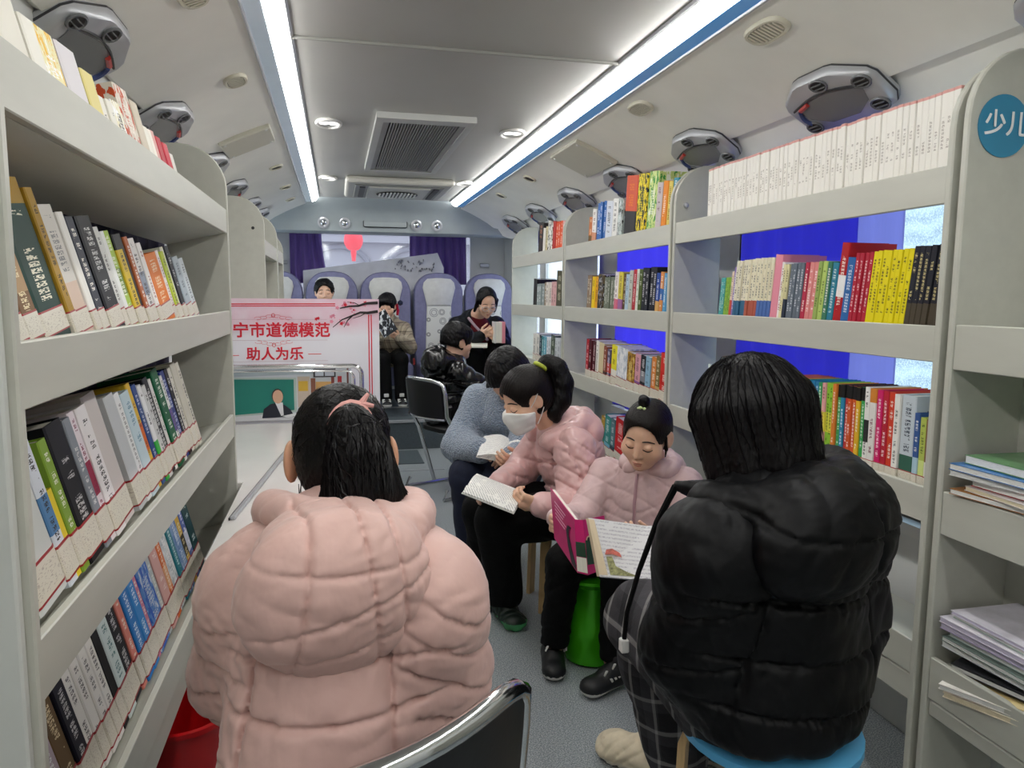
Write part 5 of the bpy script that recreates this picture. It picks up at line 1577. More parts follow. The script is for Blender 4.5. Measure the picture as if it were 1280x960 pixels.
m.build('cord', M_red, ln)
m = MB(); m.lathe([(0.035, 0), (0.05, 0.02), (0.03, 0.04)], (0.20, 8.6, 1.925), 12)
m.build('bulb', emis('lantern_bulb', (1, 0.75, 0.5), 9), ln, smooth=True)
# ------------------------------------------------------------------ people
def skin_mat(name, c, lip='b0605a'):
    t = NT(name)
    nz = t.noise(14, 4, t.coord())
    cc = hx(c)
    t.l(t.ramp(nz, [(0.3, tuple(x * 0.92 for x in cc)), (0.7, tuple(min(1, x * 1.05) for x in cc))]), t.b.inputs['Base Color'])
    t.b.inputs['Roughness'].default_value = 0.48
    t.b.inputs['Subsurface Weight'].default_value = 0.12
    t.b.inputs['Subsurface Radius'].default_value = (0.012, 0.005, 0.003)
    t.b.inputs['Subsurface Scale'].default_value = 0.6
    return t.m
M_skin = skin_mat('skin_light', 'e2b498')
M_skin2 = skin_mat('skin_warm', 'd8a282')
M_lip = mat('lips', 'b8685e', 0.4, var=0.03)
M_brow = mat('brow_hair', '2a201c', 0.6, var=0)
def hair_mat(name, c, st):
    t = NT(name)
    vec = t.mapping(t.coord(), st)
    nz = t.noise(10, 4, vec, 0.65)
    cc = hx(c)
    t.l(t.ramp(nz, [(0.3, tuple(x * 0.5 for x in cc)), (0.75, tuple(x * 1.9 for x in cc))]), t.b.inputs['Base Color'])
    t.b.inputs['Roughness'].default_value = 0.4
    t.b.inputs['Specular IOR Level'].default_value = 0.22
    t.b.inputs['Anisotropic'].default_value = 0.6
    t.bump(nz, 0.5, 0.004)
    return t.m
M_hair = hair_mat('black_hair', '0e0c0e', (18, 18, 1.6))
M_strand = mat('hair_strand', '110e10', 0.34, var=0.0, spec=0.3)
M_hairb = hair_mat('brownish_black_hair', '15100f', (18, 6, 4))
def puffer(name, c, rough, sheen=0.0, fine=70, st=0.35, coat=0.0, spec=0.5):
    t = NT(name)
    t.b.inputs['Specular IOR Level'].default_value = spec
    co = t.coord()
    big = t.noise(7, 3, co)
    cc = hx(c)
    t.l(t.ramp(big, [(0.3, tuple(x * 0.9 for x in cc)), (0.7, tuple(min(1, x * 1.06) for x in cc))]), t.b.inputs['Base Color'])
    t.b.inputs['Roughness'].default_value = rough
    t.b.inputs['Sheen Weight'].default_value = sheen
    t.b.inputs['Coat Weight'].default_value = coat
    a = t.noise(13, 3, co, 0.5)
    b = t.noise(fine, 2, t.mapping(co, (1.0, 1.0, 0.5)), 0.5)
    t.bump(t.math('MULTIPLY_ADD', b, 0.18, a), st * 0.8, 0.02)
    return t.m
M_p1 = puffer('dusty_pink_nylon', 'd4ada4', 0.52, 0.2, 55, 0.3)
M_p2 = puffer('black_nylon', '07080c', 0.5, 0.0, 50, 0.25, 0, 0.22)
M_p3 = puffer('pale_pink_cotton', 'd6b8b8', 0.6, 0.2, 50, 0.3)
M_p4 = puffer('glossy_pink_nylon', 'ddb2b0', 0.30, 0.1, 45, 0.6, 0.2)
M_p4in = puffer('pink_hood_lining', 'e0b8b4', 0.55, 0.2, 40, 0.3)
M_p6 = puffer('shiny_black_nylon', '0c0c0f', 0.26, 0.0, 40, 0.5, 0.3)
M_p7 = puffer('navy_black_coat', '0b0f16', 0.55, 0.0, 40, 0.3, 0, 0.25)
def fleece_mat():
    t = NT('blue_grey_fleece')
    co = t.coord()
    v = t.n('ShaderNodeTexVoronoi'); v.inputs['Scale'].default_value = 130; t.l(co, v.inputs['Vector'])
    n = t.noise(60, 4, co, 0.7)
    hgt = t.math('SUBTRACT', n, t.math('MULTIPLY', v.outputs['Distance'], 0.8))
    t.l(t.ramp(n, [(0.3, hx('7f90a8')), (0.7, hx('a9b8cc'))]), t.b.inputs['Base Color'])
    t.b.inputs['Roughness'].default_value = 0.95
    t.b.inputs['Sheen Weight'].default_value = 0.5
    t.bump(hgt, 0.8, 0.02)
    return t.m
M_fleece = fleece_mat()
def plaid(name, base, l1, l2, sc, vecscale=(1, 1, 1)):
    t = NT(name)
    sx = t.n('ShaderNodeSeparateXYZ'); t.l(t.mapping(t.coord(), vecscale), sx.inputs[0])
    def stripes(s, freq, width, off=0.0):
        fr = t.math('FRACT', t.math('MULTIPLY_ADD', s, freq, off))
        return t.math('LESS_THAN', fr, width)
    u = t.math('SUBTRACT', sx.outputs[0], t.math('MULTIPLY', sx.outputs[1], 0.8))
    a = t.math('MULTIPLY', t.math('ADD', stripes(u, sc * 1.5, 0.14), stripes(sx.outputs[2], sc, 0.12)), 0.5)
    b = t.math('MULTIPLY', t.math('ADD', stripes(u, sc, 0.45, 0.3), stripes(sx.outputs[2], sc, 0.45, 0.3)), 0.5)
    c = t.mix(t.math('MULTIPLY', b, 0.8), hx(base), hx(l2))
    t.l(t.mix(t.math('MULTIPLY', a, 0.8), c, hx(l1)), t.b.inputs['Base Color'])
    t.b.inputs['Roughness'].default_value = 0.85
    t.bump(t.noise(40, 4, t.coord()), 0.3, 0.01)
    return t.m
M_plaidp = plaid('grey_black_plaid', '1c1b1f', 'a4a2a0', '454348', 10)
M_plaidj = plaid('brown_plaid', 'b0a48e', '2e2620', '74665a', 13)
M_blackcloth = mat('black_trouser_cloth', '08090b', 0.8, spec=0.2, var=0.1, nscale=20, bump=(30, 0.25, 0.02))
M_jeans = mat('dark_blue_denim', '1a2138', 0.8, var=0.1, nscale=40, bump=(60, 0.2, 0.01))
M_shoeblk = mat('black_shoe_upper', '101216', 0.55, var=0.08, nscale=60, bump=(90, 0.2, 0.004))
M_sole = mat('off_white_sole', 'd2cfc8', 0.55, var=0.05)
M_cream_shoe = mat('cream_chunky_shoe', 'd8cbb0', 0.6, var=0.08, nscale=20, bump=(30, 0.25, 0.01))
M_creamsole = mat('pale_chunky_sole', 'ddd3c0', 0.6, var=0.06, nscale=30)
M_shoegreen = mat('green_black_shoe', '17241e', 0.5, var=0.3, nscale=14)
M_greensole = mat('green_sole', '4c9c64', 0.5, var=0.3, nscale=10)
M_mask = mat('white_face_mask', 'e8e8e6', 0.8, var=0.02, bump=(60, 0.1, 0.004))
M_ribbed = mat('navy_ribbed_cuff', '1a1a2c', 0.8, var=0.05, nscale=60, stretch=(4, 4, 4))
M_white_kn = mat('white_knit_collar', 'e4ded4', 0.9, var=0.04, nscale=80, bump=(160, 0.4, 0.004))

def frame(fwd, up=(0, 0, 1)):
    """columns: right, forward, up"""
    f = nrm(fwd)
    u = V3(up) - f * float(V3(up) @ f)
    u = nrm(u)
    r = np.cross(f, u)
    return np.stack([r, f, u], 1).astype(np.float32)

def head_prims(c, R, s=1.0, ear=0.0, child=0.0):
    """list of (fn, k, op) for a head whose eye-level centre is c; s=1: head 21 cm high"""
    c = V3(c)
    L = lambda x, y, z: c + R @ (V3((x, y, z)) * s)
    E = lambda p, r, RR=None: Ell(L(*p), V3(r) * s, R if RR is None else RR)
    K = lambda p, q, a, b: Cap(L(*p), L(*q), a * s, b * s)
    out = [(E((0, -0.010, 0.030), (0.071, 0.089, 0.078)), 0.02, '+'),
           (E((0, 0.022, -0.025), (0.061, 0.066, 0.072)), 0.03 * s, '+'),
           (E((0, 0.048, -0.072), (0.036 + 0.006 * child, 0.034, 0.032)), 0.03 * s, '+'),
           (K((0, 0.078 - 0.004 * child, -0.090 + 0.008 * child), (0, 0.078 - 0.004 * child, -0.090 + 0.008 * child), 0.013, 0.013), 0.025 * s, '+')]
    for q in (-1, 1):
        out += [(E((q * 0.040, 0.052, -0.030), (0.026 + 0.006 * child, 0.026 + 0.003 * child, 0.028 + 0.004 * child)), 0.02 * s, '+'),      # cheeks
                (E((q * 0.031, 0.098, 0.004), (0.019, 0.014, 0.012)), 0.012 * s, '-'),        # sockets
                ]
    for q in (-1, 1):
        out += [(E((q * 0.030, 0.073, 0.003), (0.0150, 0.0135, 0.0115)), 0.004 * s, '+')]      # closed lids
    out += [(K((0, 0.084, 0.008), (0, 0.099, -0.028), 0.0065, 0.0095), 0.012 * s, '+'),
            (K((0.011, 0.089, -0.032), (-0.011, 0.089, -0.032), 0.0065, 0.0065), 0.006 * s, '+'),
            (E((0, 0.0865, -0.0565), (0.019, 0.009, 0.0055)), 0.004 * s, '+'),
            (E((0, 0.0850, -0.0655), (0.015, 0.009, 0.006)), 0.004 * s, '+')]
    for q in (-1, 1):
        ang = q * 0.35
        er = np.array([[math.cos(ang), -math.sin(ang), 0], [math.sin(ang), math.cos(ang), 0], [0, 0, 1]], dtype=np.float32)
        out += [(E((q * (0.071 + ear), -0.008, -0.004 - ear * 0.4), (0.008 + ear * 0.25, 0.020 + ear * 0.3, 0.031 + ear * 0.5), R @ er), 0.006 * s, '+'),
                (E((q * (0.080 + ear * 1.3), -0.002, -0.002 - ear * 0.4), (0.006, 0.012, 0.020 + ear * 0.4), R @ er), 0.004 * s, '-')]
    return out

def hand_prims(w, d, n, side, s=1.0, curl=0.7, spread=0.0, thumb=1.0):
    """w wrist, d finger direction, n palm normal (fingers curl towards it), side: +1 thumb on d x n side"""
    w, d = V3(w), nrm(d)
    n = V3(n); n = nrm(n - d * float(n @ d))
    a = np.cross(d, n) * side
    out = [(Cap(w - d * 0.02 * s, w + d * 0.02 * s, 0.021 * s, 0.024 * s, flat=(n, 0.75)), 0.01, '+'),
           (Cap(w + d * 0.03 * s + a * 0.012 * s, w + d * 0.072 * s + a * 0.020 * s, 0.019 * s, 0.016 * s, flat=(n, 0.75)), 0.012, '+'),
           (Cap(w + d * 0.03 * s - a * 0.012 * s, w + d * 0.068 * s - a * 0.022 * s, 0.019 * s, 0.015 * s, flat=(n, 0.75)), 0.012, '+')]
    for i, (off, ln) in enumerate(((0.027, 0.070), (0.0095, 0.078), (-0.0085, 0.072), (-0.026, 0.056))):
        p = w + d * (0.078 - 0.004 * abs(i - 1)) * s + a * off * s
        ang = 0.15
        dd = nrm(d + a * spread * (1.5 - i) * 0.3)
        r = (0.0088 if i < 3 else 0.0078) * s
        for j, fr in enumerate((0.45, 0.31, 0.24)):
            ang += curl * (0.9 if j == 0 else 1.0)
            v = dd * math.cos(ang) + n * math.sin(ang)
            q = p + v * ln * fr * s
            out.append((Cap(p, q, r, r * 0.92), 0.003, '+'))
            p, r = q, r * 0.92
    p = w + d * 0.022 * s + a * 0.022 * s
    t1 = nrm(d * 0.62 + a * 0.62 + n * 0.35 * thumb)
    t2 = nrm(d * 0.9 + a * 0.15 + n * 0.45 * thumb)
    q = p + t1 * 0.040 * s
    out += [(Cap(p, q, 0.0125 * s, 0.0100 * s), 0.010, '+'), (Cap(q, q + t2 * 0.028 * s, 0.0098 * s, 0.0085 * s), 0.003, '+'), (Cap(q + t2 * 0.028 * s, q + t2 * 0.048 * s + n * 0.004 * s, 0.0086 * s, 0.007 * s), 0.003, '+')]
    return out

def limb(S_, pts, rads, k=0.02, **kw):
    for a, b, ra, rb in zip(pts[:-1], pts[1:], rads[:-1], rads[1:]):
        S_.add(Cap(a, b, ra, rb, **kw), k)

def face_marks(body_sdf, c, R, s, parent, m_, items):
    """thin raised strokes (brows, lashes, lip line) laid on the face; items: (name, [(x,z)...], radius, material)"""
    c = V3(c)
    for nm, pts, rad, mm in items:
        P = []
        for x, z in pts:
            ys = np.linspace(0.125, 0.03, 60).astype(np.float32)
            Q = c + (np.stack([np.full(60, x), ys, np.full(60, z)], 1).astype(np.float32) * s) @ R.T
            d = body_sdf(Q.astype(np.float32))
            i = int(np.argmax(d < 0)) if (d < 0).any() else 30
            P.append(Q[i])
        mb = MB()
        n = len(P)
        mb.tube([tuple(float(v) for v in p) for p in P], [rad * s * (0.45 + 0.55 * math.sin(math.pi * (i + 0.6) / (n + 0.2))) for i in range(n)], 6)
        mb.build(nm, mm, parent, smooth=True)
def std_face(body_sdf, c, R, s, parent, open_eyes=False, only=(-1, 1), mouth=True):
    it = []
    for q in only:
        it.append(('eyebrow', [(q * (0.013 + 0.036 * t), 0.026 + 0.005 * math.sin(3.1416 * t) - 0.010 * t) for t in np.linspace(0, 1, 7)], 0.0034, M_brow))
        it.append(('eyelashes', [(q * (0.015 + 0.032 * t), -0.002 - 0.0055 * math.sin(3.1416 * t) - 0.001 * t) for t in np.linspace(0, 1, 7)], 0.0032, M_brow))
    if mouth:
        it.append(('lip_line', [(-0.019 + 0.038 * t, -0.061 - 0.001 * math.sin(3.14 * t)) for t in np.linspace(0, 1, 7)], 0.0011, mat('lip_line', '7a3c38', 0.5, var=0)))
        it.append(('lower_lip', [(-0.013 + 0.026 * t, -0.0655 - 0.002 * math.sin(3.14 * t)) for t in np.linspace(0, 1, 7)], 0.0026, M_lip))
        it.append(('upper_lip', [(-0.016 + 0.032 * t, -0.0572 + 0.001 * math.sin(6.28 * t)) for t in np.linspace(0, 1, 7)], 0.0020, M_lip))
    face_marks(body_sdf, c, R, s, parent, None, it)

def hair_cap(c, R, s, thick=0.012, front=0.062, nape=-0.055, part=None):
    """hair shell over the skull, open at the face"""
    c = V3(c)
    L = lambda x, y, z: c + R @ (V3((x, y, z)) * s)
    H = Sdf()
    H.add(Ell(L(0, -0.012, 0.033), V3((0.071 + thick, 0.090 + thick, 0.080 + thick)) * s, R), 0)
    H.add(Ell(L(0, -0.035, -0.015), V3((0.067 + thick * 0.8, 0.062 + thick, 0.062 + thick)) * s, R), 0.02)
    H.cut(Ell(L(0, 0.125, front - 0.105), V3((0.082, 0.105, 0.100)) * s, R), 0.006)
    H.cut(Half(L(0, 0.0, nape), R @ V3((0, 0.25, 1)) ), 0.01)
    for q in (-1, 1):
        H.cut(Ell(L(q * 0.078, 0.002, -0.016), V3((0.022, 0.030, 0.040)) * s, R), 0.006)
    return H, L
def comb(H, centre, axis, n, amp):
    """combed grooves radiating round an axis"""
    c, a = V3(centre), nrm(axis)
    u = nrm(np.cross(a, V3((0.31, 0.52, 0.79)))); w = np.cross(a, u)
    def g(P, d):
        q = P - c
        ang = np.arctan2(q @ u, q @ w)
        return d + amp * (np.sin(ang * n + 1.3 * np.sin(ang * 7)) + 0.6 * np.sin(ang * n * 1.9 + 1.0))
    H.post.append(g)

def strands(sdf, starts, flow, steps, step, r, parent, m_, name='hair_strands', lift=0.0012, seed=0, jitter=0.06):
    """loose strands lying on a hair surface: start points walk along flow(P) kept on the surface"""
    rs = np.random.RandomState(seed)
    P = np.array(starts, dtype=np.float32)
    jit = rs.normal(size=P.shape).astype(np.float32) * jitter
    def grad(Q):
        e = 0.002
        g = np.stack([sdf(Q + V3(d) * e) - sdf(Q - V3(d) * e) for d in ((1, 0, 0), (0, 1, 0), (0, 0, 1))], 1)
        return g / (np.linalg.norm(g, axis=1)[:, None] + 1e-9)
    def snap(Q, n):
        for _ in range(n):
            Q = Q - grad(Q) * (sdf(Q) - lift)[:, None]
        return Q.astype(np.float32)
    P = snap(P, 3)
    paths = [P]
    for k in range(steps):
        f = flow(P) + jit
        n = grad(P)
        f = f - n * (f * n).sum(1)[:, None]
        f = f / (np.linalg.norm(f, axis=1)[:, None] + 1e-9)
        P = snap((P + f * step).astype(np.float32), 1)
        paths.append(P)
    A = np.stack(paths, 1)
    m = MB()
    for i in range(len(A)):
        n0 = rs.randint(int(steps * 0.6), steps + 1)
        pts = [tuple(float(v) for v in q) for q in A[i, :n0 + 1]]
        m.tube(pts, [r * (0.4 + 0.6 * math.sin(math.pi * (j + 0.5) / (len(pts) + 0.2))) for j in range(len(pts))], 3)
    return tag(m.build(name, m_, parent, smooth=True), kind='stuff')

def shoe(name, heel, toe, z0, w, h, up_m, sole_m, parent, ankle=None, chunky=0.0, sole_h=0.022, hstep=0.004):
    """low shoe standing on z0 from heel to toe (x,y)"""
    a, b = V3((heel[0], heel[1], z0)), V3((toe[0], toe[1], z0))
    d = nrm(b - a); L = float(np.linalg.norm(b - a))
    r = np.cross(d, V3((0, 0, 1)))
    Z = V3((0, 0, 1))
    T = Sdf()
    T.add(Cap(a + d * w * 0.9 + Z * h * 0.42, b - d * w * 1.0 + Z * h * 0.30, w * 0.92, w, flat=(Z, 0.72)), 0)
    T.add(Cap(a + d * w * 0.95 + Z * h * 0.5, a + d * L * 0.45 + Z * h * 0.55, w * 0.8, w * 0.72), 0.02)
    T.add(Cap(a + d * w * 1.0 + Z * h * 0.6, a + d * w * 1.15 + Z * h * 0.95, w * 0.72, w * 0.68), 0.02)
    if chunky:
        T.wrinkle(0.0025, 60, 4)
        for k in range(4):
            T.groove(a + d * L * (0.45 + 0.12 * k) + Z * 0.04, d * 0.8 + Z * (0.9 - 0.3 * k) + r * 0.3, 0.006, 0.003, a + d * L * 0.6, 0.14, 0.0005)
    T.keep(Half(a + Z * 0.001, -Z))
    o = T.mesh(name, [up_m, sole_m], parent, hstep, matfn=lambda P: (P[:, 2] < z0 + sole_h + 0.006 * np.sin((P @ d) * 40 * (1 if chunky else 0))).astype(int))
    return o
# --- girl 1: seen from behind, pink puffer jacket, ponytail
def P1():
    hc = V3((0.004, 1.272, 0.985)); R = frame((-0.04, 1.0, -0.10)); s = 0.95
    neck = V3((0.0, 1.205, 0.885)); chest = V3((0.0, 1.125, 0.79)); pel = V3((-0.02, 1.03, 0.53))
    sl, sr = V3((-0.122, 1.15, 0.800)), V3((0.128, 1.08, 0.800))
    el, er = V3((-0.155, 1.20, 0.655)), V3((0.150, 1.12, 0.66))
    wl, wr = V3((-0.09, 1.44, 0.615)), V3((0.04, 1.42, 0.63))
    B = Sdf()
    for f, k, op in head_prims(hc, R, s, 0.014): B.p.append((f, k, op))
    B.add(Cap(hc + R @ V3((0, -0.02, -0.05)), neck, 0.046, 0.05), 0.02)
    B.add(Cap(neck, chest, 0.05, 0.09), 0.04); B.add(Cap(chest, pel, 0.095, 0.10), 0.04)
    limb(B, [sl, el, wl], [0.042, 0.035, 0.026]); limb(B, [sr, er, wr], [0.042, 0.035, 0.026])
    kl, kr = V3((-0.13, 1.38, 0.485)), V3((0.03, 1.40, 0.485)); al, ar = V3((-0.12, 1.50, 0.08)), V3((0.07, 1.56, 0.08))
    limb(B, [pel + V3((-0.07, 0, -0.02)), kl, al], [0.07, 0.05, 0.035]); limb(B, [pel + V3((0.07, 0, -0.02)), kr, ar], [0.07, 0.05, 0.035])
    for f, k, op in hand_prims(wl, (0.2, 1, -0.25), (0, 0.0, -1), 1, 0.9, 0.25): B.p.append((f, k, op))
    for f, k, op in hand_prims(wr, (-0.5, 1, -0.25), (0, 0.0, -1), -1, 0.9, 0.25): B.p.append((f, k, op))
    p = B.mesh('person', M_skin2, None, 0.0045, (0.0, 1.05, 0.0))
    tag(p, 'girl seen from behind in a dusty pink hooded puffer jacket with long black ponytail', 'person')
    # jacket
    J = Sdf()
    up = nrm(chest - pel); fwd = nrm((-0.3, 0.95, 0))
    J.add(Cap(chest + V3((0, -0.005, 0.0)), pel + V3((0.0, 0.0, -0.03)), 0.145, 0.172, flat=(fwd, 0.80)), 0)
    J.add(Cap(neck + V3((0, -0.02, -0.035)), chest, 0.085, 0.14, flat=(fwd, 0.85)), 0.05)
    for a, b, c, q in ((sl, el, wl, -1), (sr, er, wr, 1)):
        J.add(Cap(neck + V3((q * 0.03, -0.02, -0.02)), a, 0.066, 0.074), 0.06)
        J.add(Cap(a, b, 0.078, 0.080), 0.06)
        J.add(Cap(b, c, 0.074, 0.045, puff=(4, 0.006)), 0.03)
    # horizontal baffles of the back, chevron seams of the sleeves
    for z in (0.755, 0.685, 0.615, 0.565):
        J.groove((0, 0, z), (0.03, 0.0, 1), 0.011, 0.0038, (0.0, 1.0, z), 0.185, 0.003)
    for q, a in ((-1, sl), (1, sr)):
        for k in range(5):
            J.groove(a + V3((q * 0.03, 0, 0.03 - 0.062 * k)), (q * 0.62, -0.35, 0.75), 0.010, 0.0036, a + V3((q * 0.06, 0.02, -0.07)), 0.18, 0.0016)
        # armhole seam
        J.groove(a + V3((-q * 0.048, 0, 0)), (1, -0.28, q * 0.10), 0.012, 0.0040, a + V3((0, -0.06, -0.10)), 0.19, 0.0008)
    J.wrinkle(0.0012, 40, 1); J.wrinkle(0.0009, 95, 2)
    J.mesh('jacket', M_p1, p, 0.0038)
    # hood hanging on the back
    Hd = Sdf()
    Rh = frame(nrm((-0.27, 0.93, 0.16)))
    Hd.add(Ell((-0.006, 1.008, 0.848), (0.136, 0.078, 0.118), Rh), 0)
    Hd.add(Ell((0.0, 1.06, 0.905), (0.118, 0.075, 0.055), Rh), 0.03)
    cen = V3((0.004, 1.175, 0.905))
    ring = [cen + V3((0.108 * math.cos(t) - 0.02 * math.sin(t), 0.105 * math.sin(t) - 0.02 * math.cos(t), 0.012 + 0.008 * math.sin(2 * t) - 0.03 * max(0, math.sin(t)))) for t in np.linspace(-3.5, 0.4, 15)]
    limb(Hd, ring, [0.026] * 15, 0.02)
    c0 = V3((0, 1.02, 0.86))
    for x in (-0.062, 0.028, 0.072):
        Hd.groove((x, 1.02, 0.86), (1, 0.2, 0.12 * np.sign(x)), 0.009, 0.0034, c0, 0.17, 0.0018)
    Hd.groove((0, 1.0, 0.905), (0.1, -0.15, 1), 0.006, 0.0034, c0, 0.16, 0.0015); Hd.groove((0, 1.0, 0.845), (-0.22, -0.15, 1), 0.008, 0.0034, c0, 0.16, 0.002); Hd.groove((0, 1.0, 0.795), (-0.12, -0.3, 1), 0.007, 0.0034, c0, 0.16, 0.002)
    Hd.wrinkle(0.0012, 45, 5); Hd.wrinkle(0.0009, 100, 6)
    Hd.mesh('hood', M_p1, p, 0.0035)
    N = Sdf(); N.add(Cap(neck + V3((0, 0.015, 0.0)), neck + V3((0, 0.03, 0.05)), 0.058, 0.054), 0)
    N.mesh('knit_collar', M_white_kn, p, 0.004)
    # trousers
    Tr = Sdf(); limb(Tr, [pel + V3((-0.07, 0.0, -0.02)), kl, al + V3((0, 0, 0.03))], [0.10, 0.075, 0.06]); limb(Tr, [pel + V3((0.07, 0.0, -0.02)), kr, ar + V3((0, 0, 0.03))], [0.10, 0.075, 0.06])
    Tr.mesh('trousers', M_blackcloth, p, 0.009)
    for a in (al, ar):
        shoe('shoe', (a[0] + 0.02, a[1] - 0.06), (a[0] - 0.04, a[1] + 0.14), 0.0, 0.04, 0.09, M_shoeblk, M_sole, p, hstep=0.008)
    # hair: smooth cap drawn to a high ponytail
    H, L = hair_cap(hc, R, s, 0.012, 0.062, -0.085)
    pt = L(0.012, -0.088, 0.070)
    comb(H, pt, R @ V3((0.05, -1, 0.5)), 70, 0.0011)
    H.mesh('hair', M_hair, p, 0.0035)
    rs_ = np.random.RandomState(4); an = rs_.uniform(-2.6, 2.6, 90)
    st = [L(0.09 * math.sin(a), -0.02 + 0.085 * math.cos(a) * -0.3 - 0.02, 0.06 * math.cos(a) + 0.03) for a in an]
    strands(H, st, lambda Q: V3(pt) - Q, 9, 0.010, 0.0007, p, M_strand, seed=1)
    T = Sdf()
    tail = [pt, L(0.012, -0.124, 0.054), L(0.020, -0.132, 0.010), L(0.026, -0.126, -0.045), L(0.028, -0.118, -0.100), L(0.022, -0.112, -0.132)]
    limb(T, tail, [0.020, 0.030, 0.044, 0.053, 0.046, 0.022], 0.025)
    tailS = T
    for dx, r0, e in ((-0.045, 0.010, -0.13), (0.055, 0.012, -0.125), (0.066, 0.007, -0.10)):
        limb(T, [L(0.012 + dx * 0.4, -0.13, 0.02), L(0.02 + dx, -0.135, -0.06), L(0.018 + dx * 0.9, -0.125, e)], [r0, r0, 0.004], 0.012)
    comb(T, L(0.02, -0.14, 0.0), R @ V3((0, 0.02, 1)), 46, 0.0013)
    T.mesh('ponytail', M_hair, p, 0.0035)
    st = [L(0.012 + 0.03 * math.cos(a), -0.14, 0.05 + 0.02 * math.sin(a)) for a in np.linspace(0, 6.2, 110)]
    strands(T, st, lambda Q: (Q - V3(pt)) * 1.0 + R @ V3((0, 0, -0.12)), 16, 0.012, 0.0010, p, M_strand, seed=2)
    # hair tie with a small bow, stray strands
    m = MB()
    d = R @ V3((0, -0.86, 0.0)); cc = L(0.012, -0.108, 0.062)
    u, w = R @ V3((1, 0, 0)), R @ V3((0, 0.25, 0.97))
    m.tube([tuple(cc + (u * math.cos(t) * 0.029 + w * math.sin(t) * 0.028)) for t in np.linspace(0, 6.283, 17)[:-1]], [0.007 + 0.0015 * math.sin(5 * k) for k in range(16)], 8, True)
    q = cc + w * 0.028 + u * 0.016
    m.tube([tuple(q), tuple(q + u * 0.012 + w * 0.016)], [0.006, 0.003], 6); m.tube([tuple(q), tuple(q + u * 0.02 - w * 0.004)], [0.006, 0.003], 6)
    m.build('hair_tie', mat('pink_scrunchie', 'dfa39c', 0.7, var=0.06, nscale=60), p, smooth=True)
    m = MB()
    rs = random.Random(2)
    for k in range(16):
        x0 = rs.choice([-1, 1]) * rs.uniform(0.058, 0.075)
        z0 = rs.uniform(-0.05, 0.0); y0 = rs.uniform(-0.06, -0.02)
        m.tube([tuple(L(x0, y0, z0)), tuple(L(x0 * 1.05 + rs.uniform(-.004, .008), y0 - 0.005, z0 - 0.04)), tuple(L(x0 * 0.95 + rs.uniform(-.01, .01), y0 - 0.012, z0 - rs.uniform(0.06, 0.09)))], [0.0009, 0.0008, 0.0003], 4)
    tag(m.build('loose_hairs', M_hair, p), kind='stuff')
P1()
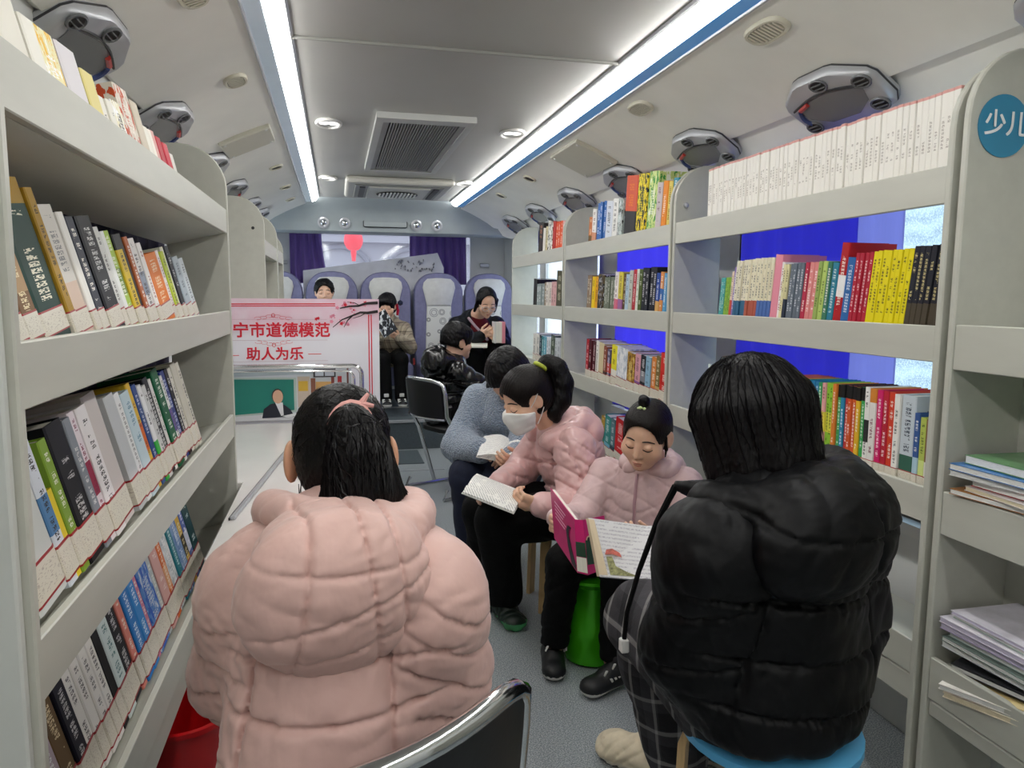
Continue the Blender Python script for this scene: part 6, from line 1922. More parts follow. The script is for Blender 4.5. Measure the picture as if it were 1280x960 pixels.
# --- reader 2: bob-haired, black puffer jacket, seen from behind
def P2():
    hc = V3((0.755, 1.262, 1.015)); R = frame((-0.42, 0.88, -0.32)); s = 1.0
    neck = V3((0.765, 1.20, 0.90)); chest = V3((0.788, 1.195, 0.77)); pel = V3((0.80, 1.205, 0.515))
    sl, sr = V3((0.622, 1.135, 0.815)), V3((0.955, 1.245, 0.815))
    el, er = V3((0.632, 1.215, 0.61)), V3((1.0, 1.29, 0.61))
    wl, wr = V3((0.735, 1.40, 0.60)), V3((0.86, 1.45, 0.61))
    kl, kr = V3((0.695, 1.58, 0.50)), V3((0.90, 1.58, 0.50)); al, ar = V3((0.835, 1.655, 0.09)), V3((0.98, 1.69, 0.09))
    B = Sdf()
    for f, k, op in head_prims(hc, R, s): B.p.append((f, k, op))
    B.add(Cap(hc + R @ V3((0, -0.02, -0.05)), neck, 0.05, 0.055), 0.02)
    B.add(Cap(neck, chest, 0.055, 0.10), 0.04); B.add(Cap(chest, pel, 0.105, 0.11), 0.04)
    limb(B, [sl, el, wl], [0.045, 0.038, 0.028]); limb(B, [sr, er, wr], [0.045, 0.038, 0.028])
    limb(B, [pel + V3((-0.08, 0.03, -0.02)), kl, al], [0.075, 0.052, 0.036]); limb(B, [pel + V3((0.08, 0.05, -0.02)), kr, ar], [0.075, 0.052, 0.036])
    for f, k, op in hand_prims(wl, (0.4, 1, -0.1), (0, 0, 1), -1, 0.95, 0.4): B.p.append((f, k, op))
    for f, k, op in hand_prims(wr, (-0.5, 1, -0.1), (0, 0, 1), 1, 0.95, 0.4): B.p.append((f, k, op))
    p = B.mesh('person', M_skin, None, 0.0055, (0.79, 1.15, 0.0))
    tag(p, 'bob-haired reader seen from behind in a black hooded puffer jacket and plaid trousers', 'person')
    J = Sdf()
    fwd = nrm((-0.32, 0.95, 0)); rt = nrm((0.95, 0.32, 0))
    J.add(Cap(chest, pel + V3((0.005, -0.01, -0.015)), 0.170, 0.190, flat=(fwd, 0.74)), 0)
    J.add(Cap(neck + V3((0.0, -0.02, -0.04)), chest, 0.095, 0.16, flat=(fwd, 0.85)), 0.05)
    J.add(Cap(pel + V3((-0.08, 0.02, 0.06)), pel + V3((0.11, 0.05, 0.06)), 0.115, 0.115), 0.06)
    for a, b, c in ((sl, el, wl), (sr, er, wr)):
        J.add(Cap(neck + (a - neck) * 0.25 + V3((0, 0, -0.02)), a, 0.075, 0.084), 0.06)
        J.add(Cap(a, b, 0.088, 0.090), 0.06)
        J.add(Cap(b, c, 0.088, 0.055, puff=(3, 0.006)), 0.03)
    J.keep(Half(pel + V3((0, 0, -0.062)), (0, 0, -1)), 0.03)
    for z, dp in ((0.735, 0.020), (0.625, 0.013), (0.53, 0.014)):
        J.groove((0.78, 1.0, z), (0.12, 0.0, 1), dp * 0.8, 0.0045, (0.78, 1.02, z), 0.26, 0.003)
    for q, a in ((-1, sl), (1, sr)):
        J.groove(a + rt * (-q * 0.055), rt + V3((0, 0, q * 0.15)), 0.012, 0.0045, a + V3((0, -0.07, -0.08)), 0.2, 0.001)
        for k in range(2):
            J.groove(a + V3((0, 0, -0.09 - 0.11 * k)), (q * 0.2, 0, 1), 0.010, 0.0045, a + rt * q * 0.08 + V3((0, 0, -0.12)), 0.16)
    J.wrinkle(0.0022, 28, 11); J.wrinkle(0.0014, 75, 12)
    J.mesh('jacket', M_p2, p, 0.0055)
    Hd = Sdf()
    Rh = frame(nrm((-0.32, 0.93, 0.22)))
    Hd.add(Ell((0.795, 1.075, 0.845), (0.165, 0.085, 0.105), Rh), 0)
    Hd.add(Ell((0.82, 1.11, 0.905), (0.15, 0.085, 0.06), Rh), 0.04)
    cen = V3((0.765, 1.20, 0.905))
    ring = [cen + rt * (0.145 * math.cos(t)) + fwd * (0.125 * math.sin(t)) + V3((0, 0, 0.018 * math.cos(t) + 0.01 - 0.05 * max(0, math.sin(t)))) for t in np.linspace(-3.45, 0.35, 15)]
    limb(Hd, ring, [0.022] + [0.032] * 13 + [0.026], 0.025)
    c0 = V3((0.80, 1.05, 0.85))
    Hd.groove(c0 + rt * 0.05, rt + V3((0, 0, 0.1)), 0.009, 0.004, c0, 0.2); Hd.groove(c0 + V3((0, 0, 0.03)), (0.12, -0.25, 1), 0.009, 0.004, c0, 0.2)
    Hd.add(Cap((0.66, 1.20, 0.90), (0.612, 1.256, 0.902), 0.024, 0.010), 0.02); Hd.wrinkle(0.0022, 34, 15); Hd.wrinkle(0.0012, 90, 16)
    Hd.mesh('hood', M_p2, p, 0.005)
    # drawcord hanging from the hood on the open side
    m = MB()
    pts = [V3((0.608, 1.255, 0.902)), V3((0.580, 1.27, 0.831)), V3((0.548, 1.275, 0.735)), V3((0.530, 1.285, 0.650)), V3((0.528, 1.29, 0.592))]
    m.tube([tuple(q) for q in pts], [0.007, 0.006, 0.005, 0.0045, 0.0045], 6)
    m.build('hood_strap', M_blackcloth, p, smooth=True)
    m = MB(); q = pts[-1]; m.box(q[0] - 0.008, q[0] + 0.008, q[1] - 0.009, q[1] + 0.009, q[2] - 0.022, q[2] + 0.004)
    m.build('strap_end', M_white, p, bevel=0.002)
    Tr = Sdf()
    limb(Tr, [pel + V3((-0.08, 0.03, -0.02)), kl, al + V3((-0.005, 0.0, 0.0))], [0.11, 0.085, 0.078]); limb(Tr, [pel + V3((0.08, 0.05, -0.02)), kr, ar + V3((0, 0, 0.0))], [0.11, 0.085, 0.078])
    Tr.keep(Half((0, 0, 0.055), (0, 0, -1)), 0.004)
    Tr.wrinkle(0.005, 22, 21)
    Tr.mesh('trousers', M_plaidp, p, 0.007)
    shoe('shoe', (0.845, 1.655), (0.685, 1.845), 0.0, 0.058, 0.10, M_cream_shoe, M_creamsole, p, chunky=1, hstep=0.005)
    shoe('shoe', (1.02, 1.66), (0.875, 1.865), 0.0, 0.056, 0.10, M_cream_shoe, M_creamsole, p, chunky=1, hstep=0.005)
    # bob
    c = hc
    L = lambda x, y, z: c + R @ (V3((x, y, z)))
    H = Sdf()
    H.add(Ell(L(0, -0.012, 0.030), (0.098, 0.112, 0.100), R), 0)
    for x, y in ((-0.072, -0.03), (-0.045, -0.075), (0, -0.09), (0.045, -0.075), (0.072, -0.03), (0.08, 0.02), (-0.08, 0.02)):
        H.add(Cap(L(x, y, 0.02), L(x * 1.06, y * 1.02, -0.125), 0.038, 0.026), 0.03)
    H.cut(Ell(L(0, 0.135, -0.045), (0.078, 0.10, 0.105), R), 0.01)
    comb(H, L(0.0, -0.02, 0.1), R @ V3((0, 0.0, 1)), 60, 0.0012)
    H.mesh('hair', M_hair, p, 0.0042)
    rs_ = np.random.RandomState(9)
    st = [L(0.05 * math.cos(a) * q, -0.015 + 0.06 * math.sin(a) * q, 0.13) for a, q in zip(rs_.uniform(0, 6.283, 330), rs_.uniform(0.1, 1.4, 240))]
    Lc = L(0, -0.01, 0.0)
    strands(H, st, lambda Q: (Q - V3(Lc)) * V3((1, 1, 0)) * 3 + R @ V3((0, 0, -0.5)), 19, 0.013, 0.0010, p, M_strand, seed=3)
P2()
# --- small girl 3: pale pink jacket, looking down at a magenta picture book
def open_book(name, label, spine0, spine1, dirL, dirR, wL, wR, th, coverm, pagem, pagesL=True, pagesR=True, bow=0.012):
    """book lying open: spine edge from spine0 to spine1, boards leave the spine along dirL / dirR"""
    a, b = Vector(spine0), Vector(spine1)
    ax = (b - a).normalized()
    ob = thing(name, label, 'book', a)
    for nm, d, w, on in (('cover_back', dirL, wL, pagesL), ('cover_front', dirR, wR, pagesR)):
        d = Vector(d); d = (d - ax * d.dot(ax)).normalized()
        n = ax.cross(d)
        if nm == 'cover_back': n = -n
        m = MB(); m.prism([a, b, b + d * w, a + d * w], n * 0.0025)
        m.build(nm, coverm if not isinstance(coverm, tuple) else coverm[0 if nm == 'cover_back' else 1], ob)
        if on:
            m = MB()
            rings = []
            N = 8
            for i in range(N + 1):
                t = i / N
                q = a + d * (w - 0.004) * t
                hgt = th * (1 - 0.35 * t) + bow * math.sin(math.pi * min(1, t * 1.05)) * (1 - 0.4 * t)
                base = -n * 0.001
                rings.append([q + ax * 0.003 + base, q + ax * ((b - a).length - 0.003) + base, q + ax * ((b - a).length - 0.003) - n * hgt, q + ax * 0.003 - n * hgt])
            m.loft(rings)
            m.build('pages', pagem, ob, smooth=True)
    return ob
def text_page(name, density=70, pic=False, lo=0.12, hi=0.9):
    t = NT(name)
    co = t.coord('Generated')
    sx = t.n('ShaderNodeSeparateXYZ'); t.l(co, sx.inputs[0])
    ch = t.noise(1.0, 2, t.mapping(t.coord(), (190, 190, 190)), 0.6)
    t.b.inputs['Roughness'].default_value = 0.75
    return t, sx, ch
def ruled_page(name, axis, period, base='f0eee8', ink='8a8a8e', cut=0.5):
    """page print: lines of small type perpendicular to axis (object space)"""
    t = NT(name)
    co = t.coord()
    dt = t.n('ShaderNodeVectorMath', operation='DOT_PRODUCT'); t.l(co, dt.inputs[0]); dt.inputs[1].default_value = tuple(float(x) for x in axis)
    fr = t.math('FRACT', t.math('MULTIPLY', dt.outputs['Value'], 1 / period))
    row = t.math('LESS_THAN', fr, 0.42)
    ch = t.noise(420, 1, co, 0.5)
    big = t.noise(16, 2, co, 0.5)
    f = t.math('MULTIPLY', row, t.math('MULTIPLY', t.math('GREATER_THAN', ch, cut), t.math('GREATER_THAN', big, 0.40)))
    t.l(t.mix(t.math('MULTIPLY', f, 0.7), hx(base), hx(ink)), t.b.inputs['Base Color'])
    t.b.inputs['Roughness'].default_value = 0.7
    return t.m
M_mag = mat('magenta_cover', 'c8186c', 0.3, var=0.04)
M_dkgreen = mat('cover_dark_green', '16402c', 0.35, var=0.05)
def P3():
    hc = V3((1.005, 2.305, 0.792)); R = frame((-0.66, -0.68, -0.42), (0.10, -0.08, 1)); s = 0.98
    neck = V3((1.06, 2.395, 0.685)); chest = V3((1.065, 2.425, 0.585)); pel = V3((1.03, 2.45, 0.36))
    sl, sr = V3((1.165, 2.335, 0.605)), V3((0.945, 2.525, 0.610))
    el, er = V3((1.13, 2.215, 0.46)), V3((0.835, 2.46, 0.475))
    wl, wr = V3((0.945, 2.13, 0.49)), V3((0.700, 2.315, 0.520))
    kl, kr = V3((0.865, 2.165, 0.385)), V3((0.715, 2.275, 0.385)); al, ar = V3((0.855, 2.18, 0.075)), V3((0.695, 2.315, 0.075))
    B = Sdf()
    for q in head_prims(hc, R, s, 0.006, 1.0): B.p.append(q)
    B.add(Cap(hc + R @ V3((0, -0.025, -0.05)), neck, 0.042, 0.044), 0.02)
    B.add(Cap(neck, chest, 0.045, 0.08), 0.04); B.add(Cap(chest, pel, 0.085, 0.09), 0.04)
    limb(B, [sl, el, wl], [0.034, 0.030, 0.022]); limb(B, [sr, er, wr], [0.034, 0.030, 0.022])
    limb(B, [pel + V3((0.03, -0.05, -0.01)), kl, al], [0.062, 0.042, 0.030]); limb(B, [pel + V3((-0.04, 0.0, -0.01)), kr, ar], [0.062, 0.042, 0.030])
    for q in hand_prims(wr, (-0.55, -0.80, 0.02), (0.85, -0.40, 0.0), 1, 0.85, 0.62): B.p.append(q)
    for q in hand_prims(wl, (-0.75, -0.45, 0.2), (-0.3, 0.5, 0.6), -1, 0.85, 0.6): B.p.append(q)
    p = B.mesh('person', M_skin, None, 0.0034, (1.02, 2.42, 0.0))
    tag(p, 'small girl in a pale pink zipped jacket looking down at a magenta picture book', 'person')
    std_face(B, hc, R, s, p)
    f = nrm((-0.70, -0.72, 0)); rt = nrm((-0.72, 0.70, 0))
    J = Sdf()
    J.add(Cap(chest, pel + V3((0, 0, 0.01)), 0.125, 0.145, flat=(f, 0.85)), 0)
    J.add(Cap(neck + V3((0.0, 0.0, -0.035)), chest, 0.075, 0.12, flat=(f, 0.9)), 0.04)
    for a, b, c in ((sl, el, wl), (sr, er, wr)):
        J.add(Cap(a, b, 0.064, 0.058), 0.025); J.add(Cap(b, c, 0.056, 0.036), 0.02)
    J.quilt([(0.6, 0.2, 0.8), (-0.5, -0.5, 0.75)], 38, 0.0035)
    J.wrinkle(0.0022, 36, 31); J.wrinkle(0.001, 90, 32)
    J.mesh('jacket', M_p3, p, 0.0042)
    # collar / hood bundle round the neck
    Hd = Sdf()
    ring = [neck + rt * (0.075 * math.sin(t) * 1.05) - f * (0.062 * math.cos(t)) + V3((0, 0, 0.012 * math.cos(t) - 0.012 + 0.0)) for t in np.linspace(-2.75, 2.75, 17)]
    limb(Hd, ring, [0.014] + [0.024] * 15 + [0.014], 0.02)
    Hd.add(Ell(neck - f * 0.085 + V3((0, 0, -0.03)), (0.10, 0.05, 0.06), frame(f)), 0.03)
    Hd.wrinkle(0.003, 50, 33)
    Hd.mesh('hood', M_p3, p, 0.0042)
    # zip
    m = MB()
    zs = np.linspace(0.645, 0.46, 12)
    P = []
    for z in zs:
        ts = np.linspace(0.0, 0.25, 80).astype(np.float32)
        Q = (V3((chest[0], chest[1], z)) + f[None] * ts[:, None]).astype(np.float32)
        d = J(Q); i = int(np.argmax(d > 0)) if (d > 0).any() else 40
        P.append(tuple(float(v) for v in Q[i]))
    m.tube(P, 0.0055, 6); m.build('zip', mat('rose_zip', 'b08a92', 0.5, var=0.03), p, smooth=True)
    for c, d in ((wr, wr - er), (wl, wl - el)):
        K = Sdf(); d = nrm(d); K.add(Cap(c - d * 0.03, c + d * 0.002, 0.034, 0.031), 0); K.wrinkle(0.002, 60, 3)
        K.mesh('cuff', M_p3, p, 0.0045)
    Tr = Sdf()
    limb(Tr, [pel + V3((0.03, -0.05, -0.01)), kl, al], [0.085, 0.060, 0.046]); limb(Tr, [pel + V3((-0.04, 0.0, -0.01)), kr, ar], [0.085, 0.060, 0.046])
    Tr.keep(Half((0, 0, 0.085), (0, 0, -1)), 0.004)
    Tr.wrinkle(0.003, 40, 34)
    Tr.mesh('trousers', M_blackcloth, p, 0.006)
    s1 = shoe('shoe', (0.705, 2.375), (0.665, 2.20), 0.0, 0.040, 0.10, M_shoeblk, M_sole, p, sole_h=0.024)
    s2 = shoe('shoe', (0.905, 2.165), (0.725, 2.10), 0.0, 0.042, 0.10, M_shoeblk, M_sole, p, sole_h=0.024)
    # three pale stripes on the outer side of each shoe, lace tips
    m = MB()
    for k in range(3):
        for hx_, d, r_ in (((0.842, 2.1425), nrm((-0.94, -0.34, 0)), nrm((0.34, -0.94, 0))),):
            c = V3((hx_[0], hx_[1], 0.045)) + d * (k * 0.016) + r_ * 0.0375
            m.hexa([tuple(c + d * a + V3((0, 0, b)) + r_ * o_) for o_ in (-0.004, 0.001) for a, b in ((-0.004 - 0.006, -0.014), (0.004 - 0.006, -0.014), (0.004 + 0.006, 0.014), (-0.004 + 0.006, 0.014))])
    m.build('stripe', M_sole, s2)
    m = MB()
    for k in range(3):
        c = V3((0.726, 2.325 - 0.018 * k, 0.058 + 0.012 * k)); m.box(c[0], c[0] + 0.006, c[1] - 0.005, c[1] + 0.005, c[2] - 0.012, c[2] + 0.012)
    m.build('stripe', M_sole, s1)
    for q in ((0.83, 2.10, 0.105), (0.80, 2.09, 0.090), (0.66, 2.27, 0.10)):
        m = MB(); m.tube([q, (q[0] - 0.008, q[1] - 0.006, q[2] - 0.012), (q[0] - 0.002, q[1] - 0.012, q[2] + 0.006)], 0.003, 5)
        m.build('lace', M_white, s1 if q[1] > 2.2 else s2)
    # hair: pulled back with a parting and a tiny top knot
    H, L = hair_cap(hc, R, s, 0.010, 0.098, -0.075)
    kn = L(0.012, 0.0, 0.122)
    comb(H, kn, R @ V3((0, 0.1, 1)), 60, 0.0009)
    H.mesh('hair', M_hairb, p, 0.0032)
    T = Sdf(); limb(T, [L(0.01, -0.002, 0.112), L(0.014, -0.006, 0.132), L(0.02, -0.012, 0.136)], [0.016, 0.015, 0.008])
    T.mesh('top_knot', M_hair, p, 0.003)
    T = Sdf()
    for q in (-1, 1):
        limb(T, [L(q * 0.073, 0.020, 0.02), L(q * 0.075, 0.016, -0.03), L(q * 0.070, 0.008, -0.07)], [0.006, 0.005, 0.002], 0.008)
    T.mesh('side_lock', M_hairb, p, 0.003)
    m = MB()
    for k in range(5):
        c = L(0.012 + 0.011 * math.cos(k * 1.26), 0.016 + 0.006 * math.sin(k * 1.26), 0.112 + 0.008 * math.sin(k * 1.26))
        m.lathe([(0.002, -0.005), (0.0065, -0.002), (0.0065, 0.002), (0.002, 0.005)], tuple(c), 8)
    m.build('hair_bead', mat('pale_green_beads', 'ccdc9c', 0.3, var=0.03), p, smooth=True)
    # the magenta picture book
    M_text = ruled_page('picture_book_page', (0.25, -0.20, 0.95), 0.013, 'ecebe8', '9a8f9a', 0.45)
    # outside faces the camera: back board on the left, spine, front board on the right
    def slab(nm, quad, th, m_, parent, off=0.0):
        q = [Vector(v) for v in quad]
        n = (q[1] - q[0]).cross(q[3] - q[0]).normalized()
        n = n if n.y > 0 else -n
        mb = MB(); mb.prism([v + n * off for v in q], n * th)
        return mb.build(nm, m_, parent)
    def lerp(quad, u, v):
        q = [Vector(x) for x in quad]
        return q[0].lerp(q[1], u).lerp(q[3].lerp(q[2], u), v)
    def part_of(quad, pts): return [lerp(quad, u, v) for u, v in pts]
    QA = [(0.646, 2.217, 0.650), (0.660, 2.012, 0.609), (0.657, 1.966, 0.466), (0.652, 2.185, 0.497)]
    QS = [(0.660, 2.012, 0.609), (0.682, 2.000, 0.609), (0.684, 1.952, 0.462), (0.657, 1.966, 0.466)]
    QF = [(0.682, 2.000, 0.609), (0.770, 2.060, 0.600), (0.766, 2.012, 0.455), (0.684, 1.952, 0.462)]
    bk = thing('picture_book', 'open magenta picture book held up by the small girl', 'book', (0.66, 1.98, 0.46))
    slab('cover_back', QA, 0.0025, M_mag, bk); slab('spine', QS, 0.0025, M_mag, bk); slab('cover_front', QF, 0.0025, M_mag, bk)
    slab('pages_back', part_of(QA, [(0.03, 0.02), (0.99, 0.02), (0.99, 0.98), (0.03, 0.98)]), 0.010, M_paper, bk, 0.0026)
    slab('pages_front', part_of(QF, [(0.01, 0.02), (0.97, 0.02), (0.97, 0.98), (0.01, 0.98)]), 0.012, M_paper, bk, 0.0026)
    mp = mat('pale_pink_print', 'f0b8d0', 0.4, var=0)
    for k in range(5):
        v = 0.16 + 0.075 * k
        slab('cover_print_line', part_of(QA, [(0.16, v), (0.62 - 0.06 * (k % 3), v), (0.62 - 0.06 * (k % 3), v + 0.022), (0.16, v + 0.022)]), 0.0005, mp, bk, -0.0006)
    slab('cover_figure', part_of(QA, [(0.78, 0.98), (0.66, 0.72), (0.62, 0.45), (0.70, 0.30), (0.86, 0.26), (0.74, 0.36), (0.72, 0.5), (0.84, 0.72), (0.97, 0.9), (0.97, 0.98)]), 0.0006, mat('cover_black_shape', '1a1418', 0.35, var=0), bk, -0.0008)
    slab('spine_label', part_of(QS, [(0.0, 0.70), (1.0, 0.70), (1.0, 0.97), (0.0, 0.97)]), 0.0006, M_paper, bk, -0.0008)
    slab('spine_picture', part_of(QS, [(0.0, 0.42), (1.0, 0.42), (1.0, 0.69), (0.0, 0.69)]), 0.0006, M_dkgreen, bk, -0.0008)
    slab('cover_picture', part_of(QF, [(0.02, 0.38), (0.6, 0.30), (0.6, 0.86), (0.02, 0.82)]), 0.0006, M_dkgreen, bk, -0.0008)
    e = lerp(QF, 0.16, 0.36)
    mb = MB(); mb.lathe([(0.010, 0.0), (0.010, 0.0008)], e + Vector((0, -0.0012, 0)), 14, axis=(0.55, -0.83, 0)); mb.build('printed_eye', mat('print_cream', 'd8c8a0', 0.4, var=0), bk)
    mb = MB(); mb.lathe([(0.006, 0.0), (0.006, 0.0008)], e + Vector((0.0006, -0.0022, 0)), 12, axis=(0.55, -0.83, 0)); mb.build('printed_pupil', M_dark, bk)
    # the storybook in the hands of the bob-haired reader, open page towards the camera
    QP = [(0.665, 1.905, 0.645), (0.802, 1.818, 0.640), (0.757, 1.727, 0.527), (0.665, 1.806, 0.515)]
    QR = [(0.802, 1.818, 0.640), (0.905, 1.720, 0.668), (0.862, 1.640, 0.556), (0.757, 1.727, 0.527)]
    sb = thing('storybook', 'open storybook with printed page held by the bob-haired reader', 'book', (0.76, 1.75, 0.52))
    M_story = ruled_page('storybook_page', (0.313, 0.446, 0.836), 0.0105, 'e8e8ea', 'a8a4b2', 0.5)
    slab('cover_left', [Vector(v) + Vector((-0.006, 0.010, 0.0)) for v in QP], 0.003, mat('tan_cover', 'b8a488', 0.5, var=0.05), sb, 0.012)
    slab('pages_left', QP, 0.012, M_story, sb)
    slab('page_margin', part_of(QP, [(0.0, 0.02), (0.10, 0.02), (0.20, 0.97), (0.0, 0.97)]), 0.0005, mat('cream_margin', 'e0ceae', 0.6, var=0.03), sb, -0.0007)
    slab('pages_right', QR, 0.012, M_story, sb); slab('cover_right', QR, 0.003, mat('tan_cover', 'b8a488', 0.5, var=0.05), sb, 0.0125)
    il = mat('print_orange_red', 'c8685a', 0.6, var=0.25, nscale=90); ig = mat('print_olive', '98986a', 0.6, var=0.35, nscale=120)
    slab('page_illustration', part_of(QP, [(0.20, 0.62), (0.24, 0.53), (0.36, 0.50), (0.50, 0.56), (0.54, 0.64), (0.36, 0.60)]), 0.0005, il, sb, -0.0007)
    slab('page_illustration', part_of(QP, [(0.22, 0.65), (0.34, 0.64), (0.40, 0.80), (0.62, 0.88), (0.90, 0.95), (0.26, 0.96)]), 0.0005, ig, sb, -0.0007)
P3()
# --- girl 4: face mask, glossy pink puffer, ponytail, reading in profile
def P4():
    k_ = 1.0
    hc = V3((0.690, 2.700, 0.868)); R = frame((-0.86, -0.18, -0.46), (-0.30, -0.06, 1)); s = 1.0
    neck = V3((0.805, 2.745, 0.765)); chest = V3((0.875, 2.765, 0.66)); pel = V3((0.955, 2.785, 0.42))
    sl, sr = V3((0.855, 2.625, 0.685)), V3((0.82, 2.885, 0.69))
    el, er = V3((0.845, 2.545, 0.475)), V3((0.72, 2.90, 0.54))
    wl, wr = V3((0.690, 2.475, 0.520)), V3((0.585, 2.70, 0.545))
    kl, kr = V3((0.565, 2.640, 0.425)), V3((0.545, 2.80, 0.42)); al, ar = V3((0.610, 2.72, 0.085)), V3((0.585, 2.90, 0.085))
    B = Sdf()
    for q in head_prims(hc, R, s): B.p.append(q)
    B.add(Cap(hc + R @ V3((0, -0.025, -0.05)), neck, 0.046, 0.048), 0.02)
    B.add(Cap(neck, chest, 0.05, 0.09), 0.04); B.add(Cap(chest, pel, 0.095, 0.10), 0.04)
    limb(B, [sl, el, wl], [0.040, 0.034, 0.025]); limb(B, [sr, er, wr], [0.040, 0.034, 0.025])
    limb(B, [pel + V3((-0.02, -0.08, -0.01)), kl, al], [0.07, 0.048, 0.034]); limb(B, [pel + V3((-0.02, 0.08, -0.01)), kr, ar], [0.07, 0.048, 0.034])
    for q in hand_prims(wl, (-0.86, 0.12, 0.22), (0.1, 0.75, 0.45), 1, 0.95, 0.75): B.p.append(q)
    for q in hand_prims(wr, (-0.85, -0.45, -0.02), (0.0, -0.5, -0.8), -1, 0.9, 0.5): B.p.append(q)
    p = B.mesh('person', M_skin, None, 0.0040, (0.90, 2.78, 0.0))
    tag(p, 'masked girl in a glossy pink puffer jacket reading in profile on a bent wood stool', 'person')
    std_face(B, hc, R, s, p, mouth=False)
    f = nrm((-0.97, -0.12, 0)); rt = nrm((-0.12, 0.97, 0))
    J = Sdf()
    ax = nrm(chest - pel)
    J.add(Cap(chest, pel + V3((0, 0, 0.0)), 0.145, 0.165, flat=(f, 0.85)), 0)
    J.add(Cap(neck + V3((0.02, 0.0, -0.04)), chest, 0.085, 0.135, flat=(f, 0.9)), 0.04)
    J.add(Cap(sl, el, 0.082, 0.074), 0.02); J.add(Cap(el, wl, 0.070, 0.046), 0.025)
    J.add(Cap(sr, er, 0.078, 0.070), 0.02); J.add(Cap(er, wr, 0.066, 0.044), 0.02)
    c = sl + V3((0.03, -0.06, -0.09))
    for q in range(4):
        J.groove(sl + V3((0.0, 0, 0.02 - 0.06 * q)), (0.55, 0.1, 0.85), 0.010, 0.006, c, 0.16)
        J.groove(sl + V3((0.10, 0, -0.02 - 0.06 * q)), (-0.6, 0.1, 0.8), 0.010, 0.006, c + V3((0.05, 0, 0)), 0.13)
    J.groove(sl + V3((-0.055, 0, 0)), (1, 0.3, 0.25), 0.014, 0.007, sl + V3((0, 0, -0.05)), 0.16)
    for z in (0.62, 0.54, 0.47):
        J.groove((0.80, 2.65, z), (0.3, 0.2, 1), 0.012, 0.007, (0.76, 2.72, z), 0.15)
    J.wrinkle(0.0030, 30, 41); J.wrinkle(0.0018, 75, 42)
    J.mesh('jacket', M_p4, p, 0.0045)
    Hd = Sdf()
    ring = [neck + rt * (0.098 * math.sin(t)) - f * (0.105 * math.cos(t) + 0.015) + V3((0, 0, 0.05 * math.cos(t) - 0.025)) for t in np.linspace(-2.5, 2.5, 19)]
    limb(Hd, ring, [0.014] + [0.028] * 17 + [0.014], 0.02)
    Hd.add(Ell(neck - f * 0.135 + V3((0, 0, -0.035)), (0.115, 0.065, 0.075), frame(f)), 0.03)
    Hd.add(Ell(neck - f * 0.06 + V3((0, 0, -0.05)), (0.10, 0.085, 0.05), frame(f)), 0.03)
    Hd.wrinkle(0.0035, 40, 43)
    Hd.mesh('hood', M_p4, p, 0.0042)
    for cc, d in ((wl, wl - el), (wr, wr - er)):
        K = Sdf(); d = nrm(d); K.add(Cap(cc - d * 0.035, cc - d * 0.002, 0.046, 0.040), 0); K.wrinkle(0.004, 70, 9); K.mesh('cuff', M_p4, p, 0.0045)
    Tr = Sdf()
    limb(Tr, [pel + V3((-0.02, -0.08, -0.01)), kl, al + V3((0, 0, 0.02))], [0.105, 0.080, 0.070]); limb(Tr, [pel + V3((-0.02, 0.08, -0.01)), kr, ar + V3((0, 0, 0.02))], [0.105, 0.080, 0.070])
    Tr.keep(Half((0, 0, 0.07), (0, 0, -1)), 0.004); Tr.wrinkle(0.0045, 26, 44)
    Tr.mesh('trousers', M_blackcloth, p, 0.0065)
    shoe('shoe', (0.605, 2.80), (0.640, 2.585), 0.0, 0.047, 0.10, M_shoegreen, M_greensole, p, chunky=1, sole_h=0.03)
    shoe('shoe', (0.60, 2.97), (0.52, 2.78), 0.0, 0.047, 0.10, M_shoegreen, M_greensole, p, chunky=1, sole_h=0.03)
    # hair
    H, L = hair_cap(hc, R, s, 0.013, 0.082, -0.07)
    pt = L(0.0, -0.098, 0.070)
    comb(H, pt, R @ V3((0.0, -0.9, 0.5)), 60, 0.001)
    H.mesh('hair', M_hairb, p, 0.0035)
    T = Sdf()
    pw = V3(pt); limb(T, [pw, pw + V3((0.030, 0.005, 0.022)), pw + V3((0.062, 0.0, 0.0)), pw + V3((0.083, -0.01, -0.055)), pw + V3((0.075, -0.02, -0.115)), pw + V3((0.05, -0.03, -0.16)), pw + V3((0.055, -0.04, -0.185))], [0.018, 0.028, 0.038, 0.040, 0.036, 0.026, 0.012], 0.03)
    comb(T, pw + V3((0.06, 0, -0.06)), (0.1, 0, 1), 40, 0.0012)
    T.mesh('ponytail', M_hair, p, 0.0037)
    m = MB(); u, w = R @ V3((1, 0, 0)), R @ V3((0, 0.45, 0.9)); cc = L(0, -0.106, 0.076)
    m.tube([tuple(cc + u * 0.027 * math.cos(t) + w * 0.027 * math.sin(t)) for t in np.linspace(0, 6.283, 15)[:-1]], 0.008, 8, True)
    m.build('hair_tie', mat('yellow_green_tie', 'a8b43c', 0.6, var=0.05), p, smooth=True)
    # mask: pleated shell over nose, mouth and chin with ear loops
    Mk = Sdf()
    for q in head_prims(hc, R, s): Mk.p.append((q[0], q[1], q[2]))
    Mk.post.append(lambda P, d: d - 0.006)
    def fold(P, d):
        q = (P - hc) @ R
        return d - 0.0022 * np.abs(np.sin(q[:, 2] * 115)) * (q[:, 1] > 0.03)
    Mk.post.append(fold)
    Mk2 = Sdf(); Mk2.p = [(Mk, 0, '+')]; Mk.lo, Mk.hi = hc - 0.16, hc + 0.16
    Mk2.add(Ell(L(0, 0.082, -0.045), V3((0.036, 0.032, 0.05)), R), 0.03)
    Mk2.keep(Half(L(0, 0.070, -0.016), R @ V3((0, -0.42, 1))), 0.003)
    Mk2.keep(Half(L(0, 0.018, -0.05), R @ V3((0, -1, -0.25))), 0.003)
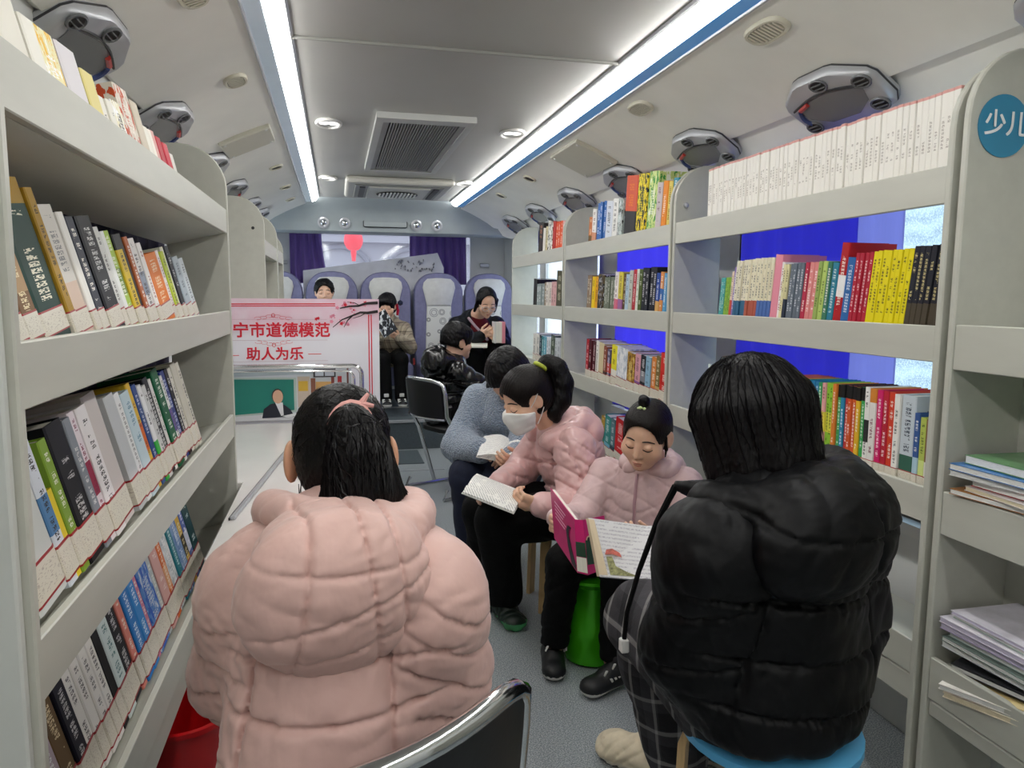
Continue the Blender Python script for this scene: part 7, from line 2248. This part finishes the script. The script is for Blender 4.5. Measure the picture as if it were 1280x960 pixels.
    Mk2.keep(Half(L(0, 0.06, -0.112), R @ V3((0, 0.2, -1))), 0.003)
    Mk2.mesh('face_mask', M_mask, p, 0.0033)
    m = MB()
    for q in (-1, 1):
        for z0, z1, y0 in ((-0.020, 0.024, 0.030), (-0.085, -0.034, 0.026)):
            m.tube([tuple(L(q * 0.062, y0, z0)), tuple(L(q * 0.075, 0.004, (z0 + z1) / 2)), tuple(L(q * 0.083, -0.016, z1))], 0.0016, 5)
    m.build('ear_loop', M_mask, p)
    # the open book on her lap
    M_pg = ruled_page('novel_page', (0.9, 0.25, 0.0), 0.0078, 'f2f1ec', '98989c', 0.42)
    bk = open_book('open_novel', 'open white paged novel held by the masked girl', (0.600, 2.475, 0.512), (0.430, 2.545, 0.575), (-0.25, -0.62, -0.02), (0.30, 0.55, 0.05), 0.055, 0.155, 0.009, M_white, M_pg, True, True, 0.016)
P4()
# --- reader 5: blue fleece, bent over a book
def simple_hair(hc, R, s, p, m_, thick=0.014, front=0.055, nape=-0.05, fringe=0.0, h=0.005):
    H, L = hair_cap(hc, R, s, thick, front, nape)
    if fringe:
        H.add(Ell(L(0, 0.055, 0.062), V3((0.070, 0.040, 0.038)) * s, R), 0.02)
    comb(H, L(0, -0.03, 0.12), R @ V3((0, 0, 1)), 40, 0.0016)
    H.wrinkle(0.002, 60, 8)
    return H.mesh('hair', m_, p, h), L
def P5():
    hc = V3((0.745, 3.250, 0.895)); R = frame((-0.55, -0.42, -0.85), (-0.6, -0.45, 0.6)); s = 1.02
    neck = V3((0.775, 3.36, 0.855)); chest = V3((0.785, 3.42, 0.72)); pel = V3((0.82, 3.50, 0.42))
    sl, sr = V3((0.86, 3.30, 0.74)), V3((0.655, 3.485, 0.75))
    el, er = V3((0.80, 3.14, 0.56)), V3((0.555, 3.40, 0.56))
    wl, wr = V3((0.72, 3.05, 0.56)), V3((0.600, 3.165, 0.575))
    kl, kr = V3((0.70, 3.17, 0.44)), V3((0.565, 3.27, 0.44)); al, ar = V3((0.72, 3.22, 0.08)), V3((0.60, 3.34, 0.08))
    B = Sdf()
    for q in head_prims(hc, R, s): B.p.append(q)
    B.add(Cap(hc + R @ V3((0, -0.03, -0.04)), neck, 0.05, 0.05), 0.02)
    B.add(Cap(neck, chest, 0.05, 0.09), 0.04); B.add(Cap(chest, pel, 0.095, 0.10), 0.04)
    limb(B, [sl, el, wl], [0.04, 0.034, 0.026]); limb(B, [sr, er, wr], [0.04, 0.034, 0.026])
    limb(B, [pel + V3((0.04, -0.06, 0)), kl, al], [0.07, 0.05, 0.035]); limb(B, [pel + V3((-0.05, 0.0, 0)), kr, ar], [0.07, 0.05, 0.035])
    for q in hand_prims(wr, (0.72, -0.62, 0.0), (-0.1, -0.3, -0.9), -1, 0.98, 0.7): B.p.append(q)
    for q in hand_prims(wl, (-0.4, -0.8, 0.0), (-0.6, 0.2, 0.5), -1, 0.98, 0.7): B.p.append(q)
    p = B.mesh('person', M_skin, None, 0.005, (0.80, 3.45, 0.0))
    tag(p, 'black-haired reader in blue grey fleece bent over an open book', 'person')
    f = nrm((-0.75, -0.66, 0))
    J = Sdf()
    J.add(Cap(chest, pel, 0.165, 0.165, flat=(f, 0.85)), 0)
    J.add(Cap(neck + V3((0, 0.02, -0.04)), chest, 0.085, 0.15), 0.05)
    for a, b, c in ((sl, el, wl), (sr, er, wr)):
        J.add(Cap(a, b, 0.082, 0.085), 0.04); J.add(Cap(b, c, 0.082, 0.055), 0.04)
    J.wrinkle(0.006, 20, 51); J.wrinkle(0.0012, 160, 52)
    J.mesh('fleece_jacket', M_fleece, p, 0.0055)
    for q, m_, r in ((0.0, mat('pale_blue_cuff', '8fb0cc', 0.8, var=0.04), 0.045), (0.028, M_ribbed, 0.038)):
        K = Sdf(); d = nrm(wr - er); K.add(Cap(wr - d * (0.035 - q), wr - d * (0.012 - q), r, r), 0); K.mesh('cuff', m_, p, 0.005)
    Hd = Sdf(); Hd.add(Ell(neck + V3((0.06, 0.07, -0.04)), (0.10, 0.08, 0.05), frame(f)), 0); Hd.add(Cap(neck + V3((-0.07, 0.03, -0.02)), neck + V3((0.09, -0.05, -0.02)), 0.035), 0.03)
    Hd.mesh('hood', M_p7, p, 0.006)
    Tr = Sdf(); limb(Tr, [pel + V3((0.04, -0.06, 0)), kl, al], [0.10, 0.085, 0.07]); limb(Tr, [pel + V3((-0.05, 0, 0)), kr, ar], [0.10, 0.085, 0.07]); Tr.wrinkle(0.004, 26, 53); Tr.keep(Half((0, 0, 0.06), (0, 0, -1)), 0.004)
    Tr.mesh('jeans', M_jeans, p, 0.007)
    shoe('shoe', (0.745, 3.28), (0.67, 3.08), 0.0, 0.045, 0.1, M_shoeblk, M_sole, p, hstep=0.006); shoe('shoe', (0.625, 3.40), (0.555, 3.20), 0.0, 0.045, 0.1, M_shoeblk, M_sole, p, hstep=0.006)
    simple_hair(hc, R, s, p, M_hair, 0.018, 0.05, -0.075, 0.0)
    M_pg = ruled_page('reader_page', (0.5, 0.7, 0.0), 0.009, 'f2f2ee', 'a0a0a4', 0.5)
    open_book('open_book', 'open white book held by the blue fleece reader', (0.672, 3.00, 0.560), (0.735, 3.16, 0.615), (-0.70, 0.20, 0.10), (0.75, -0.25, 0.12), 0.12, 0.11, 0.010, M_white, M_pg, True, True, 0.022)
P5()
# --- boy 6: shiny black jacket on the black chair
def P6():
    hc = V3((0.745, 4.70, 0.960)); R = frame((0.74, 0.20, -0.10)); s = 0.96
    neck = V3((0.715, 4.70, 0.862)); chest = V3((0.68, 4.72, 0.745)); pel = V3((0.665, 4.735, 0.52))
    sl, sr = V3((0.60, 4.84, 0.775)), V3((0.73, 4.585, 0.775))
    el, er = V3((0.70, 4.95, 0.66)), V3((0.885, 4.58, 0.675))
    wl, wr = V3((0.90, 5.0, 0.66)), V3((1.06, 4.68, 0.69))
    kl, kr = V3((0.98, 5.0, 0.49)), V3((1.03, 4.85, 0.49)); al, ar = V3((1.04, 5.06, 0.09)), V3((1.09, 4.90, 0.09))
    B = Sdf()
    for q in head_prims(hc, R, s): B.p.append(q)
    B.add(Cap(hc + R @ V3((0, -0.02, -0.05)), neck, 0.044, 0.046), 0.02)
    B.add(Cap(neck, chest, 0.05, 0.085), 0.04); B.add(Cap(chest, pel, 0.09, 0.10), 0.04)
    limb(B, [sl, el, wl], [0.038, 0.032, 0.024]); limb(B, [sr, er, wr], [0.038, 0.032, 0.024])
    limb(B, [pel + V3((0.03, 0.07, 0)), kl, al], [0.065, 0.046, 0.034]); limb(B, [pel + V3((0.06, -0.06, 0)), kr, ar], [0.065, 0.046, 0.034])
    for q in hand_prims(wl, (1, 0.1, 0), (0, 0, 1), 1, 0.9, 0.4): B.p.append(q)
    for q in hand_prims(wr, (1, 0.3, 0), (0, 0, 1), -1, 0.9, 0.4): B.p.append(q)
    p = B.mesh('person', M_skin, None, 0.0052, (0.615, 4.72, 0.0))
    tag(p, 'short-haired boy in a shiny black hooded jacket turned towards the bookcases', 'person')
    std_face(B, hc, R, s, p, only=(1,))
    f = nrm((0.8, 0.6, 0))
    J = Sdf()
    J.add(Cap(chest, pel + V3((0, 0, -0.01)), 0.135, 0.145, flat=(f, 0.85)), 0); J.add(Cap(neck + V3((0, 0, -0.03)), chest, 0.08, 0.13), 0.04)
    for a, b, c in ((sl, el, wl), (sr, er, wr)):
        J.add(Cap(a, b, 0.072, 0.066, puff=(3, 0.006)), 0.02); J.add(Cap(b, c, 0.062, 0.042, puff=(3, 0.005)), 0.02)
    for z in (0.72, 0.64, 0.57): J.groove((0.65, 4.6, z), (0, 0, 1), 0.012, 0.008, (0.65, 4.62, z), 0.25)
    J.wrinkle(0.004, 34, 61)
    J.mesh('jacket', M_p6, p, 0.006)
    Hd = Sdf(); Hd.add(Ell((0.600, 4.640, 0.845), (0.105, 0.080, 0.095), frame(f)), 0); Hd.add(Ell((0.655, 4.67, 0.855), (0.09, 0.075, 0.05), frame(f)), 0.03); Hd.wrinkle(0.005, 40, 62)
    Hd.mesh('hood', M_p6, p, 0.006)
    Tr = Sdf(); limb(Tr, [pel + V3((0.03, 0.07, 0)), kl, al], [0.09, 0.07, 0.06]); limb(Tr, [pel + V3((0.06, -0.06, 0)), kr, ar], [0.09, 0.07, 0.06]); Tr.mesh('trousers', M_blackcloth, p, 0.01)
    shoe('shoe', (1.0, 5.06), (1.18, 5.10), 0.0, 0.045, 0.1, M_shoeblk, M_sole, p, hstep=0.01); shoe('shoe', (1.05, 4.90), (1.22, 4.95), 0.0, 0.045, 0.1, M_shoeblk, M_sole, p, hstep=0.01)
    simple_hair(hc, R, s, p, M_hair, 0.020, 0.050, -0.05, 0.02)
P6()
# --- woman 7: glasses, dark coat, red sweater, in the last seat
def P7():
    hc = V3((1.245, 6.30, 1.195)); R = frame((0.10, -0.85, -0.52)); s = 1.05
    neck = V3((1.20, 6.44, 1.09)); chest = V3((1.21, 6.58, 0.96)); pel = V3((1.30, 6.84, 0.73))
    sl, sr = V3((1.385, 6.56, 0.985)), V3((1.04, 6.56, 0.985))
    el, er = V3((1.43, 6.40, 0.80)), V3((0.98, 6.42, 0.80))
    wl, wr = V3((1.33, 6.18, 0.90)), V3((1.17, 6.16, 0.915))
    kl, kr = V3((1.38, 6.36, 0.73)), V3((1.17, 6.36, 0.73)); al, ar = V3((1.38, 6.42, 0.32)), V3((1.18, 6.42, 0.32))
    B = Sdf()
    for q in head_prims(hc, R, s): B.p.append(q)
    B.add(Cap(hc + R @ V3((0, -0.02, -0.05)), neck, 0.05, 0.052), 0.02)
    B.add(Cap(neck, chest, 0.055, 0.095), 0.04); B.add(Cap(chest, pel, 0.10, 0.11), 0.04)
    limb(B, [sl, el, wl], [0.042, 0.036, 0.028]); limb(B, [sr, er, wr], [0.042, 0.036, 0.028])
    limb(B, [pel + V3((0.08, -0.02, 0)), kl, al], [0.08, 0.055, 0.04]); limb(B, [pel + V3((-0.08, -0.02, 0)), kr, ar], [0.08, 0.055, 0.04])
    for q in hand_prims(wr, (0.55, -0.5, 0.35), (0.4, 0.5, 0.3), 1, 1.05, 0.7): B.p.append(q)
    for q in hand_prims(wl, (-0.5, -0.6, 0.1), (-0.3, 0.5, 0.5), -1, 1.05, 0.7): B.p.append(q)
    p = B.mesh('person', M_skin, None, 0.006, (1.28, 6.8, 0.235))
    tag(p, 'woman with glasses in a dark coat over a red sweater, seated by the last bookcase', 'person')
    std_face(B, hc, R, s, p)
    J = Sdf(); f = nrm((0.05, -1, 0))
    J.add(Cap(chest + V3((0, 0.03, 0)), pel, 0.17, 0.185, flat=(f, 0.8)), 0); J.add(Cap(neck + V3((0, 0.04, -0.03)), chest + V3((0, 0.02, 0)), 0.09, 0.16, flat=(f, 0.8)), 0.04)
    for a, b, c in ((sl, el, wl), (sr, er, wr)):
        J.add(Cap(a, b, 0.085, 0.078, puff=(2.5, 0.006)), 0.03); J.add(Cap(b, c, 0.07, 0.05), 0.02)
    J.cut(Cap(chest + V3((0.05, -0.16, 0.16)), chest + V3((0.06, -0.20, -0.17)), 0.06, 0.085), 0.01)
    J.wrinkle(0.004, 26, 71)
    J.mesh('coat', M_p7, p, 0.007)
    Sw = Sdf(); Sw.add(Cap(neck + V3((0, 0, -0.02)), chest + V3((0.02, -0.045, -0.02)), 0.062, 0.115, flat=(f, 0.85)), 0); Sw.add(Cap(chest + V3((0.02, -0.045, -0.02)), pel + V3((0, -0.10, 0.05)), 0.115, 0.12, flat=(f, 0.8)), 0.02)
    Sw.mesh('sweater', mat('dark_red_knit', '6a1220', 0.85, var=0.06, nscale=40), p, 0.007)
    m = MB(); m.tube([(1.11, 6.42, 1.06), (1.16, 6.36, 0.99), (1.22, 6.28, 0.92), (1.25, 6.25, 0.87)], [0.012] * 4, 6)
    m.build('bag_strap', mat('grey_pink_strap', 'a08890', 0.7, var=0.03), p, smooth=True)
    Tr = Sdf(); limb(Tr, [pel + V3((0.08, -0.02, 0)), kl, al], [0.11, 0.085, 0.07]); limb(Tr, [pel + V3((-0.08, -0.02, 0)), kr, ar], [0.11, 0.085, 0.07]); Tr.mesh('trousers', M_blackcloth, p, 0.011)
    for a in (al, ar): shoe('shoe', (a[0], a[1] + 0.07), (a[0], a[1] - 0.17), 0.236, 0.045, 0.1, M_shoeblk, M_sole, p, hstep=0.01)
    H, L = hair_cap(hc, R, s, 0.011, 0.128, -0.1)
    H.add(Cap(L(0, -0.10, 0.0), L(0, -0.125, -0.10), 0.045, 0.04), 0.03)
    for q in (-1, 1): H.add(Cap(L(q * 0.078, 0.02, 0.03), L(q * 0.085, 0.0, -0.08), 0.018, 0.014), 0.02)
    comb(H, L(0, 0, 0.1), R @ V3((0, 0.5, 1)), 40, 0.0012)
    H.mesh('hair', M_hair, p, 0.005)
    m = MB()
    for q in (-1, 1):
        m.tube([tuple(L(q * 0.031 + 0.026 * math.cos(t), 0.100 - 0.006 * abs(math.cos(t)), -0.004 + 0.020 * math.sin(t))) for t in np.linspace(0, 6.283, 17)[:-1]], 0.0022, 5, True)
        m.tube([tuple(L(q * 0.057, 0.094, 0.0)), tuple(L(q * 0.079, 0.0, 0.006))], 0.002, 5)
    m.tube([tuple(L(-0.006, 0.102, -0.002)), tuple(L(0.006, 0.102, -0.002))], 0.002, 5)
    m.build('glasses', M_silver, p)
P7()
o = thing('upright_book', 'pink and white book held upright by the woman with glasses', 'book', (1.30, 6.03, 0.86))
m = MB(); m.box(1.272, 1.325, 6.03, 6.15, 0.865, 1.035); m.build('pages', M_paper, o)
m = MB(); m.box(1.325, 1.352, 6.026, 6.153, 0.862, 1.038); m.build('cover', mat('pink_cover', 'e8909c', 0.4, var=0.04), o)
m = MB(); m.box(1.266, 1.272, 6.026, 6.153, 0.862, 1.038); m.build('back_cover', M_white, o)
o = thing('small_open_book', 'small white book lying on the knees of the woman with glasses', 'book', (1.18, 6.12, 0.82))
m = MB(); m.prism([(1.05, 6.06, 0.825), (1.20, 6.02, 0.825), (1.23, 6.16, 0.845), (1.08, 6.20, 0.845)], (0, 0, 0.012)); m.build('pages', M_paper, o)
# --- girl 8: plaid jacket, red ribbons, holding a dark picture book to her face
def P8():
    hc = V3((0.430, 6.62, 1.150)); R = frame((-0.22, -0.92, -0.18)); s = 0.95
    neck = V3((0.447, 6.68, 1.05)); chest = V3((0.455, 6.74, 0.93)); pel = V3((0.455, 6.86, 0.70))
    sl, sr = V3((0.59, 6.73, 0.945)), V3((0.32, 6.73, 0.945))
    el, er = V3((0.62, 6.58, 0.80)), V3((0.30, 6.58, 0.80))
    wl, wr = V3((0.52, 6.45, 0.885)), V3((0.36, 6.44, 0.90))
    kl, kr = V3((0.53, 6.45, 0.70)), V3((0.38, 6.45, 0.70)); al, ar = V3((0.53, 6.42, 0.38)), V3((0.40, 6.42, 0.38))
    B = Sdf()
    for q in head_prims(hc, R, s): B.p.append(q)
    B.add(Cap(hc + R @ V3((0, -0.02, -0.05)), neck, 0.042, 0.044), 0.02)
    B.add(Cap(neck, chest, 0.045, 0.08), 0.04); B.add(Cap(chest, pel, 0.085, 0.09), 0.04)
    limb(B, [sl, el, wl], [0.035, 0.03, 0.023]); limb(B, [sr, er, wr], [0.035, 0.03, 0.023])
    limb(B, [pel + V3((0.07, -0.02, 0)), kl, al], [0.06, 0.042, 0.03]); limb(B, [pel + V3((-0.07, -0.02, 0)), kr, ar], [0.06, 0.042, 0.03])
    for q in hand_prims(wl, (-0.7, -0.3, 0.35), (-0.2, 0.6, 0.5), -1, 0.88, 0.8): B.p.append(q)
    for q in hand_prims(wr, (-0.1, -0.3, 0.9), (0.5, 0.5, 0.2), 1, 0.88, 0.7): B.p.append(q)
    p = B.mesh('person', M_skin, None, 0.0055, (0.455, 6.85, 0.235))
    tag(p, 'girl in a brown plaid jacket with red hair ribbons hiding her face behind a book', 'person')
    std_face(B, hc, R, s, p)
    J = Sdf(); f = nrm((-0.1, -1, 0))
    J.add(Cap(chest, pel + V3((0, 0, 0.0)), 0.13, 0.16, flat=(f, 0.85)), 0); J.add(Cap(neck + V3((0, 0, -0.03)), chest, 0.075, 0.125, flat=(f, 0.85)), 0.04)
    for a, b, c in ((sl, el, wl), (sr, er, wr)):
        J.add(Cap(a, b, 0.066, 0.06), 0.03); J.add(Cap(b, c, 0.056, 0.042), 0.02)
    J.wrinkle(0.004, 30, 81)
    J.mesh('plaid_jacket', M_plaidj, p, 0.006)
    Tr = Sdf(); limb(Tr, [pel + V3((0.07, -0.02, 0)), kl, al], [0.085, 0.064, 0.055]); limb(Tr, [pel + V3((-0.07, -0.02, 0)), kr, ar], [0.085, 0.064, 0.055]); Tr.mesh('trousers', M_blackcloth, p, 0.008)
    for a in (al, ar): shoe('shoe', (a[0], a[1] + 0.05), (a[0] + 0.005, a[1] - 0.14), 0.305, 0.04, 0.09, M_shoeblk, M_sole, p, hstep=0.006, sole_h=0.028)
    m = MB()
    for a in (al, ar):
        for k in range(2): m.box(a[0] - 0.036, a[0] + 0.036, a[1] - 0.06 - 0.04 * k, a[1] - 0.04 - 0.04 * k, 0.352 - 0.012 * k, 0.372 - 0.012 * k)
        m.box(a[0] - 0.02, a[0] + 0.02, a[1] - 0.06, a[1] - 0.052, 0.39, 0.42)
    m.build('shoe_strap', M_white, p, bevel=0.004)
    hr, L = simple_hair(hc, R, s, p, M_hair, 0.016, 0.050, -0.075, 0.02)
    m = MB()
    for a, b in (((-0.085, -0.02, 0.02), (-0.092, -0.03, -0.03)), ((-0.095, -0.03, -0.03), (-0.088, -0.02, -0.085))):
        m.tube([tuple(L(*a)), tuple(L(*b))], [0.014, 0.010], 8)
    m.build('red_ribbon', mat('red_ribbon', 'c0183c', 0.5, var=0.04), p, smooth=True)
    m = MB(); m.lathe([(0.004, -0.022), (0.022, -0.012), (0.024, 0.01), (0.006, 0.024)], tuple(L(-0.118, -0.03, 0.028)), 10); m.build('hair_puff', mat('navy_puff', '1c2440', 0.7, var=0.05), p, smooth=True)
P8()
def held_book():
    a = Vector((0.445, 6.335, 0.93)); R_ = Matrix.Rotation(math.radians(-32), 3, 'Y') @ Matrix.Rotation(math.radians(20), 3, 'Z')
    o = thing('held_picture_book', 'black and white picture book held up before a face', 'book', a)
    t = NT('zebra_cover'); n_ = t.noise(14, 3, t.mapping(t.coord(), (3, 3, 1.6)), 0.5)
    t.l(t.ramp(n_, [(0.44, hx('15171a')), (0.52, hx('9aa0a4')), (0.56, hx('e0e2e2'))], 'CONSTANT'), t.b.inputs['Base Color']); t.b.inputs['Roughness'].default_value = 0.3
    q = lambda x, y, z: a + R_ @ Vector((x, y, z))
    m = MB(); m.prism([q(-0.07, 0, 0.0), q(0.07, 0, 0.0), q(0.07, 0, 0.2), q(-0.07, 0, 0.2)], R_ @ Vector((0, 0.003, 0))); m.build('cover', t.m, o)
    m = MB(); m.prism([q(-0.066, 0.003, 0.004), q(0.066, 0.003, 0.004), q(0.066, 0.003, 0.196), q(-0.066, 0.003, 0.196)], R_ @ Vector((0, 0.009, 0))); m.build('pages', M_paper, o)
    m = MB(); m.prism([q(-0.07, 0.012, 0.0), q(0.07, 0.012, 0.0), q(0.07, 0.012, 0.2), q(-0.07, 0.012, 0.2)], R_ @ Vector((0, 0.003, 0))); m.build('back_cover', M_white, o)
held_book()
# --- boy 9: looks over the poster board
def P9():
    hc = V3((-0.100, 6.85, 1.265)); R = frame((0.05, -0.98, -0.05)); s = 1.0
    neck = V3((-0.095, 6.90, 1.155)); chest = V3((-0.09, 6.93, 1.02)); pel = V3((-0.06, 6.93, 0.72))
    sl, sr = V3((0.06, 6.92, 1.04)), V3((-0.24, 6.92, 1.04)); el, er = V3((0.10, 6.80, 0.85)), V3((-0.28, 6.80, 0.85)); wl, wr = V3((0.02, 6.6, 0.82)), V3((-0.18, 6.6, 0.82))
    kl, kr = V3((0.02, 6.48, 0.72)), V3((-0.14, 6.48, 0.72)); al, ar = V3((0.02, 6.46, 0.32)), V3((-0.14, 6.46, 0.32))
    B = Sdf()
    for q in head_prims(hc, R, s): B.p.append(q)
    B.add(Cap(hc + R @ V3((0, -0.02, -0.05)), neck, 0.048, 0.05), 0.02)
    B.add(Cap(neck, chest, 0.05, 0.09), 0.04); B.add(Cap(chest, pel, 0.095, 0.10), 0.04)
    limb(B, [sl, el, wl], [0.04, 0.034, 0.026]); limb(B, [sr, er, wr], [0.04, 0.034, 0.026])
    limb(B, [pel + V3((0.07, -0.02, 0)), kl, al], [0.07, 0.05, 0.036]); limb(B, [pel + V3((-0.07, -0.02, 0)), kr, ar], [0.07, 0.05, 0.036])
    for q in hand_prims(wl, (0, -1, 0), (0, 0, -1), 1, 0.95, 0.3): B.p.append(q)
    for q in hand_prims(wr, (0, -1, 0), (0, 0, -1), -1, 0.95, 0.3): B.p.append(q)
    p = B.mesh('person', M_skin, None, 0.006, (-0.06, 6.9, 0.235))
    tag(p, 'short-haired boy whose head alone shows above the poster board', 'person')
    std_face(B, hc, R, s, p)
    J = Sdf(); J.add(Cap(chest, pel, 0.13, 0.14, flat=((0, 1, 0), 0.8)), 0); J.add(Cap(neck + V3((0, 0, -0.04)), chest, 0.07, 0.125), 0.04)
    limb(J, [sl, el, wl], [0.065, 0.058, 0.042]); limb(J, [sr, er, wr], [0.065, 0.058, 0.042]); J.mesh('jacket', M_p7, p, 0.01)
    Tr = Sdf(); limb(Tr, [pel + V3((0.07, -0.02, 0)), kl, al], [0.09, 0.07, 0.06]); limb(Tr, [pel + V3((-0.07, -0.02, 0)), kr, ar], [0.09, 0.07, 0.06]); Tr.mesh('trousers', M_blackcloth, p, 0.012)
    for a in (al, ar): shoe('shoe', (a[0], a[1] + 0.06), (a[0], a[1] - 0.16), 0.236, 0.042, 0.1, M_shoeblk, M_sole, p, hstep=0.012)
    simple_hair(hc, R, s, p, M_hair, 0.016, 0.088, -0.03, 0.0)
P9()
